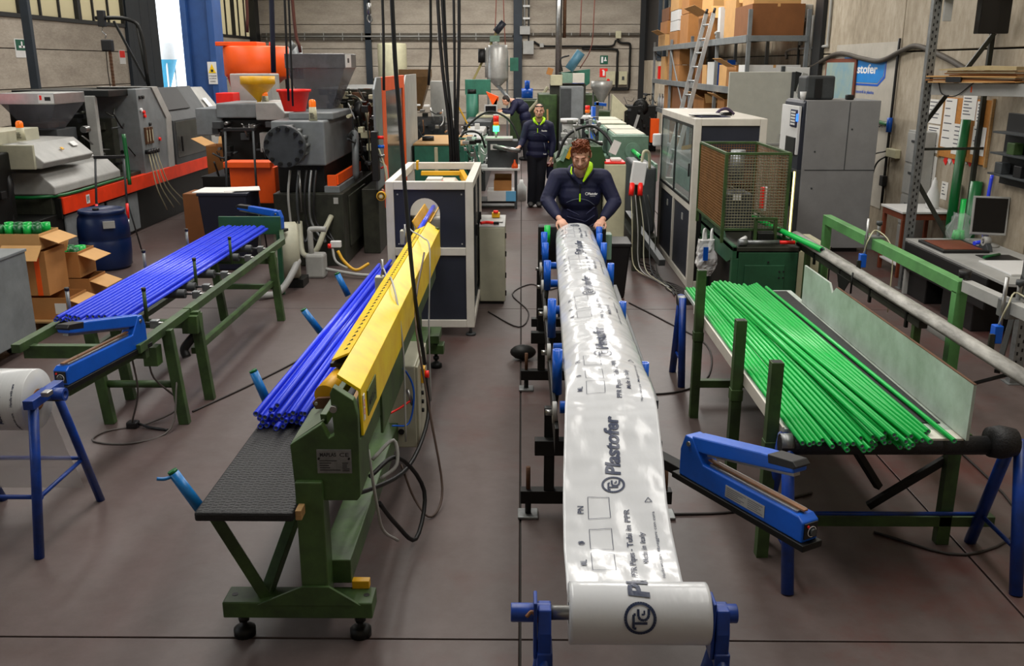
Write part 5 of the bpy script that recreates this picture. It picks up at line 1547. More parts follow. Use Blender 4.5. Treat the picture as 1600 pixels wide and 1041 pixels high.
# bin with papers, small carton, box on the base
t = T('waste_bin', 'dark blue bin with papers on top beside the taller step ladder', 'bin', (-3.75, 11.9, 0))
t.add('body', mat('navy_plastic', '10152a', 0.5, 0, 0.2), MB().frustum((-3.75, 11.9, 0.0), 0.24, 0.24, (-3.75, 11.9, 0.98), 0.31, 0.3), bevel=0.02)
t.box('rim', MATS['navy_plastic'], (-4.07, 11.59, 0.96), (-3.43, 12.21, 1.0), 0.01)
mb = MB().box((-4.12, 11.6, 1.002), (-3.62, 12.1, 1.012)).box((-3.8, 11.7, 1.012), (-3.36, 12.1, 1.020))
mb.turn(8, (0, 0, 0.3), (-3.6, 11.9, 1.0))
single('paper_sheets', 'loose white paper sheets lying on the dark blue bin', 'paper', PAPER, mb, (-3.75, 11.85, 1.0))
carton('brown carton standing on the floor left of the dark blue bin', -4.9, 13.4, 0.0, -4.42, 13.9, 0.75, '', m_=CARDD)
t = T('work_table', 'dark metal bench under the open carton near the blue column', 'bench', (-5.1, 16.4, 0))
t.box('top', GREYD, (-5.5, 16.0, 0.66), (-4.75, 16.8, 0.70), 0.004)
for x in (-5.45, -4.8):
    for y in (16.05, 16.75):
        t.bar('leg', BLACKM, (x, y, 0), (x, y, 0.66), 0.05, 0.05)
t.box('shelf', BLACKM, (-5.45, 16.05, 0.3), (-4.8, 16.75, 0.33), 0.004)
carton('open carton on the dark bench in front of the blue column', -5.42, 16.15, 0.70, -4.86, 16.7, 1.2, 'lb')

# round beige fan housing and filter block on the floor
t = T('blower', 'round beige blower housing on the floor behind the roller table', 'blower', (-2.78, 10.75, 0))
t.lathe('housing', BEIGE, [(0.08, -0.14), (0.30, -0.14), (0.34, -0.11), (0.34, 0.11), (0.30, 0.14), (0.08, 0.14)], (-2.78, 10.85, 0.42), 32, (1, 0.25, 0))
t.lathe('intake', BLACKM, [(0.22, 0.141), (0.08, 0.12), (0.02, 0.12)], (-2.78, 10.85, 0.42), 24, (1, 0.25, 0))
t.bar('stand', BLACKM, (-2.78, 10.85, 0.0), (-2.78, 10.85, 0.1), 0.4, 0.3)
t.tube('outlet_hose', GREYL, [(-2.72, 10.6, 0.3), (-2.6, 10.6, 0.35), (-2.75, 10.3, 0.06), (-2.95, 10.1, 0.05)], 0.04, n=9)
t = T('filter_unit', 'small grey filter unit with a bent pipe on the floor', 'filter', (-2.55, 11.3, 0))
t.box('body', GREYL, (-2.66, 11.2, 0.0), (-2.43, 11.42, 0.30), 0.03)
t.tube('bent_pipe', GREYL, [(-2.6, 11.3, 0.28), (-2.6, 11.3, 0.55), (-2.58, 11.3, 0.60), (-2.40, 11.3, 0.60)], 0.035, n=10, sub=3)
t.tube('yellow_hose', YELLOWD, [(-2.28, 11.35, 0.32), (-2.2, 11.3, 0.2), (-2.05, 11.25, 0.1), (-1.9, 11.35, 0.16)], 0.02)
t.tube('grey_hose', GREYL, [(-2.43, 11.3, 0.1), (-2.25, 11.25, 0.08), (-2.0, 11.2, 0.05), (-1.75, 11.2, 0.04)], 0.022)
t.tube('grey_hose', GREYL, [(-2.35, 11.38, 0.35), (-2.3, 11.3, 0.2), (-2.15, 11.25, 0.12)], 0.016)
t.box('valve', WHITE, (-2.37, 11.35, 0.36), (-2.24, 11.42, 0.44), 0.008)
t.cyl('valve_wheel', RED, (-2.4, 11.36, 0.38), (-2.36, 11.36, 0.38), 0.03, n=10)
# ================================================================ middle
# ---- white framed saw enclosure
t = T('saw_enclosure', 'white framed enclosure with dark panels, open top and a round topped hole for the pipe', 'machine', (-0.86, 9.6, 0))
X0, X1, Y0, Y1, Z0, Z1 = -1.27, -0.45, 8.68, 10.5, 0.09, 1.5
w_ = 0.075
for x in (X0, X1 - w_):
    for y in (Y0, Y1 - w_):
        t.box('frame_post', WHITEP, (x, y, Z0), (x + w_, y + w_, Z1), 0.005)
    t.box('frame_rail', WHITEP, (x, Y0 + w_, Z1 - w_), (x + w_, Y1 - w_, Z1), 0.005)
    t.box('frame_rail', WHITEP, (x, Y0 + w_, Z0), (x + w_, Y1 - w_, Z0 + w_), 0.005)
for y in (Y0, Y1 - w_):
    for z in (Z0, 0.80, Z1 - w_):
        t.box('frame_rail', WHITEP, (X0 + w_, y, z), (X1 - w_, y + w_, z + w_), 0.005)
def arch(xc, hw, zt, n=14):
    zc = zt - hw
    return [(xc - hw * math.cos(PI * k / n), zc + hw * math.sin(PI * k / n)) for k in range(n + 1)]
pts = [(X0 + w_, 0.875), (-1.045, 0.875)] + arch(-0.905, 0.14, 1.345) + [(-0.765, 0.875), (X1 - w_, 0.875), (X1 - w_, Z1 - w_), (X0 + w_, Z1 - w_)]
t.prism('front_panel', ANTH, pts, 'y', Y0 + 0.02, Y0 + 0.03, 0)
t.box('front_panel', ANTH, (X0 + w_, Y0 + 0.02, Z0 + w_), (X1 - w_, Y0 + 0.03, 0.80), 0)
for x, z in ((X0 + 0.11, 1.38), (X1 - 0.11, 1.38), (X0 + 0.11, 0.91), (X1 - 0.11, 0.91)):
    t.cyl('rivet', GREYL, (x, Y0 + 0.014, z), (x, Y0 + 0.02, z), 0.008, n=8)
t.box('left_panel', ANTH, (X0 + 0.02, Y0 + w_, Z0 + w_), (X0 + 0.03, Y1 - w_, 1.15), 0)
DARKGL = mat('smoked_glass', '30383a', 0.08, 0, 0, alpha=0.55)
for k in range(2):
    y = Y0 + w_ + k * 0.83
    d = t.add('side_door', GREYD, MB().box((X1 - 0.04, y, Z0 + w_), (X1 - 0.02, y + 0.03, Z1 - w_)).box((X1 - 0.04, y + 0.79, Z0 + w_), (X1 - 0.02, y + 0.82, Z1 - w_)).box((X1 - 0.04, y + 0.03, Z0 + w_), (X1 - 0.02, y + 0.79, Z0 + w_ + 0.03)).box((X1 - 0.04, y + 0.03, Z1 - w_ - 0.03), (X1 - 0.02, y + 0.79, Z1 - w_)))
    t.box('door_glass', DARKGL, (X1 - 0.034, y + 0.03, Z0 + w_ + 0.03), (X1 - 0.030, y + 0.79, Z1 - w_ - 0.03), 0, of=d)
    t.box('door_handle', BLACK, (X1 - 0.02, y + 0.72, 0.85), (X1 + 0.005, y + 0.75, 0.97), 0.003, of=d)
for x in (X0 + 0.04, X1 - 0.04):
    for y in (Y0 + 0.06, Y1 - 0.06):
        t.cyl('foot_stem', GALV, (x, y, 0.02), (x, y, 0.2), 0.014, n=8)
        t.cyl('foot', GREYD, (x, y, 0.0), (x, y, 0.022), 0.05, n=14)
t.box('saw_carriage', WHITEP, (-1.1, 9.4, 0.5), (-0.62, 10.2, 1.05), 0.02)
t.prism('saw_hood', WHITEP, [(-1.18, 1.05), (-0.6, 1.05), (-0.6, 1.22), (-0.72, 1.36), (-1.02, 1.36), (-1.18, 1.2)], 'y', 9.5, 10.25, 0.01)
t.add('yellow_hoop', YELLOWD, MB().bar((-1.1, 10.3, 1.40), (-0.66, 10.3, 1.40), 0.1, 0.04).bar((-0.66, 10.3, 1.40), (-0.55, 9.95, 1.28), 0.05, 0.08))
t.box('hood_box', WHITEP, (-0.98, 9.6, 1.36), (-0.82, 9.8, 1.42), 0.006)
t.tube('red_hose', RED, [(-0.84, 9.62, 1.39), (-0.72, 9.58, 1.375), (-0.62, 9.5, 1.35)], 0.014)
t.box('back_wall', GREYL, (X0 + w_, Y1 - 0.04, Z0 + w_), (X1 - w_, Y1 - 0.03, 1.2), 0)
t.prism('pipe_trough', YELLOWD, [(-0.985, 1.19), (-0.94, 1.10), (-0.86, 1.10), (-0.815, 1.19), (-0.825, 1.19), (-0.867, 1.11), (-0.933, 1.11), (-0.975, 1.19)], 'y', 8.3, 9.4, 0)
t.box('hose_clip', YELLOWD, (-1.17, Y1 - 0.09, Z1 - 0.08), (-1.145, Y1 + 0.01, Z1 + 0.02), 0.004)
o = pipe_mesh('blue_pipe', 0.022, 0.016, 1.4, PIPEB)
lay(o, True, (-0.90, 8.12, 1.145), (-0.90, 9.52, 1.145), 'single blue pipe entering the round hole of the white framed enclosure', 'x'); del o['group']
# yellow tape reel hanging on the corner
t = T('tape_measure', 'yellow tape reel hanging on the left corner of the white enclosure', 'tape', (-1.30, 8.66, 1.37))
t.cyl('case', YELLOWD, (-1.305, 8.64, 1.37), (-1.305, 8.675, 1.37), 0.045, n=20, bevel=0.005)
t.add('dark_ring', BLACK, MB().ring((-1.305, 8.635, 1.37), (-1.305, 8.64, 1.37), 0.034, 0.026, 20))
t.cyl('hub', CREAM, (-1.305, 8.634, 1.37), (-1.305, 8.64, 1.37), 0.016, n=12)
# grey operator cabinet
t = T('control_cabinet', 'light grey control cabinet right of the white enclosure with an emergency stop on top', 'cabinet', (-0.31, 10.2, 0))
t.box('body', BEIGE, (-0.455, 9.95, 0.03), (-0.175, 10.55, 0.86), 0.01)
t.prism('console_top', GREYL, [(9.95, 0.86), (10.55, 0.86), (10.55, 0.90), (9.95, 0.868)], 'x', -0.455, -0.175, 0.003)
for z in (0.76, 0.56, 0.32, 0.12):
    t.box('hinge', BLACK, (-0.176, 9.98, z - 0.03), (-0.16, 10.0, z + 0.03), 0.002)
e = t.box('stop_box', YELLOWD, (-0.33, 10.36, 0.895), (-0.24, 10.44, 0.95), 0.006)
t.cyl('stop_button', RED, (-0.285, 10.37, 0.95), (-0.285, 10.37, 0.975), 0.028, n=14, of=e)
t.box('panel_plate', GREYL, (-0.42, 10.12, 0.885), (-0.2, 10.3, 0.892), 0.002)
t.box('kick_plate', BLACK, (-0.44, 9.97, 0.0), (-0.19, 10.53, 0.03), 0)
t = T('cutting_tool', 'red handled cutting tool lying on the light grey control cabinet', 'tool', (-0.36, 10.03, 0.875))
t.tube('handle', RED, [(-0.44, 10.02, 0.892), (-0.39, 10.05, 0.895), (-0.33, 10.03, 0.895), (-0.27, 10.0, 0.892)], 0.017, n=8)
t.box('jaw', BLACK, (-0.30, 9.975, 0.88), (-0.24, 10.02, 0.912), 0.006)

# ---- teal green haul-off table behind
t = T('extrusion_bench', 'teal green machine bench with a wooden top behind the white enclosure', 'bench', (-1.5, 17.7, 0))
t.box('body', GREENT, (-1.9, 16.7, 0.3), (-0.95, 18.8, 1.17), 0.01)
t.box('wood_top', WOOD, (-1.92, 16.68, 1.17), (-0.97, 18.85, 1.2), 0.004)
t.box('divider', CREAM, (-1.54, 16.65, 0.7), (-1.48, 16.70, 1.14), 0.006)
t.box('side_skirt', GREENP, (-0.96, 16.8, 0.4), (-0.80, 18.6, 1.12), 0.01)
for x in (-1.85, -1.0):
    for y in (16.8, 18.7):
        t.box('leg', GREENT, (x - 0.05, y - 0.05, 0), (x + 0.05, y + 0.05, 0.3), 0.004)
t.box('motor_cover', GREENP, (-1.0, 16.75, 1.05), (-0.82, 17.3, 1.28), 0.02)
mb = MB().ring((-1.72, 17.4, 1.201), (-1.72, 17.4, 1.28), 0.11, 0.06, 20)
single('tape_roll', 'black adhesive tape roll on the teal green bench', 'tape', BLACK, mb, (-1.72, 17.4, 1.201))
t = T('spray_bottle', 'white spray bottle with dark lower half on the teal green bench', 'bottle', (-1.20, 17.0, 1.201))
t.lathe('bottle', WHITE, [(0, 0), (0.055, 0), (0.055, 0.24), (0.03, 0.30), (0.02, 0.36), (0.03, 0.37), (0.025, 0.42), (0, 0.42)], (-1.2, 17.0, 1.201), 16)
t.lathe('label', BLACK, [(0.057, 0.03), (0.057, 0.15)], (-1.2, 17.0, 1.201), 16)
# red worn cover and clutter behind the bench
t = T('extruder', 'old dark extruder with brown hopper and tangled hoses behind the teal bench', 'machine', (-2.0, 20.5, 0))
t.box('body', BLACKM, (-2.7, 20.0, 0.0), (-1.6, 21.5, 1.3), 0.02)
h = t.add('hopper', mat('brown_steel', '6a5030', 0.5, 0.3, 0.3), MB().frustum((-2.3, 20.4, 1.6), 0.15, 0.15, (-2.25, 20.4, 2.3), 0.32, 0.3).box((-2.57, 20.1, 2.3), (-1.93, 20.7, 2.45)))
t.box('glass_front', SMOKE, (-2.75, 19.9, 0.95), (-1.6, 19.95, 1.5), 0)
t.box('rusty_tray', RUST, (-2.7, 19.5, 0.80), (-1.65, 20.0, 0.86), 0.006)
t.box('white_leg', WHITEP, (-1.75, 19.4, 0.0), (-1.68, 19.5, 0.85), 0.004)
clutter(t, [STEEL, BLACKM, WHITE, GREYD, COPPER], -2.7, -1.55, 19.55, 19.98, 0.95, 1.75, 44, 41)
t.box('grey_box', GREYL, (-2.0, 21.0, 1.3), (-1.5, 21.4, 2.2), 0.01)

# ---- left extrusion line going back: pale green units
t = T('extrusion_line', 'pale green extrusion line with a tall teal hopper stand left of the aisle', 'machine', (-1.0, 23.0, 0))
t.box('base', GREYD, (-1.45, 19.5, 0), (-0.75, 30.0, 0.55), 0.01)
t.box('tank', GREENP, (-1.4, 19.6, 0.55), (-0.8, 23.0, 0.95), 0.02)
t.box('tank_lid', GREYL, (-1.36, 19.7, 0.95), (-0.84, 21.2, 1.08), 0.04)
t.box('tank_lid', GREYL, (-1.36, 21.3, 0.95), (-0.84, 22.9, 1.12), 0.04)
t.box('drive_unit', GREYD, (-1.4, 23.3, 0.55), (-0.75, 25.5, 1.2), 0.02)
t.box('beige_table', CREAM, (-1.2, 25.0, 1.2), (-0.3, 27.0, 1.26), 0.01)
t.cyl('teal_column', GREENT, (-1.35, 26.0, 0.6), (-1.35, 26.0, 1.78), 0.16, n=18)
t.cyl('column_cap', BLACKM, (-1.35, 26.0, 1.78), (-1.35, 26.0, 1.9), 0.12, n=14)
t.box('teal_arm', GREENT, (-1.55, 26.3, 1.75), (-0.86, 26.8, 2.15), 0.01)
t.box('teal_post', GREENT, (-1.50, 26.4, 0.5), (-1.2, 26.8, 1.8), 0.01)
t.prism('orange_funnel', ORANGE, [(-0.95, 1.85), (-0.62, 1.72), (-0.62, 1.62), (-0.78, 1.48), (-0.74, 1.42)], 'y', 25.6, 25.9, 0.01)
t.box('touch_panel', GREYL, (-0.95, 24.4, 1.3), (-0.62, 24.46, 1.56), 0.01, rot=(-0.3, 0, 0))
t.box('panel_screen', SCREEN, (-0.92, 24.385, 1.33), (-0.65, 24.40, 1.53), 0, rot=(-0.3, 0, 0))
clutter(t, [STEEL, GREYD, BLACKM, WHITE], -1.35, -0.65, 18.6, 19.6, 0.6, 1.4, 36, 51)
t.bar('yellow_rod', YELLOWD, (-1.5, 22.0, 1.7), (-1.15, 22.2, 1.0), 0.03, 0.03)
# control stand with signal tower
t = T('machine_control_stand', 'grey control box with signal tower, green lamp lit, on a white table in the aisle', 'machine', (-0.4, 17.3, 0))
t.box('table_top', WHITE, (-0.85, 16.95, 0.70), (-0.03, 17.7, 0.74), 0.006)
for x in (-0.8, -0.1):
    for y in (17.0, 17.65):
        t.bar('leg', GREYD, (x, y, 0), (x, y, 0.70), 0.05, 0.05)
t.box('lower_shelf', BLACK, (-0.78, 17.0, 0.10), (-0.08, 17.65, 0.14), 0.004)
c = t.box('control_box', GREYD, (-0.62, 17.1, 0.74), (-0.06, 17.6, 1.22), 0.012)
t.box('box_lid', GREYL, (-0.66, 17.08, 1.22), (-0.16, 17.6, 1.27), 0.01, of=c)
t.box('door_slot', BLACK, (-0.40, 17.09, 1.02), (-0.26, 17.10, 1.07), 0.002, of=c)
t.box('paper_note', PAPER, (-0.56, 17.09, 1.06), (-0.44, 17.10, 1.16), 0, of=c)
tw = t.cyl('tower_pole', GREYL, (-0.46, 17.2, 1.27), (-0.46, 17.2, 1.38), 0.02, n=8)
t.cyl('green_lamp', GLOWG, (-0.46, 17.2, 1.38), (-0.46, 17.2, 1.48), 0.055, n=16, of=tw)
t.cyl('orange_lamp', GLOWO, (-0.46, 17.2, 1.48), (-0.46, 17.2, 1.55), 0.05, n=16, of=tw)
t.cyl('red_lamp', GLOWR, (-0.46, 17.2, 1.55), (-0.46, 17.2, 1.66), 0.05, n=16, of=tw)
t.cyl('tower_cap', WHITE, (-0.46, 17.2, 1.66), (-0.46, 17.2, 1.68), 0.05, n=16, of=tw)
t.cyl('chrome_handle', STEEL, (-0.5, 16.95, 1.13), (-0.02, 16.75, 1.07), 0.04, n=12)
t.tube('arched_hose', BLACK, [(-1.15, 17.3, 1.2), (-0.95, 17.3, 1.5), (-0.6, 17.3, 1.72), (-0.25, 17.3, 1.6), (-0.05, 17.25, 1.25), (0.0, 17.2, 1.05)], 0.02)
t.tube('arched_hose', BLACK, [(-1.2, 17.0, 1.15), (-1.0, 17.0, 1.38), (-0.75, 17.0, 1.35), (-0.65, 17.0, 1.1)], 0.02)
t.bar('green_stand', GREENT, (-0.98, 15.6, 0.0), (-0.98, 15.6, 1.25), 0.06, 0.06)
t.bar('chrome_stand', STEEL, (-0.78, 15.8, 0.0), (-0.78, 15.8, 1.25), 0.03, 0.03)
t.box('stand_base', GREENT, (-1.1, 15.3, 0.0), (-0.7, 16.1, 0.05), 0.006)
clutter(t, [GREENT, STEEL, BLACKM, GREYL], -1.1, -0.68, 15.5, 16.6, 0.75, 1.35, 34, 61)
t = T('stack_of_cartons', 'white and light blue carton on the lower shelf under the grey control box', 'box', (-0.35, 17.0, 0.14))
t.box('body', WHITE, (-0.62, 16.96, 0.145), (-0.10, 17.5, 0.33), 0.004)
t.box('blue_end', mat('pale_blue_print', '6ab4e0', 0.6, 0, 0.05), (-0.28, 16.955, 0.146), (-0.098, 17.45, 0.329), 0.002)
t.e.name = 'carton'
carton('small brown carton on top of the white and blue carton', -0.50, 17.0, 0.335, -0.18, 17.4, 0.52, 'b')
t = T('orange_cone', 'small orange funnel cap on the white table corner', 'funnel', (-0.12, 17.02, 0.741))
t.lathe('cone', ORANGE, [(0, 0), (0.06, 0.0), (0.055, 0.05), (0.02, 0.10), (0.015, 0.15), (0, 0.15)], (-0.12, 17.02, 0.741), 14)
t = T('canister', 'white plastic canister on the floor behind the white table', 'canister', (0.0, 18.1, 0))
t.lathe('body', WHITE, [(0, 0), (0.10, 0), (0.10, 0.26), (0.04, 0.34), (0.035, 0.4), (0, 0.4)], (0.0, 18.1, 0.0), 16)

# stainless dryer silo at the back
t = T('dryer_silo', 'tall stainless drying silo with cone bottom before the back wall', 'silo', (-0.78, 30, 0))
c0 = (-0.74, 30, 0)
t.lathe('drum', DULLST, [(0.04, 1.85), (0.09, 1.9), (0.32, 2.12), (0.33, 2.16), (0.33, 2.95), (0.30, 3.0), (0.30, 3.12), (0, 3.14)], c0, 24)
t.cyl('drum', DULLST, (-1.0, 30, 2.15), (-1.0, 30, 3.05), 0.14, n=16)
t.cyl('black_filter', BLACK, (-1.24, 30, 2.6), (-1.24, 30, 3.0), 0.11, n=14)
t.box('teal_box', GREENT, (-0.36, 29.8, 2.35), (-0.1, 30.1, 2.75), 0.01)
t.cyl('top_pipe', DULLST, (-0.8, 30, 3.1), (-0.8, 30, 3.3), 0.1, n=12)
t.bar('loader_arm', mat('faded_yellow_pipe', 'b0a468', 0.5, 0, 0.2), (-1.55, 30.1, 2.0), (-0.75, 30.1, 3.55), 0.07, 0.07)
t.box('loader_head', GREENP, (-0.98, 29.9, 3.22), (-0.68, 30.2, 3.4), 0.01)
t.cyl('loader_motor', ANTH, (-0.80, 30, 3.5), (-0.55, 30, 3.8), 0.11, n=14)
for x in (-1.05, -0.45):
    t.bar('leg', GALV, (x, 30.2, 0), (x, 30.2, 2.3), 0.06, 0.06)
t.bar('chute', GALV, (-0.72, 29.9, 1.9), (-0.35, 29.2, 1.5), 0.08, 0.08)

# ---- right extrusion line
t = T('cooling_tank_line', 'long pale green cooling tank line with two covered boxes right of the aisle', 'machine', (1.8, 17.0, 0))
t.box('lid_box', GREENP, (1.45, 14.9, 1.06), (1.98, 17.2, 1.50), 0.05)
t.box('lid_box', GREENP, (1.45, 17.6, 1.02), (1.98, 20.4, 1.48), 0.05)
for y0 in (14.9, 17.6):
    t.box('lid_top', BEIGE, (1.48, y0 + 0.04, 1.47), (1.95, y0 + 2.2, 1.505), 0.012)
    t.box('lid_seam', GREYD, (1.445, y0 + 1.1, 1.06), (1.985, y0 + 1.12, 1.51), 0)
t.prism('trough', GREENP, [(1.30, 0.80), (1.42, 0.72), (2.02, 0.72), (2.12, 0.80), (2.12, 1.06), (2.08, 1.06), (2.05, 0.95), (1.40, 0.95), (1.34, 1.06), (1.30, 1.06)], 'y', 14.6, 21.5, 0.006)
t.box('end_plate', mat('soft_green_paint', '76937f', 0.5, 0, 0.2), (1.42, 14.86, 0.98), (2.0, 14.9, 1.47), 0.01)
t.cyl('end_ring', GREENP, (1.75, 14.80, 1.25), (1.75, 14.86, 1.25), 0.12, n=20)
t.box('underframe', GREENT, (1.4, 14.8, 0.0), (2.0, 21.3, 0.72), 0.01)
t.cyl('blue_post', BLUEM, (1.07, 14.2, 0.6), (1.07, 14.2, 1.95), 0.035, n=12)
o = pipe_mesh('green_pipe', 0.03, 0.022, 1.1, PIPEG)
lay(o, True, (1.74, 13.75, 1.25), (1.75, 14.82, 1.25), 'short green pipe leaving the pale green cooling tank', 'x'); del o['group']
t = T('haul_off_machine', 'dark green haul-off machine directly behind the worker with tangled cables', 'machine', (1.0, 12.8, 0))
t.prism('green_body', mat('bottle_green', '2e5028', 0.5, 0, 0.3), [(0.45, 1.05), (0.45, 1.35), (0.75, 1.55), (1.02, 1.55), (1.12, 1.25), (1.12, 1.0)], 'y', 12.0, 13.2, 0.01)
t.box('cabinet', CREAM, (1.06, 11.9, 0.0), (1.33, 12.6, 1.33), 0.01)
t.box('base', OLIVE, (0.5, 12.1, 0.0), (1.05, 13.4, 1.05), 0.01)
t.box('red_tray', RED, (1.06, 11.92, 1.335), (1.32, 12.3, 1.36), 0.004)
t.box('white_rag', PAPER, (1.14, 11.98, 1.36), (1.28, 12.15, 1.40), 0.015)
for k in range(4):
    t.box('striped_plate', (GREENP, YELLOWD, GREYD, WHITE)[k], (0.52 + k * 0.07, 11.97, 1.36 + k * 0.03), (0.57 + k * 0.07, 11.99, 1.52 + k * 0.02), 0.002, rot=(0, 0.4, 0))
t.tube('black_arch', BLACK, [(0.45, 12.4, 1.3), (0.6, 12.4, 1.65), (0.9, 12.4, 1.78), (1.1, 12.3, 1.66), (1.2, 12.2, 1.5)], 0.02)
t.tube('black_arch', BLACK, [(0.5, 12.2, 1.35), (0.8, 12.2, 1.62), (1.05, 12.2, 1.55)], 0.015)
t.box('paper_tag', PAPER, (1.14, 12.0, 1.45), (1.24, 12.01, 1.62), 0, rot=(0, 0.4, 0))
clutter(t, [STEEL, GREYD, BLACKM, GREENP, GREYL], 0.55, 1.05, 12.2, 13.3, 1.5, 1.85, 30, 71)
t = T('calibration_unit', 'grey calibration unit with small signal lamp behind the worker', 'machine', (0.95, 16.3, 0))
t.box('base', GREYD, (0.68, 15.8, 0), (1.3, 17.3, 1.2), 0.01)
t.prism('hood', GREYD, [(0.85, 1.2), (1.3, 1.2), (1.3, 1.6), (1.2, 1.68), (0.98, 1.6)], 'y', 15.9, 16.8, 0.015)
t.cyl('filter_head', GREYL, (0.80, 15.9, 1.25), (0.80, 15.9, 1.62), 0.12, n=18)
t.cyl('filter_cap', WHITE, (0.80, 15.9, 1.62), (0.80, 15.9, 1.68), 0.15, n=18)
t.cyl('white_dome', WHITE, (1.12, 16.2, 1.66), (1.12, 16.2, 1.72), 0.12, 0.07, n=16)
tw = t.cyl('tower_pole', GREYL, (1.12, 16.2, 1.72), (1.12, 16.2, 1.76), 0.03, n=8)
t.cyl('orange_lamp', GLOWO, (1.12, 16.2, 1.76), (1.12, 16.2, 1.81), 0.04, n=12, of=tw)
t.cyl('red_lamp', GLOWR, (1.12, 16.2, 1.81), (1.12, 16.2, 1.88), 0.04, n=12, of=tw)
t.bar('chrome_post', STEEL, (1.27, 16.0, 1.2), (1.27, 16.0, 1.95), 0.05, 0.05)
t.bar('blue_bar', BLUEM, (1.22, 16.0, 1.92), (1.42, 16.0, 1.9), 0.05, 0.05)
clutter(t, [STEEL, GREYD, BLACKM, GREYL], 0.7, 1.28, 15.5, 15.9, 0.7, 1.6, 30, 81)
# far cabinets, hoppers, pumps
t = T('switch_cabinet', 'tall grey switch cabinet far behind the workers', 'cabinet', (1.4, 27.3, 0))
t.box('body', GREY, (1.10, 27.0, 0), (1.75, 27.8, 1.95), 0.01)
t.box('door', GREYD, (1.10, 26.98, 0.1), (1.40, 27.0, 1.9), 0.006)
t = T('extruder', 'far extruder with pale green hopper drive on top of the grey cabinet', 'machine', (1.3, 28.6, 0))
t.box('body', GREENF, (0.5, 28.2, 0.0), (1.05, 30.2, 1.7), 0.02)
t.box('beige_head', CREAM, (0.85, 28.3, 1.95), (1.2, 28.9, 2.25), 0.01)
t.box('green_head', GREENP, (1.2, 28.3, 2.02), (1.5, 28.9, 2.3), 0.01)
t.box('white_head', WHITEP, (1.5, 28.3, 2.02), (1.85, 28.9, 2.3), 0.01)
t.box('support', OLIVE, (0.85, 28.4, 0), (1.9, 29.0, 2.0), 0.01)
t.prism('teal_guard', GREENT, [(1.1, 2.3), (2.05, 2.42), (2.05, 2.0), (1.9, 1.9), (1.85, 2.25)], 'y', 28.9, 29.1, 0.01)
t.cyl('blue_motor', mat('motor_blue', '4a7a90', 0.5, 0, 0.2), (1.4, 28.6, 2.4), (1.75, 28.6, 2.9), 0.14, n=14)
t.tube('motor_cable', BLACK, [(1.2, 28.5, 2.35), (1.15, 28.5, 2.7), (1.4, 28.5, 2.8)], 0.025)
t.box('orange_box', CARD, (0.75, 28.4, 2.25), (0.92, 28.6, 2.45), 0.005, rot=(0, 0.3, 0))
t = T('hopper', 'stainless cone hopper on a stand before the electrical boxes', 'hopper', (2.5, 30, 0))
t.lathe('cone', DULLST, [(0.06, 1.2), (0.10, 1.45), (0.33, 1.85), (0.34, 1.9), (0.34, 2.05), (0.32, 2.05)], (2.5, 30, 0), 24)
for x in (2.25, 2.75):
    t.bar('leg', GALV, (x, 30.1, 0), (x, 30.1, 1.8), 0.05, 0.05)
t.box('green_base', GREENF, (2.0, 29.6, 0.0), (3.0, 30.6, 1.15), 0.02)
t = T('material_chute', 'cream sheet metal chute standing right of the far hopper', 'chute', (2.65, 26, 0))
t.prism('body', CREAM, [(2.42, 0.95), (2.78, 0.9), (2.78, 1.32), (2.88, 1.38), (2.45, 1.78)], 'y', 25.8, 26.2, 0.01)
t.box('stand', GREYD, (2.4, 25.8, 0), (2.8, 26.3, 0.95), 0.01)
t = T('winder', 'dark heap of an old winder with an orange post in the far corner', 'machine', (3.7, 29, 0))
clutter(t, [BLACKM, GREYD, BLACK], 3.1, 4.1, 28.6, 29.6, 0.1, 1.7, 60, 91)
t.box('frame', BLACKM, (3.2, 28.8, 0), (4.1, 29.6, 1.35), 0.02)
t.lathe('reel', BLACKM, [(0.1, -0.1), (0.24, -0.1), (0.24, 0.1), (0.1, 0.1)], (3.6, 28.9, 1.3), 24, (0.2, 1, 0.1))
t.bar('grey_bar', GREYL, (3.3, 28.5, 0.4), (3.5, 28.5, 1.1), 0.08, 0.08)
t.box('orange_post', ORANGE, (3.85, 28.3, 0.3), (4.1, 28.5, 1.0), 0.01)
t = T('water_pump', 'blue pump on a far machine behind the bending person', 'pump', (0.2, 34, 1.35))
t.cyl('motor', BLUEM, (0.0, 34, 1.55), (0.4, 34, 1.55), 0.18, n=16)
t.box('base', GREYL, (-0.2, 33.8, 1.35), (0.6, 34.2, 1.4), 0.01)
t.cyl('stub', BLUEM, (0.2, 34, 1.7), (0.2, 34, 2.0), 0.09, n=12)
dup(t, (2.0, 34, 1.55), 'blue pump above the dark green machine right of the far worker')
t = T('machine_bed', 'dark green machine bed along the back, behind the workers', 'machine', (0.8, 33.5, 0))
t.box('body', GREENF, (-0.4, 33.2, 0), (0.75, 35.0, 1.34), 0.02)
t.box('body', GREENF, (1.2, 33.2, 0), (2.7, 35.0, 1.54), 0.02)
t.box('crate', CARD, (0.80, 30.6, 0.5), (1.0, 31.2, 1.2), 0.01)
t.tube('bent_hose', CREAM, [(0.0, 31.0, 0.9), (0.25, 31.0, 1.1), (0.6, 31.0, 1.5), (0.85, 31.0, 1.85)], 0.05)
t.bar('wooden_pole', WOOD, (0.75, 26.5, 0.3), (0.72, 26.5, 1.35), 0.05, 0.05)
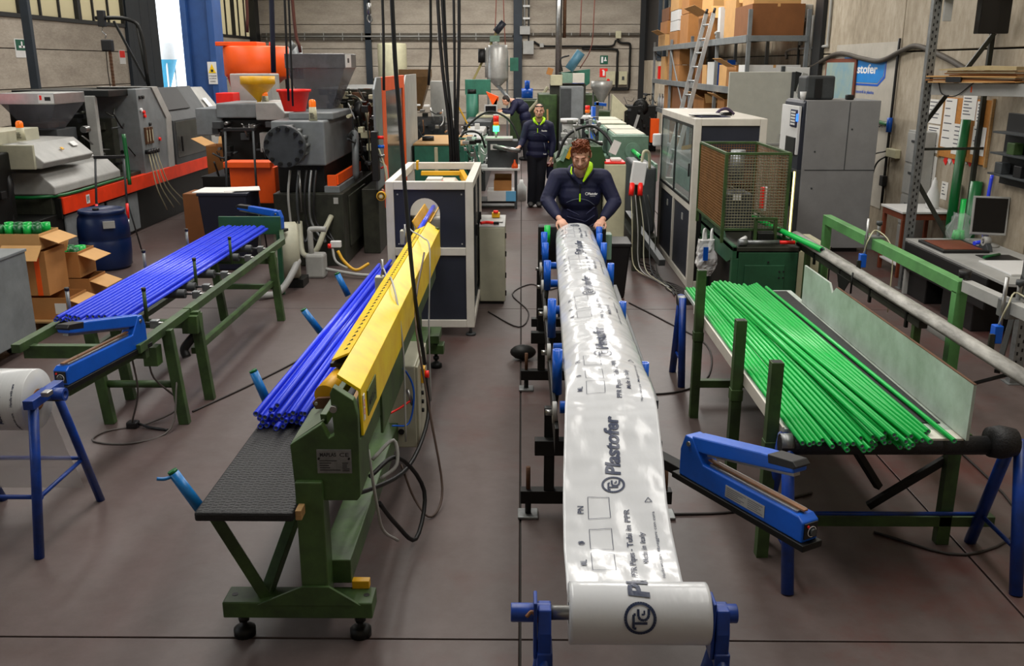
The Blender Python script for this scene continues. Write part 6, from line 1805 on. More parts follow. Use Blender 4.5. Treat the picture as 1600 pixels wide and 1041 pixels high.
# plug box and cables between the line and the cabinet
t = T('plug_box', 'white plug box with red sockets hanging on the pale green machine', 'box', (1.45, 11.6, 1.1))
t.box('body', WHITE, (1.36, 11.5, 1.12), (1.53, 11.62, 1.40), 0.01, rot=(0, 0.12, 0))
for k in range(2):
    t.cyl('red_socket', RED, (1.37 + k * 0.1, 11.52, 1.14), (1.35 + k * 0.11, 11.46, 1.0), 0.032, n=12)
t.tube('white_cable', CREAM, [(1.48, 11.55, 1.4), (1.5, 11.55, 1.52), (1.57, 11.6, 1.5), (1.6, 11.7, 1.3)], 0.018)
for k in range(5):
    t.tube('hanging_cable', (CREAM, GREYL, BEIGE, GREYD, OLIVE)[k], [(1.36 + k * 0.05, 11.5, 1.0), (1.38 + k * 0.07, 11.45, 0.6), (1.42 + k * 0.06, 11.5 - k * 0.1, 0.12), (1.6 + k * 0.05, 11.2 - k * 0.15, 0.02), (1.75, 10.9 - k * 0.2, 0.02)], 0.007, n=6)
t.box('backing_post', OLIVE, (1.42, 11.66, 0.0), (1.52, 11.76, 1.2), 0.006)
t.bar('floor_channel', GREYD, (1.45, 12.6, 0.6), (1.7, 11.0, 0.25), 0.08, 0.08)
t = T('coolant_unit', 'pale green gearbox unit between the plug box and the white cabinet', 'machine', (1.75, 12.9, 0))
t.box('body', GREYD, (1.58, 12.8, 0.3), (1.85, 14.3, 1.2), 0.03)
t.box('base', OLIVE, (1.5, 12.5, 0), (1.85, 14.4, 0.3), 0.02)
t = T('black_bin', 'black plastic bin on the floor right of the worker', 'bin', (1.0, 10.4, 0))
t.add('body', BLACK, MB().frustum((1.0, 10.4, 0), 0.17, 0.17, (1.0, 10.4, 0.62), 0.22, 0.22), bevel=0.02)
t.box('rim', BLACK, (0.77, 10.17, 0.6), (1.23, 10.63, 0.64), 0.008)
# ================================================================ right background
# ---- white framed cabinet with black panels
t = T('saw_enclosure', 'tall white framed machine cabinet with black front panels and side windows', 'machine', (2.3, 11.8, 0))
X0, X1, Y0, Y1, Z1 = 1.96, 2.78, 10.75, 13.3, 1.96
w_ = 0.08
for x in (X0, X1 - w_):
    for y in (Y0, Y1 - w_):
        t.box('frame_post', WHITEP, (x, y, 0.0), (x + w_, y + w_, Z1), 0.006)
    for z in (0.0, 0.9, Z1 - w_):
        t.box('frame_rail', WHITEP, (x, Y0 + w_, z), (x + w_, Y1 - w_, z + w_), 0.006)
for y in (Y0, Y1 - w_):
    for z in (0.0, 0.93, Z1 - w_):
        t.box('frame_rail', WHITEP, (X0 + w_, y, z), (X1 - w_, y + w_, z + w_), 0.006)
t.box('roof', WHITEP, (X0 + 0.01, Y0 + 0.01, Z1 - 0.03), (X1 - 0.01, Y1 - 0.01, Z1 + 0.002), 0.002)
t.box('front_panel', ANTH, (X0 + w_, Y0 + 0.02, 1.22), (X1 - w_, Y0 + 0.03, Z1 - w_), 0)
t.box('front_panel', BLACK, (X0 + w_, Y0 + 0.02, w_), (X1 - w_, Y0 + 0.03, 0.93), 0)
t.box('inside_back', ANTH, (X1 - 0.05, Y0 + w_, w_), (X1 - 0.03, Y1 - w_, Z1 - w_), 0)
clutter(t, [STEEL, GREYL, BLACKM], X0 + 0.1, X1 - 0.15, Y0 + 0.1, Y0 + 0.5, 1.0, 1.2, 26, 101)
PALEGL = mat('cabinet_window', '9ab0ac', 0.05, 0, 0, alpha=0.28)
for k in range(2):
    y = Y0 + w_ + k * 1.2
    g = t.add('window_frame', BLACK, MB().box((X0 - 0.004, y, 0.98), (X0 + 0.012, y + 0.03, 1.88)).box((X0 - 0.004, y + 1.16, 0.98), (X0 + 0.012, y + 1.19, 1.88)).box((X0 - 0.004, y + 0.03, 0.98), (X0 + 0.012, y + 1.16, 1.01)).box((X0 - 0.004, y + 0.03, 1.85), (X0 + 0.012, y + 1.16, 1.88)))
    t.box('window_pane', PALEGL, (X0 + 0.002, y + 0.03, 1.01), (X0 + 0.006, y + 1.16, 1.85), 0, of=g)
    d = t.box('lower_door', ANTH, (X0 + 0.02, y + 0.03, w_), (X0 + 0.03, y + 1.16, 0.9), 0)
    t.box('door_latch', GREYL, (X0 + 0.012, y + 0.5, 0.72), (X0 + 0.022, y + 0.58, 0.80), 0, of=d)
t.box('door_post', WHITEP, (X0 - 0.002, Y0 + w_ + 1.17, w_), (X0 + 0.05, Y0 + w_ + 1.23, 0.9), 0.004)
t.box('inner_block', GREENP, (2.1, 11.2, 1.0), (2.5, 13.0, 1.25), 0.02)
t.box('inner_tray', GREYL, (2.1, 11.2, 1.25), (2.5, 13.0, 1.42), 0.02)
t.bar('yellow_part', YELLOWD, (2.1, 12.3, 1.5), (2.3, 12.0, 1.58), 0.05, 0.05)
t.bar('yellow_part', YELLOWD, (2.1, 11.6, 1.52), (2.3, 11.4, 1.60), 0.05, 0.05)
t.bar('handle', BLACK, (X0 - 0.02, Y0 + 0.12, 1.3), (X0 - 0.02, Y0 + 0.12, 1.45), 0.02, 0.02)
t.box('white_handle_box', WHITE, (1.84, 13.2, 1.45), (1.96, 13.3, 1.62), 0.02)
# things lying on its roof
mb = MB().box((2.0, 10.95, 1.968), (2.38, 11.25, 1.978))
mb.turn(0, (0.03, 0.02, 0.3), (2.2, 11.1, 1.97))
single('clipboard', 'dark blue clipboard under the papers on the white cabinet roof', 'clipboard', NAVY, mb, (2.2, 11.1, 1.97))
mb = MB().box((1.95, 11.0, 1.99), (2.3, 11.22, 1.994)).box((2.05, 11.05, 1.996), (2.32, 11.3, 2.0))
mb.turn(8, (0, 0, 0.4), (2.15, 11.15, 1.99))
single('paper_sheets', 'white papers lying on the roof of the white framed cabinet', 'paper', PAPER, mb, (2.1, 11.1, 1.99))
t = T('ear_defenders', 'dark headphones with a purple band on the white cabinet roof', 'headphones', (2.42, 11.35, 1.963))
t.tube('band', mat('purple_band', '4a3a58', 0.5, 0, 0.1), [(2.30, 11.3, 1.98), (2.36, 11.33, 2.03), (2.45, 11.38, 2.04), (2.54, 11.42, 1.98)], 0.018)
t.cyl('ear_cup', BLACK, (2.34, 11.35, 1.97), (2.50, 11.40, 1.975), 0.03, n=12)

# white plastic bag hanging by the cutter
t = T('plastic_bag', 'white and blue plastic bag hanging between the black cabinet and the green cutter', 'bag', (1.95, 9.7, 0.55))
mb = MB().frustum((1.93, 9.55, 0.42), 0.06, 0.05, (1.94, 9.55, 0.56), 0.10, 0.08).frustum((1.94, 9.55, 0.55), 0.10, 0.08, (1.935, 9.55, 0.80), 0.085, 0.05)
o = t.add('sack', WHITE, mb)
q_ = o.modifiers.new('soft', 'SUBSURF'); q_.subdivision_type = 'SIMPLE'; q_.levels = q_.render_levels = 3
q_ = o.modifiers.new('creases', 'DISPLACE'); q_.strength = 0.05
q_.texture = bpy.data.textures.new('bag_creases', 'CLOUDS'); q_.texture.noise_scale = 0.06
for x in (1.89, 1.97):
    t.tube('carry_handle', WHITE, [(x, 9.53, 0.78), (x + 0.005, 9.56, 0.88), (x + 0.03, 9.6, 0.90), (x + 0.035, 9.58, 0.78)], 0.012)
t.box('blue_print', BLUEM, (1.88, 9.44, 0.60), (1.93, 9.455, 0.74), 0)
t.box('hook_plate', GREENM, (1.95, 9.6, 0.8), (2.0, 9.66, 0.84), 0.002)

# ---- vending machine
t = T('vending_machine', 'tall grey vending machine with a lit front seen from its side', 'vending machine', (4.3, 13.4, 0))
t.box('body', mat('vending_grey', '8e8e8e', 0.5, 0, 0.12, 4), (3.86, 12.95, 0.06), (4.86, 13.9, 2.08), 0.008)
t.box('side_seam', GREYD, (4.44, 12.944, 1.15), (4.45, 12.95, 2.06), 0)
t.box('side_seam', GREYD, (3.9, 12.944, 1.145), (4.86, 12.95, 1.155), 0)
for x, z in ((4.02, 0.9), (4.02, 1.4), (4.5, 1.7)):
    t.cyl('side_screw', GREYD, (x, 12.94, z), (x, 12.951, z), 0.012, n=8)
t.prism('door_bulge', ANTH, [(3.86, 1.15), (3.86, 2.08), (3.83, 2.04), (3.80, 1.3), (3.80, 1.15)], 'y', 12.97, 13.9, 0.006)
f = t.box('front_panel', WHITE, (3.775, 13.0, 1.35), (3.81, 13.85, 2.0), 0.004)
t.box('key_panel', NAVY, (3.76, 13.05, 1.72), (3.775, 13.35, 1.95), 0.002, of=f)
t.box('blue_display', mat('blue_glow', '3a80ff', 0.3, 0, 0, emit=1.2), (3.755, 13.0, 1.80), (3.77, 13.05, 1.9), 0, of=f)
t.box('cup_bay', BLACK, (3.76, 13.05, 1.35), (3.785, 13.5, 1.58), 0.004, of=f)
for k in range(5):
    t.box('selection_key', WHITE, (3.753, 13.1, 1.745 + k * 0.04), (3.761, 13.3, 1.77 + k * 0.04), 0, of=f)
t.box('lower_door', GREYD, (3.80, 12.97, 0.1), (3.86, 13.9, 1.15), 0.006)
t.box('lit_window', GLASS, (3.795, 13.1, 0.2), (3.80, 13.8, 1.1), 0)
t.box('light_tube', GLOWW, (3.785, 13.02, 0.2), (3.80, 13.06, 1.12), 0.004)
t.box('plinth', BLACK, (3.88, 13.0, 0.0), (4.75, 13.85, 0.06), 0)
t = T('water_jug_box', 'dark grey plastic container standing on the vending machine', 'container', (4.15, 13.4, 2.082))
t.box('body', GREYD, (3.9, 13.2, 2.082), (4.3, 13.6, 2.40), 0.03)
t.box('front_groove', BLACK, (4.02, 13.19, 2.1), (4.12, 13.2, 2.36), 0.002)
t = T('paper_cup', 'white paper cup on the vending machine edge', 'cup', (3.84, 13.1, 2.082))
t.lathe('cup', WHITE, [(0, 0), (0.03, 0), (0.045, 0.11), (0.04, 0.11), (0.026, 0.01)], (3.84, 13.1, 2.082), 14)
t = T('black_clip', 'small black clip on the vending machine top', 'clip', (4.5, 13.2, 2.082))
t.box('body', BLACK, (4.46, 13.15, 2.082), (4.56, 13.25, 2.15), 0.015)

# ---- pale grey door panel and shelving
t = T('door_leaf', 'pale grey steel door leaf with a black handle standing in front of the shelving', 'door', (4.0, 16.0, 0))
t.box('leaf', mat('pale_grey_steel', 'c4c4b8', 0.5, 0, 0.08), (3.45, 16.0, 0.05), (4.48, 16.06, 2.43), 0.006)
t.bar('handle', BLACK, (4.38, 15.96, 1.22), (4.36, 15.96, 1.42), 0.03, 0.03)
t.box('rail', GREYL, (4.1, 15.98, 1.24), (4.40, 16.0, 1.27), 0)
t.box('edge', GREYD, (4.48, 15.98, 0.05), (4.53, 16.08, 2.43), 0.004)
t.bar('stand', GREYD, (3.6, 15.8, 0.025), (3.6, 16.3, 0.025), 0.05, 0.05)
t.bar('stand', GREYD, (4.3, 15.8, 0.025), (4.3, 16.3, 0.025), 0.05, 0.05)
t = T('framed_notice', 'white framed wall notice with a slanting black mark behind the vending machine', 'notice', (4.9, 16.9, 0))
t.box('board', WHITE, (4.62, 16.95, 0.0), (5.05, 17.0, 2.5), 0.004)
t.box('frame', GREYD, (4.56, 16.94, 0.0), (4.62, 17.01, 2.52), 0.004)
t.bar('black_mark', BLACK, (4.78, 16.945, 2.1), (4.86, 16.945, 2.42), 0.11, 0.004, side=(1, 0, 0))
t.bar('grey_mark', GREYL, (4.88, 16.945, 2.05), (4.98, 16.945, 2.4), 0.09, 0.004, side=(1, 0, 0))

SX0, SX1 = 4.1, 5.15
t = T('storage_rack', 'grey boltless storage rack along the right wall loaded with cartons', 'shelf', (4.6, 23.5, 0))
levels = (0.45, 1.31, 2.12, 3.05)
sy = (17.6, 20.4, 23.4, 26.6, 29.9)
for y in sy:
    for x in (SX0, SX1):
        t.bar('upright', GREY, (x, y, 0), (x, y, 3.5 if y == 17.6 else 3.2), 0.07, 0.06)
for z in levels:
    for y0, y1 in zip(sy, sy[1:]):
        if z == 2.12 and y0 < 18:
            pass
        t.box('shelf_board', GREYD, (SX0, y0 + 0.04, z - 0.03), (SX1, y1 - 0.04, z), 0)
        t.box('shelf_beam', GREY, (SX0 - 0.05, y0, z - 0.12), (SX0 - 0.005, y1, z + 0.01), 0.004)
    t.box('end_beam', GREY, (SX0, 17.56, z - 0.10), (SX1, 17.6, z), 0.003)
t.bar('brace', GREY, (SX0 - 0.03, 26.5, 2.9), (SX0 - 0.03, 24.0, 1.4), 0.03, 0.03)
t.bar('brace', GREYD, (SX0, 29.9, 2.9), (SX1, 29.9, 2.2), 0.03, 0.03)
G_ = 'cartons on the storage rack'
def rb(label, y0, y1, z, h, dx0=0.02, w=0.5, m_=CARD, flaps='', marks=False, rz=0.0):
    carton(label, SX0 + 0.05 + dx0, y0, z + 0.002, SX0 + 0.05 + dx0 + w, y1, z + h, flaps, G_, m_, None, rz, marks)
rb('big brown carton on the near end of the top shelf, loosely closed and bulging', 17.7, 19.1, 3.05, 0.55, 0.0, 0.95, CARDD)
rb('flat light carton lid lying over the big near carton of the top shelf', 17.72, 18.6, 3.60, 0.22, 0.02, 0.85, CARDL, '')
rb('upright open carton with tall flaps on the top shelf next to the big near carton', 19.3, 20.3, 3.05, 0.75, 0.05, 0.7, CARDL, 'fb')
rb('narrow grey white box standing upright on the top shelf', 20.5, 20.75, 3.05, 0.65, 0.0, 0.4, WHITE)
rb('brown carton with raised flap in the middle of the top shelf', 21.6, 23.0, 3.05, 0.6, 0.0, 0.8, CARD, 'fl')
rb('second brown carton behind the raised flap carton on the top shelf', 21.6, 22.9, 3.66, 0.55, 0.05, 0.7, CARDL, 'r')
rb('tall printed brown carton on the top shelf left of the ladder top', 24.4, 25.6, 3.05, 0.72, 0.0, 0.75, CARD)
rb('second printed brown carton stacked on the tall printed carton', 24.4, 25.5, 3.78, 0.45, 0.0, 0.72, CARD)
rb('lowest carton of the white topped stack on the top shelf', 26.0, 27.4, 3.05, 0.36, 0.0, 0.7, CARD)
rb('lower white box of the stack on the top shelf', 26.0, 27.3, 3.42, 0.26, 0.0, 0.7, WHITE)
rb('upper white box of the stack on the top shelf', 26.0, 27.3, 3.69, 0.26, 0.0, 0.7, WHITE)
rb('brown carton above the two white boxes on the top shelf', 26.0, 27.4, 3.96, 0.42, 0.0, 0.7, CARDL)
rb('grey printed box at the very top of the white topped stack', 26.0, 27.4, 4.39, 0.3, 0.0, 0.7, GREYL)
rb('lower small carton at the far end of the top shelf', 28.2, 29.6, 3.05, 0.34, 0.0, 0.5, CARDL, 'l')
rb('middle small carton at the far end of the top shelf', 28.2, 29.6, 3.40, 0.36, 0.05, 0.5, CARD)
rb('upper small carton at the far end of the top shelf', 28.2, 29.6, 3.77, 0.36, 0.08, 0.5, CARDD)
# middle shelf
rb('white long box at the near end of the middle shelf', 17.7, 18.5, 2.12, 0.42, 0.0, 0.95, WHITE)
rb('brown carton with an upright flap on the middle shelf behind the door leaf', 18.7, 19.5, 2.12, 0.40, 0.0, 0.7, CARD, 'l')
rb('brown carton between the flap carton and the blue file on the middle shelf', 19.55, 20.3, 2.12, 0.42, 0.0, 0.6, CARDL)
rb('blue file box on the middle shelf', 20.6, 20.8, 2.12, 0.52, 0.0, 0.4, BLUEM)
rb('white bag like box on the middle shelf', 20.95, 21.7, 2.12, 0.48, 0.02, 0.5, WHITE)
rb('narrow brown carton on the middle shelf beside the white one', 21.8, 22.3, 2.12, 0.42, 0.02, 0.5, CARDL)
rb('pale brown carton on the middle shelf right of the ladder', 22.4, 23.2, 2.12, 0.36, 0.02, 0.5, CARDD)
rb('upper brown carton of the far stack on the middle shelf', 25.5, 27.5, 2.54, 0.40, 0.0, 0.7, CARD)
rb('lower brown carton of the far stack on the middle shelf', 25.5, 27.5, 2.12, 0.41, 0.0, 0.7, CARD)
rb('light carton with white label at the far end of the middle shelf', 28.0, 28.8, 2.12, 0.65, 0.0, 0.5, CARDL, '', True)
rb('small red book like box at the far end of the middle shelf', 29.3, 29.45, 2.12, 0.38, 0.0, 0.3, RED)
# lower shelf
rb('open carton with hanging flap on the lower shelf right of the ladder', 21.8, 23.1, 1.31, 0.50, 0.0, 0.6, CARD, 'fl')
rb('tall open carton on the lower shelf next to the door leaf', 19.6, 20.3, 1.31, 0.55, 0.0, 0.5, CARD, 'l')
rb('flattened cartons standing on the lower shelf', 18.4, 19.4, 1.31, 0.42, 0.0, 0.5, CARDL)
rb('long brown carton at the lower shelf behind the ladder', 24.2, 26.4, 1.31, 0.66, 0.0, 0.8, CARDD)
rb('dark brown carton at the lower shelf left of the ladder', 26.7, 27.9, 1.31, 0.66, 0.0, 0.8, CARD)
for k in range(5):
    mb = MB().lathe([(0, 0), (0.05, 0), (0.05, 0.25), (0.02, 0.32), (0.02, 0.38), (0, 0.38)], (SX0 + 0.12 + 0.05 * (k % 2), 28.3 + k * 0.26, 1.312 + 0.001), 12)
    single('bottle', 'small white bottle at the far end of the lower shelf', 'bottle', (WHITE, RED, WHITE, GREYL, WHITE)[k], mb, (SX0 + 0.12 + 0.05 * (k % 2), 28.3 + k * 0.26, 1.313), 'bottles on the lower shelf')
rb('dark carton on the bottom shelf left of the ladder', 25.0, 27.0, 0.45, 0.7, 0.0, 0.8, CARDD)
mb = MB()
for k, (y, z, r) in enumerate(((20.9, 3.15, 0.12), (21.15, 3.12, 0.10), (20.7, 3.22, 0.09), (21.35, 3.2, 0.09))):
    mb.ball((SX0 + 0.25, y, z), r, 12, (1.6, 1.2, 0.8))
single('canvas_sack', 'crumpled grey white sack lying on the top shelf beside the upright box', 'sack', GREYL, mb, (SX0 + 0.25, 21.0, 3.05))
# ladder leaning on the rack
t = T('leaning_ladder', 'long aluminium ladder leaning against the storage rack', 'ladder', (3.35, 21.2, 0))
a0, a1 = V((3.10, 20.6, 0.0)), V((4.0, 21.3, 3.6))
t.bar('stile', ALU, a0, a1, 0.03, 0.09, side=(0, 1, 0))
t.bar('stile', ALU, a0 + V((0.10, -0.40, 0)), a1 + V((0.09, -0.38, 0)), 0.03, 0.09, side=(0, 1, 0))
for k in range(12):
    p = a0.lerp(a1, (k + 0.6) / 12.4)
    t.cyl('rung', ALU, p, p + V((0.09, -0.39, 0)), 0.018, n=8)
for d in (V((0, 0, 0)), V((0.09, -0.38, 0))):
    t.cyl('end_cap', BLACK, a1 + d, a1 + d + V((0.02, 0.015, 0.1)), 0.03, n=8)

# ---- right wall: sign, poster, picture, cable
def wall_text(t, name, m_, words, size, y, z, width=None, bold=0.002, shear=0.0, x=XR - 0.012, of=None):
    mb = MB()
    letter(mb, words, size, (x, y, z), (0, -1, 0), (0, 0, 1), bold, shear, width)
    return t.add(name, m_, mb, of=of)
t = T('company_banner', 'white wall banner with a blue company sign and faded text below', 'sign', (XR - 0.01, 15.2, 0.6))
t.box('banner', mat('grey_banner', 'b8b2a6', 0.7, 0, 0.2, 2), (XR - 0.008, 13.72, 0.5), (XR - 0.001, 16.35, 2.86), 0)
b = t.prism('blue_field', SKYBLUE, [(15.9, 2.28), (14.35, 2.28), (14.15, 2.38), (14.1, 2.62), (15.9, 2.66)], 'x', XR - 0.012, XR - 0.008, 0)
t.prism('blue_edge', BLUEM, [(15.9, 2.235), (14.32, 2.235), (14.06, 2.36), (14.06, 2.62), (14.09, 2.62), (14.12, 2.38), (14.34, 2.265), (15.9, 2.265)], 'x', XR - 0.011, XR - 0.008, 0)
wall_text(t, 'sign_words', INKW, 'Plastofer', 0.185, 15.66, 2.42, 1.28, 0.005, x=XR - 0.014)
wall_text(t, 'small_words', BLUEM, 'tubi e raccordi in plastica', 0.07, 15.5, 2.12, 1.05, 0.001)
wall_text(t, 'faded_words', GREYD, 'CAVAFORTE EX', 0.13, 15.0, 1.66, 1.05, 0.003)
wall_text(t, 'faded_words', GREYD, 'MAGAZZINO', 0.12, 15.1, 1.45, 0.8, 0.003)
t = T('framed_picture', 'pale picture in a red brown frame behind the vending machine', 'picture', (XR - 0.02, 15.9, 2.05))
t.box('frame', WOODR, (XR - 0.04, 15.25, 1.95), (XR - 0.014, 16.75, 2.64), 0.004)
t.box('print', mat('pale_map_print', '9aa898', 0.6, 0, 0.3, 3, dcol='7aa0b0'), (XR - 0.045, 15.32, 2.0), (XR - 0.04, 16.68, 2.58), 0)
CABL = mat('dusty_cable', '4c453c', 0.7, 0, 0.25)
single('sagging_cable', 'thick dusty cable sagging along the right wall', 'cable', CABL, MB().tube([(XR - 0.06, 19.5, 2.32), (XR - 0.05, 17.6, 2.5), (XR - 0.05, 16.2, 2.72), (XR - 0.05, 15.0, 2.64), (XR - 0.05, 14.2, 2.60), (XR - 0.05, 13.4, 2.74), (XR - 0.05, 12.9, 2.78), (XR - 0.05, 12.0, 2.62), (XR - 0.05, 11.1, 2.42), (XR - 0.05, 10.2, 2.38)], 0.035, 9), (XR, 14, 2.6))
t = T('conduit', 'grey conduit with a junction lamp on the right wall above the vending machine', 'conduit', (XR - 0.03, 17.0, 2.0))
t.tube('pipe', GREYL, [(XR - 0.045, 18.4, 2.9), (XR - 0.045, 18.4, 3.3), (XR - 0.04, 18.2, 3.4)], 0.03)
t.cyl('pipe', GREYD, (XR - 0.045, 18.45, 1.6), (XR - 0.045, 18.45, 3.35), 0.025, n=8)
t.cyl('pipe', GREYL, (XR - 0.045, 17.7, 1.6), (XR - 0.045, 17.7, 3.4), 0.025, n=8)
t.tube('pipe', GREYL, [(XR - 0.03, 19.3, 2.65), (XR - 0.03, 19.2, 2.82), (XR - 0.03, 17.0, 2.85), (XR - 0.03, 16.8, 2.95), (XR - 0.03, 16.8, 3.9)], 0.025)
t.box('lamp_box', GREYL, (XR - 0.16, 17.9, 3.35), (XR - 0.001, 18.25, 3.6), 0.02)

t = T('socket_box', 'cream socket box with cables on the right wall beside the vending machine', 'socket', (XR - 0.05, 13.35, 1.3))
t.box('box', CREAM, (XR - 0.08, 13.2, 1.28), (XR - 0.001, 13.55, 1.40), 0.01)
t.tube('black_pipe', BLACK, [(XR - 0.03, 13.62, 2.9), (XR - 0.03, 13.62, 1.5), (XR - 0.03, 13.62, 0.6)], 0.02)
t.cyl('blue_valve', BLUEM, (XR - 0.05, 13.6, 1.62), (XR - 0.05, 13.6, 1.82), 0.04, n=10)
t.tube('green_pipe_branch', PIPEGD, [(XR - 0.05, 13.62, 1.72), (XR - 0.05, 14.2, 1.74), (XR - 0.05, 14.9, 1.76)], 0.03)
t.tube('loose_wire', BLACK, [(XR - 0.06, 13.5, 1.3), (XR - 0.1, 13.8, 1.15), (XR - 0.1, 14.0, 0.8), (XR - 0.15, 14.2, 0.7)], 0.012)
t.tube('loose_wire', BLACK, [(XR - 0.06, 13.6, 1.35), (XR - 0.1, 14.0, 1.25), (XR - 0.1, 14.3, 1.0)], 0.010)
t.box('valve_box', BLACK, (XR - 0.08, 13.55, 0.85), (XR - 0.01, 13.68, 1.0), 0.01)

# ---- pallet rack at the right edge
t = T('pallet_rack', 'grey perforated pallet rack at the right edge with a cardboard load on its beam', 'rack', (4.6, 9.0, 0))
def upright(x, y):
    u = t.add('upright', GALV, MB().box((x - 0.045, y - 0.03, 0), (x + 0.045, y - 0.022, 4.6)).box((x - 0.045, y - 0.022, 0), (x - 0.037, y + 0.045, 4.6)).box((x + 0.037, y - 0.022, 0), (x + 0.045, y + 0.045, 4.6)))
    mb = MB()
    for k in range(60):
        z = 0.1 + k * 0.075
        mb.box((x - 0.028, y - 0.0325, z), (x - 0.014, y - 0.0295, z + 0.03)).box((x + 0.010, y - 0.0325, z + 0.03), (x + 0.024, y - 0.0295, z + 0.06))
    t.add('slot', BLACK, mb, of=u, stuff=True)
    t.box('foot', GALV, (x - 0.07, y - 0.06, 0), (x + 0.07, y + 0.08, 0.008), 0, of=u)
upright(4.52, 10.75)
upright(4.10, 7.35)
t.bar('load_beam', GREYL, (4.56, 10.70, 2.29), (5.26, 9.95, 2.29), 0.05, 0.13)
t.bar('frame_tie', OLIVE, (4.55, 10.8, 1.62), (5.28, 10.8, 1.63), 0.03, 0.03)
t.bar('frame_brace', OLIVE, (4.56, 10.8, 1.25), (4.95, 10.7, 0.62), 0.03, 0.05)
t.bar('frame_brace', OLIVE, (4.58, 10.85, 1.9), (5.28, 10.85, 2.95), 0.03, 0.05)
t.bar('depth_brace', BLACKM, (4.08, 7.4, 0.9), (3.55, 6.6, 0.35), 0.04, 0.04)
t.box('hanging_plate', GREYL, (4.57, 10.66, 3.0), (4.66, 10.69, 3.26), 0.004)
t.bar('upper_beam', GREY, (4.5, 10.7, 3.28), (5.26, 9.95, 3.28), 0.05, 0.11)
t.bar('far_upright', OLIVE, (5.24, 10.9, 0), (5.24, 10.9, 3.4), 0.05, 0.05)
t.tube('loose_wire', BLACK, [(4.58, 10.60, 2.36), (4.62, 10.57, 2.24), (4.72, 10.46, 2.22), (4.84, 10.34, 2.36)], 0.006)
t.box('orange_tag', ORANGE, (4.83, 10.36, 2.26), (4.86, 10.365, 2.32), 0)
t = T('flattened_cardboard', 'pile of flattened brown cardboard on the rack beam at the right edge', 'cardboard', (4.88, 10.36, 2.362), rz=-0.82, local=True)
r_ = random.Random(9)
for k in range(9):
    x0 = -0.50 + r_.uniform(0, 0.08) + (0.2 if k > 4 else 0)
    t.box('sheet', (CARDL, CARD, CARDD, mat('grey_brown_card', '8a7a5c', 0.8, 0, 0.2))[k % 4], (x0, -0.12 + r_.uniform(-0.04, 0.02), k * 0.014), (0.44, 0.13, 0.012 + k * 0.014), 0, rot=(0, r_.uniform(-0.012, 0.012), r_.uniform(-0.03, 0.03)))
t.box('dark_gap', BLACK, (-0.26, -0.17, 0.004), (-0.10, 0.1, 0.06), 0)
t.prism('folded_end', mat('pale_packing_card', 'b8a47a', 0.8, 0, 0.2), [(-0.34, 0.125), (0.44, 0.13), (0.44, 0.165), (0.1, 0.175), (-0.36, 0.135)], 'y', -0.15, 0.12, 0)
single('black_screen', 'black screen hanging at the top right corner', 'screen', SCREEN, MB().box((4.80, 10.30, 2.86), (5.12, 10.42, 3.24)), (4.96, 10.36, 3.05), bevel=0.01)
bpy.data.objects['black_screen']['category'] = 'screen'

# noticeboard with papers
t = T('notice_board', 'cork notice board in the right wall corner under the rack beam', 'board', (XR - 0.02, 11.3, 1.4))
t.box('cork', CORK, (XR - 0.03, 10.75, 1.44), (XR - 0.004, 11.95, 2.16), 0.003)
t.box('frame', WOOD, (XR - 0.035, 10.72, 1.42), (XR - 0.004, 10.75, 2.18), 0)
t.box('frame', WOOD, (XR - 0.035, 11.95, 1.42), (XR - 0.004, 11.98, 2.18), 0)
def sheet(label, y0, y1, z0, z1, x=XR - 0.034, lines=6, big=None):
    t = T('paper_sheet', label, 'paper', (x, (y0 + y1) / 2, z0))
    t.box('sheet', PAPER, (x - 0.002, y0, z0), (x, y1, z1), 0)
    mb = MB()
    r = random.Random(int(y0 * 100))
    for k in range(lines):
        z = z1 - 0.04 - k * (z1 - z0 - 0.06) / max(1, lines)
        mb.box((x - 0.0035, y1 - 0.03 - r.uniform(0.4, 0.85) * (y1 - y0 - 0.06), z), (x - 0.002, y1 - 0.03, z + 0.012))
    if big:
        letter(mb, big, 0.14, (x - 0.003, y1 - 0.06, (z0 + z1) / 2 - 0.05), (0, -1, 0), (0, 0, 1), 0.004)
    t.add('print', mat('grey_print', '50505a', 0.7, 0, 0), mb)
sheet('white sheet pinned at the top of the cork notice board', 11.1, 11.45, 1.92, 2.2)
sheet('tilted white sheet at the top right of the cork notice board', 10.88, 11.08, 1.86, 2.14)
sheet('white sheet behind the tall green pipe on the notice board', 11.2, 11.6, 1.5, 1.86)
sheet('white sheet with a symbol at the lower right of the notice board', 10.78, 11.1, 1.54, 1.86, lines=2, big='I-I')
sheet('long white sheet on the left side of the notice board', 11.6, 11.92, 1.56, 2.15)
sheet('upper white printed sheet on the wall left of the notice board', 12.0, 12.45, 1.82, 2.12, XR - 0.004, 5)
sheet('middle white printed sheet on the wall left of the notice board', 12.0, 12.4, 1.46, 1.8, XR - 0.004, 9)
sheet('lower white printed sheet on the wall left of the notice board', 12.02, 12.4, 0.98, 1.42, XR - 0.004, 6)
sheet('small white card hanging beside the green pipes', 11.62, 11.8, 0.92, 1.14, XR - 0.004, 4)
t = T('filing_cabinet', 'pale grey filing cabinet in the wall corner behind the rack post', 'cabinet', (5.2, 12.35, 0))
t.box('body', GREYL, (5.13, 12.1, 0), (5.285, 12.6, 1.72), 0.006)
for k in range(4):
    d = t.box('drawer', GREYL, (5.115, 12.12, 0.08 + k * 0.41), (5.13, 12.58, 0.46 + k * 0.41), 0.004)
    t.box('drawer_handle', GREYD, (5.105, 12.28, 0.34 + k * 0.41), (5.115, 12.42, 0.37 + k * 0.41), 0, of=d)
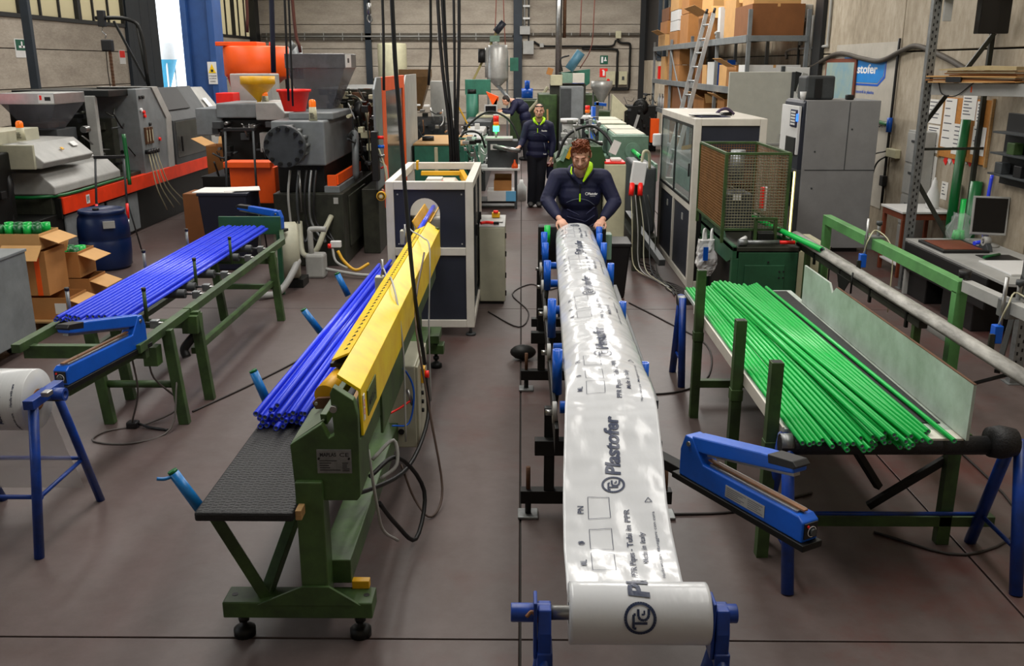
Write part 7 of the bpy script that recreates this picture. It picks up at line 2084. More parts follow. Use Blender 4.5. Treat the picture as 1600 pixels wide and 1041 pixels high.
# wooden side table with white top
t = T('side_table', 'small red brown wooden table with a white top behind the rack post', 'table', (4.95, 11.6, 0))
t.box('top', WHITE, (4.64, 11.3, 0.80), (5.26, 12.0, 0.825), 0.003)
t.box('apron', WOODR, (4.66, 11.32, 0.72), (5.24, 11.98, 0.80), 0.003)
for x in (4.68, 5.22):
    for y in (11.34, 11.94):
        t.bar('leg', WOODR, (x, y, 0), (x, y, 0.72), 0.045, 0.045)
t.box('lower_shelf', WHITE, (4.66, 11.34, 0.14), (5.24, 11.96, 0.16), 0.002)
t = T('detergent_bottle', 'tall white plastic bottle standing on the white topped table', 'bottle', (5.12, 11.6, 0.826))
t.lathe('body', WHITE, [(0, 0), (0.075, 0), (0.08, 0.04), (0.075, 0.18), (0.035, 0.28), (0.03, 0.34), (0.012, 0.36), (0.012, 0.38), (0, 0.38)], (5.12, 11.6, 0.826), 18)
# large green pipes standing in the corner
def standing(label, x, y, r, z1, m_, tip=(0, 0)):
    mb = MB().ring((0, 0, 0), (tip[0], tip[1], z1), r, r * 0.8, 20)
    o = single('green_pipe', label, 'pipe', m_, mb, (0, 0, 0))
    o.location = (x, y, 0.0)
standing('tallest dark green pipe standing in the right corner', 5.14, 11.12, 0.055, 1.93, PIPEGD, (0.06, 0.05))
standing('short dark green pipe standing behind the tallest one', 5.24, 11.25, 0.045, 1.17, PIPEGD, (0.0, 0.02))
standing('medium bright green pipe standing right of the tallest one', 5.25, 11.0, 0.06, 1.02, PIPEG, (0.01, 0.02))
standing('thick dark green pipe standing at the far right of the group', 5.19, 10.72, 0.065, 1.26, PIPEGD, (0.03, 0.03))
mb = MB().tube([(5.24, 10.45, 0.62), (5.25, 10.5, 1.1), (5.27, 10.52, 1.36)], 0.02, 8)
single('blue_rod', 'slim blue rod leaning on the right wall behind the monitor', 'rod', PIPEB, mb, (5.24, 10.45, 0.62))
mb = MB().box((XR - 0.012, 11.02, 1.2), (XR - 0.002, 11.62, 1.62))
t = T('hazard_tape', 'red and white hazard tape strip on the wall behind the green pipes', 'tape', (XR - 0.01, 11.3, 1.3))
for k in range(7):
    t.box('stripe', RED if k % 2 == 0 else WHITE, (XR - 0.010, 11.7 - k * 0.1, 1.38 + 0.02 * k - 0.03), (XR - 0.002, 11.79 - k * 0.1, 1.46 - 0.02 * k + 0.07), 0, rot=(0.6, 0, 0))

# ---- desk with monitor
t = T('desk', 'black and grey desk at the right edge carrying a monitor and a tray', 'desk', (4.95, 9.8, 0))
t.box('table_top', GREYL, (4.42, 9.2, 0.60), (5.28, 10.6, 0.63), 0.004)
t.prism('near_top', GREYL, [(4.42, 8.3), (5.28, 8.0), (5.28, 9.2), (4.42, 9.2)], 'z', 0.60, 0.63, 0.004)
t.box('dark_front', BLACK, (4.40, 8.6, 0.30), (4.42, 10.55, 0.60), 0.004)
t.box('pedestal', BLACK, (4.46, 8.9, 0), (5.2, 9.6, 0.60), 0.01)
t.box('pedestal', BLACK, (4.46, 10.0, 0), (5.2, 10.5, 0.60), 0.01)
t.bar('leg', GREYL, (4.44, 10.5, 0), (4.44, 10.5, 0.6), 0.05, 0.05)
tr_ = t.box('recessed_tray', BLACK, (4.46, 9.7, 0.631), (4.95, 10.35, 0.66), 0.006)
t.box('tray_floor', WOODR, (4.50, 9.76, 0.655), (4.90, 10.29, 0.664), 0, of=tr_)
t.box('black_pad', BLACK, (4.75, 9.2, 0.631), (5.1, 9.6, 0.637), 0)
t.box('white_board', WHITE, (4.62, 8.6, 0.631), (5.28, 9.25, 0.65), 0.003)
t = T('monitor', 'flat monitor with a silver frame and dark screen on the desk at the right edge', 'monitor', (5.15, 10.1, 0.632))
i_ = Matrix.Rotation(-0.30, 4, 'Z') @ Matrix.Rotation(-0.12, 4, 'X')
def mon(a, b):
    mb = MB().box(a, b)
    mb.v = [(i_ @ v) + V((5.12, 10.15, 0.95)) for v in mb.v]
    return mb
sc = t.add('frame', GREYL, mon((-0.18, -0.02, -0.20), (0.18, 0.02, 0.22)), bevel=0.008)
t.add('dark_screen', SCREEN, mon((-0.16, -0.024, -0.17), (0.16, -0.0195, 0.20)), of=sc)
t.cyl('neck', GREYL, (5.12, 10.17, 0.66), (5.12, 10.18, 0.85), 0.03, n=12)
t.lathe('foot', GREYL, [(0, 0), (0.13, 0), (0.13, 0.015), (0.04, 0.04), (0.03, 0.06)], (5.12, 10.13, 0.632), 20)
t = T('clear_bag', 'crumpled clear plastic bag full of green fittings on the desk', 'bag', (4.92, 10.45, 0.632))
mb = MB().lathe([(0.02, 0.0), (0.11, 0.01), (0.135, 0.07), (0.12, 0.15), (0.085, 0.21), (0.09, 0.26), (0.06, 0.30)], (4.95, 10.45, 0.634), 18)
r_ = random.Random(4)
for v_ in mb.v:
    v_ += V((r_.uniform(-0.02, 0.02), r_.uniform(-0.02, 0.02), r_.uniform(0, 0.015)))
t.add('film', BAG, mb)
for k in range(6):
    a = k * 1.05
    single('pipe_fitting', 'green fitting inside the clear plastic bag', 'fitting', PIPEG, MB().ring((4.95 + 0.05 * math.cos(a), 10.45 + 0.05 * math.sin(a), 0.65), (4.95 + 0.03 * math.cos(a), 10.45 + 0.03 * math.sin(a), 0.74), 0.03, 0.02, 12), (4.95, 10.45, 0.65), 'green fittings in the bag')
mb = MB().cyl((4.93, 10.02, 0.68), (5.14, 10.12, 0.69), 0.022, n=12)
single('blue_marker', 'blue pipe piece lying on the desk beside the tray', 'pipe', PIPEB, mb, (5.0, 10.07, 0.66))
mb = MB().cyl((4.72, 9.35, 0.66), (4.95, 9.5, 0.66), 0.015, n=10)
single('green_offcut', 'thin green pipe piece lying across the desk', 'pipe', PIPEGD, mb, (4.8, 9.4, 0.65))
t = T('tape_dispenser', 'grey desk tape dispenser in front of the monitor', 'dispenser', (4.98, 9.85, 0.632))
t.prism('body', GREYD, [(9.75, 0.633), (9.98, 0.633), (9.95, 0.69), (9.86, 0.74), (9.78, 0.69)], 'x', 4.95, 5.01, 0.008)
t.add('roll', GREYL, MB().ring((4.945, 9.87, 0.73), (5.015, 9.87, 0.73), 0.05, 0.03, 16))
# dark things behind the desk at the frame edge
t = T('shelf_unit', 'dark shelf with cluttered boxes at the right edge above the desk', 'shelf', (5.1, 9.6, 1.3))
t.box('back', BLACK, (5.24, 9.2, 1.3), (5.29, 10.3, 2.05), 0.004)
for z in (1.4, 1.62, 1.84):
    t.box('board', GREYD, (5.10, 9.2, z), (5.24, 10.3, z + 0.02), 0.002)
for k in range(5):
    t.box('small_box', (GREYD, OLIVE, BLACK, GREENF, GREYD)[k], (5.12, 9.25 + k * 0.2, 1.42 + 0.22 * (k % 2)), (5.22, 9.4 + k * 0.2, 1.54 + 0.22 * (k % 2)), 0.006)
t.box('stand', BLACK, (5.24, 9.2, 0.0), (5.28, 9.24, 1.3), 0.002)
# ================================================================ back wall fittings, signs, hanging cables
t = T('cable_tray', 'long dark cable tray with brackets along the back wall', 'cable tray', (-3, YB - 0.1, 3.7))
t.box('tray', mat('dusty_tray', '5c564c', 0.7, 0.1, 0.3), (XL + 0.4, YB - 0.16, 3.56), (-0.36, YB - 0.03, 3.66), 0.004)
t.box('tray', MATS['dusty_tray'], (XL + 0.4, YB - 0.16, 3.74), (-0.36, YB - 0.03, 3.84), 0.004)
t.box('tray', MATS['dusty_tray'], (0.03, YB - 0.16, 3.75), (XR - 0.25, YB - 0.03, 3.85), 0.004)
t.cyl('conduit', GREYL, (XL + 0.4, YB - 0.19, 3.71), (-0.4, YB - 0.19, 3.71), 0.03, n=8)
for k in range(20):
    x = -11.0 + k * 0.82
    if -0.5 < x < 0.05: continue
    t.box('bracket', GREYL, (x, YB - 0.175, 3.54 if x < 0 else 3.73), (x + 0.03, YB - 0.02, 3.86), 0)
t = T('junction_box', 'upper pale grey junction box on the dark column of the back wall', 'box', (0.0, YB - 0.2, 3.9))
t.box('box', GREYL, (-0.08, YB - 0.32, 3.78), (0.36, YB - 0.02, 4.12), 0.01)
t.cyl('pipe', GREYL, (0.12, YB - 0.1, 4.1), (0.12, YB - 0.1, 6.95), 0.04, n=8)
for z in (4.4, 4.9):
    t.box('clip', WHITE, (0.05, YB - 0.15, z), (0.35, YB - 0.02, z + 0.08), 0)
t = T('junction_box', 'lower pale grey junction box on the dark column of the back wall', 'box', (0.3, YB - 0.2, 3.2))
t.box('box', GREYL, (0.06, YB - 0.3, 2.97), (0.52, YB - 0.02, 3.52), 0.01)
t.cyl('pipe', GREYD, (0.30, YB - 0.1, 3.5), (0.30, YB - 0.1, 6.95), 0.03, n=8)
t.tube('black_pipe', BLACKM, [(0.52, YB - 0.1, 3.5), (0.8, YB - 0.1, 3.34), (1.2, YB - 0.1, 3.30), (3.2, YB - 0.1, 3.30), (3.9, YB - 0.1, 3.32), (4.05, YB - 0.1, 3.55)], 0.04, sub=3)
t.box('small_box', GREYL, (0.78, YB - 0.16, 3.25), (0.95, YB - 0.02, 3.42), 0.01)
t = T('switch_box', 'left cream switch box with a red knob low on the back wall', 'box', (3.9, YB - 0.1, 2.0))
t.box('box', CREAM, (3.66, YB - 0.22, 1.70), (4.06, YB - 0.01, 2.26), 0.01)
t.cyl('red_knob', RED, (3.76, YB - 0.26, 1.88), (3.76, YB - 0.22, 1.88), 0.07, n=12)
t.tube('black_pipe', BLACKM, [(2.6, YB - 0.1, 3.2), (3.9, YB - 0.1, 3.18), (4.14, YB - 0.1, 3.1), (4.14, YB - 0.1, 2.8), (4.14, YB - 0.1, 1.6), (4.0, YB - 0.1, 1.52)], 0.05, sub=3)
t.bar('support_bar', BLACKM, (3.7, YB - 0.1, 1.52), (4.6, YB - 0.1, 1.52), 0.08, 0.14)
t = T('switch_box', 'right cream switch box low on the back wall', 'box', (4.4, YB - 0.1, 2.0))
t.box('box', CREAM, (4.22, YB - 0.22, 1.70), (4.58, YB - 0.01, 2.26), 0.01)
t.box('switch', GREYD, (4.35, YB - 0.25, 1.9), (4.45, YB - 0.22, 2.05), 0.01)
t.tube('black_pipe', BLACKM, [(4.1, YB - 0.1, 3.6), (4.25, YB - 0.1, 3.44), (4.6, YB - 0.1, 3.42), (4.68, YB - 0.1, 3.3), (4.68, YB - 0.1, 2.8), (4.68, YB - 0.1, 1.6), (4.5, YB - 0.1, 1.52)], 0.05, sub=3)
t.box('top_box', CREAM, (4.02, YB - 0.25, 3.62), (4.26, YB - 0.17, 3.92), 0.01)
def wall_sign_back(name, label, m_, x0, x1, z0, z1, marks):
    t = T(name, label, 'sign', ((x0 + x1) / 2, YB - 0.02, z0))
    t.box('plate', m_, (x0, YB - 0.02, z0), (x1, YB - 0.001, z1), 0)
    mb = MB()
    for a, b, c, d in marks:
        mb.box((x0 + a * (x1 - x0), YB - 0.026, z0 + b * (z1 - z0)), (x0 + c * (x1 - x0), YB - 0.02, z0 + d * (z1 - z0)))
    t.add('symbol', INKW, mb)
wall_sign_back('exit_sign', 'square green sign with white symbol on the back wall', DGREEN, 3.40, 3.74, 2.56, 2.92, [(0.15, 0.15, 0.4, 0.85), (0.5, 0.35, 0.85, 0.5), (0.6, 0.5, 0.75, 0.8)])
wall_sign_back('fire_sign', 'square red sign with white symbol below the green one on the back wall', RED, 3.40, 3.74, 2.02, 2.38, [(0.38, 0.15, 0.65, 0.72), (0.3, 0.72, 0.55, 0.85)])
t = T('vertical_duct', 'shiny vertical pipe in front of the back wall, right of the column', 'duct', (1.6, 40, 2.0))
t.cyl('pipe', STEEL, (1.52, 40, 2.0), (1.52, 40, 6.95), 0.13, n=16)
t.cyl('brown_pipe', RUST, (1.76, 40.2, 3.6), (1.76, 40.2, 6.95), 0.07, n=10)
t = T('water_tank', 'cream cylindrical tank standing high before the back wall', 'tank', (-5.35, 40, 1.9))
t.lathe('tank', CREAM, [(0, 2.0), (0.58, 2.0), (0.6, 2.05), (0.6, 3.3), (0.57, 3.38), (0, 3.42)], (-5.35, 40, 0), 28)
t.box('platform', OLIVE, (-6.1, 39.4, 1.9), (-4.6, 40.6, 2.0), 0.01)
for x in (-6.0, -4.7):
    for y in (39.5, 40.5):
        t.bar('leg', OLIVE, (x, y, 0), (x, y, 1.9), 0.1, 0.1)
for x, z0, z1 in ((-1.1, 2.6, 0), (-0.75, 3.2, 0), (2.1, 3.55, 0), (2.6, 3.2, 0)):
    pass
def rope(label, m_, pts, r, group=None, name='hanging_cable'):
    return single(name, label, 'cable', m_, MB().tube(pts, r, 8), pts[-1], group)
RC_ = mat('red_brown_cable', '5a2c20', 0.6, 0, 0.2)
rope('left thin red cable hanging before the back wall column', RC_, [(-0.9, 38, ZC), (-1.0, 38, 4.6), (-1.05, 38, 3.6)], 0.02)
rope('second thin red cable hanging left of the back wall column', RC_, [(-0.72, 38, ZC), (-0.7, 38, 4.6), (-0.62, 38, 3.0)], 0.02)
rope('thin red cable hanging right of the shiny vertical pipe', RC_, [(2.35, 38, ZC), (2.3, 38, 4.6), (2.28, 38, 3.6)], 0.02)
rope('slanting thin red cable hanging down to the blue far motor', RC_, [(2.85, 38, ZC), (2.8, 38, 4.5), (2.72, 38, 3.2), (2.3, 38, 2.4)], 0.02)
rope('thick navy cable ending above the orange silo', mat('navy_rubber', '10142a', 0.5, 0, 0.1), [(-2.38, 9.5, ZC), (-2.40, 9.5, 4.0), (-2.45, 9.5, 2.47)], 0.026)
rope('left of two black cables between the orange silo and the clear hopper', BLACK, [(-2.27, 9.5, ZC), (-2.28, 9.5, 4.0), (-2.32, 9.5, 2.2)], 0.012)
rope('right of two black cables between the orange silo and the clear hopper', BLACK, [(-2.22, 9.5, ZC), (-2.24, 9.5, 4.0), (-2.28, 9.5, 2.15)], 0.010)
rope('red brown cable hanging over the orange silo lid', RC_, [(-2.65, 9.5, ZC), (-2.66, 9.5, 3.5), (-2.68, 9.5, 2.85)], 0.016)
rope('slanting red brown cable hanging left of the clear hopper', RC_, [(-2.22, 9.4, ZC), (-2.2, 9.4, 3.3), (-2.15, 9.4, 2.66)], 0.016)
rope('black cable hanging behind the white enclosure, right of the chain hook', BLACK, [(-1.36, 9.6, ZC), (-1.36, 9.6, 3.3), (-1.38, 9.6, 2.3)], 0.014)
rope('long dark grey cable hanging down beside the yellow cover to the control box', mat('dark_grey_cable', '26282c', 0.55, 0, 0.1), [(-0.72, 5.3, ZC), (-0.71, 5.35, 3.2), (-0.69, 5.4, 2.2), (-0.65, 5.45, 1.3), (-0.61, 5.6, 0.72)], 0.0125)
rope('black cable hanging behind the white enclosure near the tank', BLACKM, [(-0.88, 9.6, ZC), (-0.89, 9.6, 3.2), (-0.93, 9.6, 2.35)], 0.013)
for k, (x0, x1, r) in enumerate(((-1.11, -0.99, 0.024), (-1.05, -0.95, 0.020), (-1.02, -0.96, 0.012), (-0.9, -0.91, 0.018), (-0.83, -0.88, 0.022))):
    rope('dark cable in the thick bundle hanging left of the aisle', BLACK, [(x0 - 0.02, 13, ZC), (x0, 13, 3.3), (x1, 13, 1.75), (x1 + 0.01, 13.1, 1.1)], r, 'bundle of hanging cables')
t = T('chain_hook', 'steel chain hook hanging at the top before the back wall', 'hook', (-1.5, 9.5, 2.9))
t.cyl('cable', BLACK, (-1.48, 9.5, ZC), (-1.48, 9.5, 3.1), 0.01, n=6)
t.cyl('swivel', STEEL, (-1.48, 9.5, 3.12), (-1.48, 9.5, 3.02), 0.02, n=10)
t.tube('hook', STEEL, [(-1.48, 9.5, 3.02), (-1.50, 9.5, 2.98), (-1.48, 9.5, 2.94), (-1.455, 9.5, 2.97), (-1.47, 9.5, 3.02)], 0.007)
# column sign, left wall signs
t = T('warning_sign', 'white sign with a yellow warning triangle on the blue column', 'sign', (-6.32, 19.70, 2.2))
t.box('plate', WHITE, (-6.43, 19.70, 2.16), (-6.25, 19.719, 2.60), 0)
t.prism('triangle', YELLOW, [(-6.415, 2.38), (-6.265, 2.38), (-6.34, 2.56)], 'y', 19.692, 19.70, 0)
mb = MB()
mb.box((-6.365, 19.688, 2.40), (-6.315, 19.692, 2.45))
letter(mb, 'ATTENZIONE', 0.035, (-6.42, 19.697, 2.31), (1, 0, 0), (0, 0, 1), 0.0005, 0, 0.16)
letter(mb, 'AI CARICHI', 0.035, (-6.41, 19.697, 2.26), (1, 0, 0), (0, 0, 1), 0.0005, 0, 0.14)
letter(mb, 'SOSPESI', 0.035, (-6.40, 19.697, 2.20), (1, 0, 0), (0, 0, 1), 0.0005, 0, 0.11)
t.add('print', INKB, mb)
t = T('exit_sign', 'green and white exit sign on the left wall beside the grey post', 'sign', (XL + 0.01, 22.4, 2.7))
t.box('plate', WHITE, (XL + 0.001, 22.1, 2.70), (XL + 0.012, 22.7, 3.12), 0)
t.box('green_field', DGREEN, (XL + 0.012, 22.14, 2.86), (XL + 0.016, 22.66, 3.10), 0)
t.add('arrow', INKW, MB().bar((XL + 0.018, 22.4, 3.06), (XL + 0.018, 22.4, 2.92), 0.006, 0.06, side=(1, 0, 0)).bar((XL + 0.018, 22.26, 2.94), (XL + 0.018, 22.54, 2.94), 0.006, 0.05, side=(1, 0, 0)))
t = T('fire_sign', 'small red and white sign on the left wall behind the hoist', 'sign', (XL + 0.01, 28.0, 2.5))
t.box('plate', WHITE, (XL + 0.001, 27.8, 2.56), (XL + 0.012, 28.2, 2.95), 0)
t.box('red_field', RED, (XL + 0.012, 27.82, 2.74), (XL + 0.016, 28.18, 2.93), 0)
# floor cords
CORD = mat('dark_cord', '2c2624', 0.6, 0, 0.1)
def cord(label, pts, r=0.008, group=None):
    return single('floor_cord', label, 'cable', CORD, MB().tube([(x, y, r) for x, y in pts], r, 6), (pts[0][0], pts[0][1], 0), group)
cord('dark cord running from the roller table across the floor to the filter unit', [(-2.5, 6.6), (-2.2, 7.3), (-1.9, 8.2), (-1.75, 9.3), (-1.7, 10.2)])
cord('cord curling on the floor from the grey cabinet to the roller track', [(-0.35, 9.6), (-0.02, 9.0), (0.08, 9.6), (-0.1, 10.4), (0.12, 10.9), (0.3, 10.6), (0.5, 10.8)], 0.007)
cord('cord crossing the floor from the roller track to the green trestle', [(0.9, 7.0), (1.3, 7.1), (1.6, 7.5), (1.75, 8.4), (1.5, 9.2), (1.2, 10.0)])
cord('cord lying below the film beside the blue heat sealer', [(0.85, 4.95), (1.3, 5.0), (1.8, 5.25)])
cord('dark cord on the floor under the right trestle', [(2.0, 4.75), (2.4, 4.5), (2.9, 4.9), (3.0, 5.8), (2.95, 6.3)])
for k in range(6):
    cord('tangled cord on the floor left of the white framed cabinet', [(1.5 + 0.05 * k, 12.4 - 0.3 * k), (1.72, 11.9 - 0.25 * k), (1.62 + 0.04 * k, 11.3 - 0.2 * k), (1.84, 10.9 - 0.12 * k), (1.95, 10.45 - 0.1 * k)], 0.011, 'tangled floor cords')
# ================================================================ people
class Blob:
    """closed tapered pieces that a voxel remesh grows into one surface"""
    def __init__(self):
        self.mb = MB()
    def cap(self, p, q, r1, r2=None, n=12):
        p, q = V(p), V(q)
        r2 = r1 if r2 is None else r2
        L = (q - p).length
        prof = [(r1 * math.cos(a), r1 * math.sin(a)) for a in (-PI / 2, -PI / 3, -PI / 6)] + [(r1, 0), (r2, L)] + [(r2 * math.cos(a), L + r2 * math.sin(a)) for a in (PI / 6, PI / 3, PI / 2)]
        self.mb.lathe(prof, p, n, (q - p))
        return self
    def chain(self, pts, rs, n=12):
        for a, b, c, d in zip(pts, pts[1:], rs, rs[1:]):
            self.cap(a, b, c, d, n)
        return self
    def ell(self, c, r, rot=None, n=16):
        i0 = len(self.mb.v)
        self.mb.ball((0, 0, 0), 1.0, n, r)
        R = rot if rot is not None else Matrix.Identity(3)
        for k in range(i0, len(self.mb.v)):
            self.mb.v[k] = R @ self.mb.v[k] + V(c)
        return self
    def grow(self, t, name, m, voxel, smooth=4, of=None, label=None):
        o = t.add(name, m, self.mb, of, label=label)
        r = o.modifiers.new('grow', 'REMESH')
        r.mode = 'VOXEL'
        r.voxel_size = voxel
        r.use_smooth_shade = True
        s = o.modifiers.new('smooth', 'SMOOTH')
        s.iterations = smooth
        s.factor = 0.5
        return o

def basis(f, up=(0, 0, 1)):
    """columns: right, forward, up of somebody looking along f"""
    f = V(f).normalized()
    r = f.cross(V(up)).normalized()
    u = r.cross(f).normalized()
    return Matrix(((r.x, f.x, u.x), (r.y, f.y, u.y), (r.z, f.z, u.z)))

def head(B, c, M, k=1.0):
    """skin of the head; returns the placing function"""
    c = V(c)
    H = lambda x, y, z: c + M @ V((x * k, y * k, z * k))
    B.ell(H(0, -0.012, 0.035), (0.076 * k, 0.094 * k, 0.088 * k), M)
    B.ell(H(0, 0.018, -0.03), (0.064 * k, 0.070 * k, 0.082 * k), M)
    B.ell(H(0, 0.045, -0.085), (0.038 * k, 0.036 * k, 0.028 * k), M)
    B.ell(H(0, 0.080, 0.018), (0.050 * k, 0.014 * k, 0.012 * k), M)          # brow
    B.cap(H(0, 0.088, 0.010), H(0, 0.108, -0.030), 0.009 * k, 0.0145 * k)     # nose
    for s in (-1, 1):
        B.ell(H(s * 0.013, 0.092, -0.033), (0.009 * k, 0.010 * k, 0.008 * k), M)
        B.ell(H(s * 0.040, 0.064, -0.022), (0.020 * k, 0.018 * k, 0.018 * k), M)
        B.ell(H(s * 0.079, -0.005, -0.005), (0.010 * k, 0.020 * k, 0.031 * k), M)
    B.ell(H(0, 0.082, -0.058), (0.024 * k, 0.012 * k, 0.006 * k), M)          # lips
    B.ell(H(0, 0.080, -0.068), (0.020 * k, 0.012 * k, 0.006 * k), M)
    return H

def face(t, body, H, M, k, brow_m, down=False):
    for s in (-1, 1):
        e = MB(); e.ball(H(s * 0.031, 0.0735, -0.003), 0.0115 * k, 12)
        eye = t.add('eye', mat('eye_white', 'c8c0b8', 0.3, 0, 0) if not down else SKIN, e, of=body)
        if down:
            t.add('lashes', BEARD, MB().tube([H(s * 0.019, 0.0845, -0.007), H(s * 0.031, 0.0868, -0.0095), H(s * 0.043, 0.0815, -0.007)], 0.0022 * k, 6), of=body)
            t.add('eyebrow', brow_m, MB().tube([H(s * 0.014, 0.095, 0.020), H(s * 0.030, 0.094, 0.025), H(s * 0.047, 0.082, 0.022)], 0.0042 * k, 6), of=body)
            continue
        e = MB(); e.ball(H(s * 0.031, 0.0800, -0.0055 if down else -0.003), 0.0062 * k, 10)
        t.add('iris', mat('dark_iris', '2a2018', 0.2, 0, 0), e, of=body)
        e = MB(); i0 = 0
        e.ball((0, 0, 0), 1, 10, (0.0130 * k, 0.0126 * k, 0.0060 * k))
        e.v = [M @ v + H(s * 0.031, 0.0738, 0.004 if not down else 0.0022) for v in e.v]
        t.add('eyelid', SKIN, e, of=body)
        t.add('eyebrow', brow_m, MB().tube([H(s * 0.014, 0.095, 0.022), H(s * 0.030, 0.094, 0.028), H(s * 0.047, 0.082, 0.024)], 0.0048 * k, 6), of=body)
    t.add('mouth', mat('lip_skin', 'a05a50', 0.5, 0, 0.1), MB().tube([H(-0.021, 0.085, -0.063), H(-0.008, 0.0945, -0.0615), H(0.008, 0.0945, -0.0615), H(0.021, 0.085, -0.063)], 0.0042 * k, 6), of=body)

def hand(B, w, d, n, side, curl=0.5, k=1.0, spread=0.008):
    """w wrist, d direction of the palm, n palm normal (the side the fingers close towards), side +1: thumb towards n x d"""
    w, d, n = V(w), V(d).normalized(), V(n).normalized()
    n = (n - d * n.dot(d)).normalized()
    l = n.cross(d).normalized() * side
    K = lambda a, b, c: w + d * (a * k) + l * (b * k) + n * (c * k)
    B.cap(w - d * 0.05, w + d * 0.01, 0.027 * k, 0.026 * k)
    M = Matrix((( l.x, d.x, n.x), (l.y, d.y, n.y), (l.z, d.z, n.z)))
    B.ell(K(0.05, 0.0, 0.0), (0.040 * k, 0.050 * k, 0.017 * k), M)
    B.ell(K(0.035, 0.022, 0.008), (0.018 * k, 0.030 * k, 0.016 * k), M)
    for i, (b, L) in enumerate(((0.030, 0.072), (0.010, 0.080), (-0.010, 0.074), (-0.029, 0.058))):
        p = K(0.082 - abs(b - 0.005) * 0.25, b, 0.0)
        a1, a2, a3 = curl * 0.7, curl * 1.7, curl * 2.4
        q = p + (d * math.cos(a1) + n * math.sin(a1)) * L * 0.45 * k + l * spread * (1.5 - i) * 0.5
        r = q + (d * math.cos(a2) + n * math.sin(a2)) * L * 0.33 * k
        s = r + (d * math.cos(a3) + n * math.sin(a3)) * L * 0.25 * k
        B.chain([p, q, r, s], [0.0098 * k, 0.0090 * k, 0.0082 * k, 0.0070 * k], 8)
    p = K(0.022, 0.032, 0.008)
    q = K(0.050, 0.056, 0.020)
    r = K(0.078, 0.058, 0.034)
    B.chain([p, q, r], [0.0135 * k, 0.0112 * k, 0.0085 * k], 8)

# ---------------- the worker bending over the film
t = T('person', 'red haired bearded person in a navy jacket with neon collar pulling the white film', 'person', (0.56, 9.0, 0))
M = basis((-0.12, -0.88, -0.42))
B = Blob()
hc = V((0.557, 8.78, 1.742))
H = head(B, hc, M, 1.13)
B.cap((0.56, 8.93, 1.52), (0.555, 8.83, 1.66), 0.060, 0.056)
B.ell((0.56, 8.98, 1.40), (0.17, 0.10, 0.16)); B.ell((0.56, 9.02, 1.12), (0.14, 0.095, 0.18)); B.ell((0.56, 9.04, 0.95), (0.15, 0.10, 0.12))
LA = [V((0.345, 8.95, 1.515)), V((0.245, 8.88, 1.30)), V((0.345, 8.66, 1.175))]
RA = [V((0.785, 8.95, 1.505)), V((0.895, 8.89, 1.285)), V((0.775, 8.68, 1.165))]
for A in (LA, RA):
    B.chain(A, [0.045, 0.040, 0.027])
for s, x in ((-1, 0.46), (1, 0.66)):
    B.chain([(x, 9.04, 0.92), (x + s * 0.02, 9.02, 0.50), (x + s * 0.02, 9.08, 0.08)], [0.075, 0.052, 0.038])
    B.ell((x + s * 0.02, 9.02, 0.045), (0.04, 0.11, 0.035))
hand(B, LA[2] + V((0.012, -0.03, -0.012)), (0.42, -0.75, -0.48), (0.25, 0.35, -0.9), 1, 0.75, 1.04)
hand(B, RA[2] + V((-0.012, -0.03, -0.012)), (-0.42, -0.80, -0.34), (-0.2, 0.35, -0.9), -1, 0.75, 1.04)
body = B.grow(t, 'body', SKIN, 0.0055, 3)
face(t, body, H, M, 1.13, HAIRR, True)
Hb = Blob()   # beard
Hb.ell(H(0, 0.047, -0.088), (0.045, 0.041, 0.030), M)
for s in (-1, 1):
    Hb.cap(H(s * 0.064, 0.012, -0.030), H(s * 0.046, 0.040, -0.085), 0.013, 0.019)
    Hb.cap(H(s * 0.006, 0.0915, -0.049), H(s * 0.028, 0.080, -0.060), 0.0058, 0.005)
Hb.grow(t, 'beard', BEARD, 0.006, 2, body)
Hh = Blob()   # hair: short sides, fuller top
Hh.ell(H(0, -0.020, 0.045), (0.087, 0.104, 0.086), M)
Hh.ell(H(0, -0.055, 0.0), (0.080, 0.066, 0.085), M)
for k in range(80):
    a = k * 2.4
    x, y = 0.072 * math.cos(a) * (0.15 + 0.85 * (k % 9) / 8), 0.085 * math.sin(a) * (0.15 + 0.85 * (k % 9) / 8) - 0.01
    zt = 0.098 * math.sqrt(max(0.05, 1 - (x / 0.09) ** 2 - (y / 0.11) ** 2)) + 0.035
    Hh.cap(H(x, y, zt - 0.025), H(x + 0.012 * math.cos(a * 1.7), y + 0.018 + 0.01 * math.sin(a * 3), zt + 0.002 * (k % 4)), 0.011, 0.006, 7)
for k in range(9):
    x = -0.066 + k * 0.0165
    Hh.cap(H(x, 0.05, 0.085), H(x + 0.008, 0.079 - abs(x) * 0.35, 0.062 - 0.008 * (k % 2)), 0.014, 0.008)
for s in (-1, 1):
    Hh.cap(H(s * 0.078, 0.022, 0.05), H(s * 0.077, 0.024, -0.012), 0.011, 0.006)
hair = Hh.grow(t, 'hair', HAIRR, 0.0042, 1, body)
J = Blob()   # jacket
J.ell((0.56, 8.97, 1.44), (0.215, 0.135, 0.13)); J.ell((0.56, 8.96, 1.33), (0.215, 0.15, 0.17)); J.ell((0.56, 8.99, 1.14), (0.195, 0.145, 0.19)); J.ell((0.56, 9.02, 0.98), (0.20, 0.145, 0.14))
J.cap((0.36, 8.95, 1.515), (0.77, 8.95, 1.51), 0.088, 0.088)
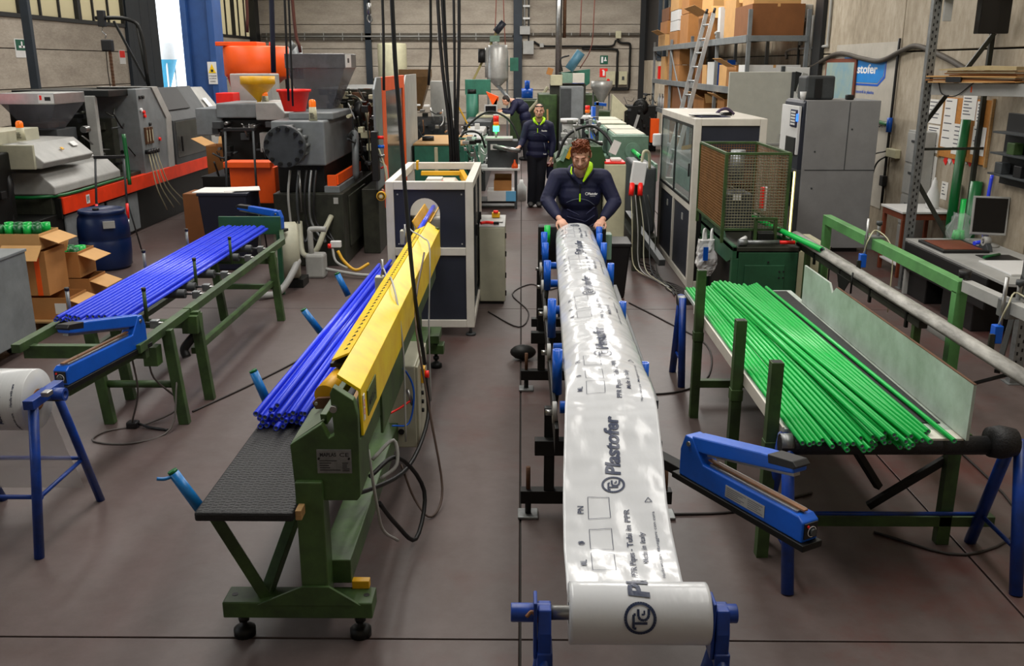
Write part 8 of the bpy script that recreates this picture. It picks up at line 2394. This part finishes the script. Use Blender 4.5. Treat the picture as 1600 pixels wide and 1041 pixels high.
for A, s in ((LA, -1), (RA, 1)):
    J.chain([A[0] + V((s * -0.02, 0, 0)), A[0], A[0].lerp(A[1], 0.5), A[1], A[1].lerp(A[2], 0.5), A[1].lerp(A[2], 0.93)], [0.088, 0.084, 0.074, 0.068, 0.062, 0.047])
    for k in range(4):   # creases of the sleeve
        p = A[1].lerp(A[0], -0.05 + 0.16 * k)
        J.cap(p + V((s * 0.045, -0.045, 0.012)), p + V((-s * 0.035, -0.055, -0.006)), 0.014, 0.011)
for k in range(3):
    J.cap((0.44, 8.83, 1.22 - 0.07 * k), (0.55 + 0.05 * k, 8.80, 1.17 - 0.06 * k), 0.012, 0.010)
    J.cap((0.70, 8.84, 1.24 - 0.08 * k), (0.62, 8.81, 1.18 - 0.07 * k), 0.012, 0.010)
jk = J.grow(t, 'jacket', NAVY, 0.009, 4)
# raised collar with neon lining
Cc = Blob()
for s in (-1, 1):
    Cc.chain([(0.56 + s * 0.02, 9.015, 1.63), (0.56 + s * 0.085, 8.97, 1.60), (0.56 + s * 0.105, 8.885, 1.575), (0.56 + s * 0.062, 8.805, 1.535), (0.56 + s * 0.012, 8.795, 1.47)], [0.030, 0.030, 0.028, 0.022, 0.014])
Cc.grow(t, 'collar', NAVY, 0.008, 3, jk)
Cn = Blob()
Cn.chain([(0.615, 8.98, 1.655), (0.655, 8.92, 1.635), (0.650, 8.855, 1.605), (0.617, 8.795, 1.555), (0.583, 8.772, 1.495)], [0.020, 0.026, 0.027, 0.020, 0.010])
Cn.grow(t, 'collar_lining', NEON, 0.006, 3, jk)
Cn = Blob()
Cn.chain([(0.478, 8.90, 1.615), (0.468, 8.83, 1.575), (0.494, 8.792, 1.525)], [0.007, 0.010, 0.006])
Cn.grow(t, 'collar_lining', NEON, 0.006, 3, jk)
t.add('zip', BLACK, MB().tube([(0.556, 8.795, 1.47), (0.555, 8.812, 1.38), (0.555, 8.815, 1.30)], 0.005, 6), of=jk)
t.box('zip_puller', NEON, (0.548, 8.792, 1.30), (0.562, 8.804, 1.375), 0.002, of=jk)
t.add('seam', mat('grey_reflective_piping', '5a6274', 0.5, 0, 0), MB().tube([(0.43, 8.836, 1.285), (0.49, 8.812, 1.315), (0.555, 8.803, 1.325), (0.63, 8.808, 1.31), (0.70, 8.836, 1.26)], 0.003, 5), of=jk)
mb = MB()
letter(mb, 'Plastofer', 0.030, (0.632, 8.797, 1.365), (1, 0.16, -0.02), (0, 0.06, 1), 0.0012, 0.1, 0.092)
mb.ring((0.618, 8.7955, 1.375), (0.618, 8.7945, 1.375), 0.014, 0.010, 16)
mb.bar((0.65, 8.802, 1.352), (0.70, 8.811, 1.351), 0.002, 0.003)
t.add('chest_logo', INKW, mb, of=jk)
P_ = Blob()
for s, x in ((-1, 0.46), (1, 0.66)):
    P_.chain([(x, 9.04, 0.93), (x + s * 0.02, 9.01, 0.50), (x + s * 0.02, 9.07, 0.06)], [0.105, 0.078, 0.068])
P_.ell((0.56, 9.05, 0.93), (0.185, 0.13, 0.13))
P_.grow(t, 'trousers', NAVYD, 0.011, 3)
for s, x in ((-1, 0.44), (1, 0.68)):
    S_ = Blob(); S_.ell((x, 9.01, 0.05), (0.05, 0.14, 0.05)); S_.cap((x, 9.07, 0.06), (x, 9.07, 0.12), 0.05, 0.048)
    S_.grow(t, 'shoe', BLACK, 0.009, 2)

# ---------------- standing person
t = T('person', 'standing dark haired person in a navy jacket with one hand on the machine handle', 'person', (0.28, 17.3, 0))
M = basis((-0.05, -1, -0.05))
B = Blob()
H = head(B, (0.32, 17.26, 1.735), M, 1.08)
B.cap((0.315, 17.32, 1.50), (0.32, 17.28, 1.64), 0.062, 0.058)
B.ell((0.31, 17.32, 1.38), (0.18, 0.11, 0.17)); B.ell((0.30, 17.32, 1.12), (0.15, 0.10, 0.18)); B.ell((0.29, 17.32, 0.97), (0.16, 0.11, 0.12))
LA = [V((0.11, 17.31, 1.47)), V((0.02, 17.26, 1.20)), V((-0.03, 17.03, 1.12))]
RA = [V((0.51, 17.31, 1.47)), V((0.575, 17.32, 1.18)), V((0.55, 17.24, 0.93))]
for A in (LA, RA):
    B.chain(A, [0.046, 0.040, 0.028])
LEG = ((-1, 0.215, 17.30), (1, 0.37, 17.32))
for s, x, y in LEG:
    B.chain([(x, y, 0.94), (x - 0.01, y - 0.02, 0.50), (x - 0.03, y + 0.03, 0.08)], [0.08, 0.055, 0.04])
hand(B, LA[2] + V((-0.01, -0.03, 0)), (-0.45, -0.75, -0.25), (0.1, 0.2, -1), 1, 0.8, 1.05)
hand(B, RA[2] + V((0, -0.01, -0.03)), (0.0, -0.25, -1), (-0.9, 0.2, 0.2), 1, 0.45, 1.05)
body = B.grow(t, 'body', SKIN, 0.0065, 3)
face(t, body, H, M, 1.08, HAIRD)
Hb = Blob()
Hb.ell(H(0, 0.045, -0.086), (0.043, 0.040, 0.029), M)
for s in (-1, 1):
    Hb.cap(H(s * 0.064, 0.012, -0.035), H(s * 0.046, 0.040, -0.085), 0.010, 0.017)
Hb.grow(t, 'stubble', STUBBLE, 0.007, 2, body)
Hh = Blob()
Hh.ell(H(0, -0.026, 0.052), (0.083, 0.094, 0.083), M); Hh.ell(H(0, -0.05, 0.0), (0.077, 0.06, 0.075), M)
for k in range(7):
    x = -0.06 + k * 0.02
    Hh.cap(H(x, 0.045, 0.088), H(x, 0.068 - abs(x) * 0.3, 0.078), 0.012, 0.009)
Hh.grow(t, 'hair', HAIRD, 0.007, 2, body)
def jacket_standing(t, LA, RA, cx, cy, z0):
    J = Blob()
    J.ell((cx, cy, 1.42), (0.225, 0.145, 0.14)); J.ell((cx, cy - 0.01, 1.30), (0.22, 0.155, 0.18)); J.ell((cx - 0.01, cy, 1.10), (0.205, 0.15, 0.20)); J.ell((cx - 0.02, cy, z0), (0.215, 0.155, 0.12))
    J.cap((cx - 0.15, cy, 1.49), (cx + 0.15, cy, 1.49), 0.088, 0.088)
    for A in (LA, RA):
        J.chain([A[0], A[0].lerp(A[1], 0.5), A[1], A[1].lerp(A[2], 0.5), A[1].lerp(A[2], 0.93)], [0.086, 0.074, 0.068, 0.060, 0.048])
    return J.grow(t, 'jacket', NAVY, 0.010, 4)
jk = jacket_standing(t, LA, RA, 0.31, 17.32, 0.96)
for s, a in ((-1, 1), (1, 1)):
    Cn = Blob(); Cn.chain([(0.32 + s * 0.05, 17.33, 1.62), (0.32 + s * 0.095, 17.26, 1.60), (0.32 + s * 0.075, 17.18, 1.555), (0.32 + s * 0.02, 17.155, 1.50)], [0.022, 0.026, 0.026, 0.012])
    Cn.grow(t, 'collar_lining', NEON, 0.008, 3, jk)
t.box('zip_puller', NEON, (0.285, 17.145, 1.36), (0.30, 17.16, 1.44), 0.002, of=jk)
t.add('seam', MATS['grey_reflective_piping'], MB().tube([(0.20, 17.19, 1.33), (0.30, 17.155, 1.36), (0.42, 17.18, 1.31), (0.46, 17.2, 1.27)], 0.004, 5), of=jk)
t.add('pocket_zip', MATS['grey_reflective_piping'], MB().tube([(0.41, 17.165, 1.18), (0.44, 17.165, 1.04)], 0.006, 5), of=jk)
mb = MB(); letter(mb, 'Plastofer', 0.038, (0.36, 17.152, 1.385), (1, 0.2, -0.05), (0, 0.05, 1), 0.0015, 0.1, 0.11)
letter(mb, 'Plastofer', 0.03, (0.40, 17.158, 0.97), (1, 0.15, 0), (0, 0, 1), 0.0015, 0.1, 0.06)
t.add('chest_logo', INKW, mb, of=jk)
P_ = Blob()
for s, x, y in LEG:
    P_.chain([(x, y, 0.94), (x - 0.01, y - 0.02, 0.50), (x - 0.03, y + 0.03, 0.07)], [0.115, 0.088, 0.078])
P_.ell((0.29, 17.31, 0.93), (0.19, 0.135, 0.12))
P_.grow(t, 'trousers', NAVYD, 0.012, 3)
for s, x, y in LEG:
    S_ = Blob(); S_.ell((x - 0.04, y - 0.06, 0.05), (0.055, 0.15, 0.05)); S_.cap((x - 0.03, y + 0.03, 0.06), (x - 0.03, y + 0.03, 0.12), 0.055, 0.05)
    S_.grow(t, 'shoe', mat('grey_shoe', '4a4846', 0.6, 0, 0.2), 0.010, 2)
t = T('blue_crate', 'small dark blue box with a red lid hanging beside the standing person', 'box', (0.58, 17.5, 0.7))
t.box('body', NAVY, (0.47, 17.45, 0.50), (0.66, 17.65, 0.72), 0.01)
t.box('lid', mat('dark_red_cloth', '6a1a1c', 0.6, 0, 0.2), (0.46, 17.44, 0.72), (0.67, 17.66, 0.78), 0.01)
t.bar('stand', BLACKM, (0.56, 17.55, 0), (0.56, 17.55, 0.5), 0.04, 0.04)

# ---------------- person bending over the far machine
t = T('person', 'person in dark navy clothes bending over the far machine, face hidden', 'person', (0.1, 26, 0))
M = basis((-0.75, 0.1, -0.65))
B = Blob()
H = head(B, (-0.42, 25.95, 1.60), M, 1.05)
B.cap((-0.22, 26, 1.60), (-0.36, 25.97, 1.62), 0.062, 0.058)
B.ell((-0.08, 26, 1.50), (0.18, 0.15, 0.13)); B.ell((0.06, 26, 1.30), (0.14, 0.14, 0.15)); B.ell((0.11, 26, 1.08), (0.13, 0.15, 0.14))
LA = [V((-0.16, 25.82, 1.52)), V((-0.28, 25.72, 1.28)), V((-0.50, 25.72, 1.34))]
RA = [V((-0.16, 26.18, 1.52)), V((-0.32, 26.22, 1.32)), V((-0.54, 26.1, 1.36))]
for A in (LA, RA):
    B.chain(A, [0.045, 0.04, 0.028])
for y in (25.91, 26.09):
    B.chain([(0.11, y, 1.0), (0.10, y, 0.54), (0.13, y, 0.08)], [0.085, 0.058, 0.042])
hand(B, LA[2] + V((-0.03, 0, 0)), (-1, 0, 0.0), (0, 0.1, -1), -1, 0.5, 1.05)
hand(B, RA[2] + V((-0.03, 0, 0)), (-1, 0, 0.0), (0, 0.1, -1), 1, 0.5, 1.05)
body = B.grow(t, 'body', SKIN, 0.009, 2)
face(t, body, H, M, 1.05, HAIRD)
Hh = Blob(); Hh.ell(H(0, -0.03, 0.05), (0.088, 0.098, 0.088), M); Hh.ell(H(0, -0.055, 0.0), (0.082, 0.066, 0.08), M)
Hh.grow(t, 'hair', HAIRD, 0.01, 2, body)
J = Blob()
J.ell((-0.10, 26, 1.52), (0.20, 0.20, 0.145)); J.ell((0.02, 26, 1.40), (0.19, 0.19, 0.18)); J.ell((0.10, 26, 1.18), (0.165, 0.19, 0.18)); J.ell((0.12, 26, 1.05), (0.16, 0.18, 0.12))
for A in (LA, RA):
    J.chain([A[0], A[0].lerp(A[1], 0.5), A[1], A[1].lerp(A[2], 0.9)], [0.09, 0.08, 0.07, 0.05])
J.grow(t, 'jacket', NAVY, 0.013, 3)
P_ = Blob()
for y in (25.91, 26.09):
    P_.chain([(0.11, y, 1.0), (0.10, y, 0.54), (0.13, y, 0.07)], [0.125, 0.095, 0.08])
P_.grow(t, 'trousers', NAVYD, 0.014, 3)
for y in (25.91, 26.09):
    S_ = Blob(); S_.ell((0.07, y, 0.05), (0.15, 0.055, 0.05)); S_.cap((0.12, y, 0.06), (0.12, y, 0.12), 0.055, 0.05)
    S_.grow(t, 'shoe', BLACK, 0.012, 2)
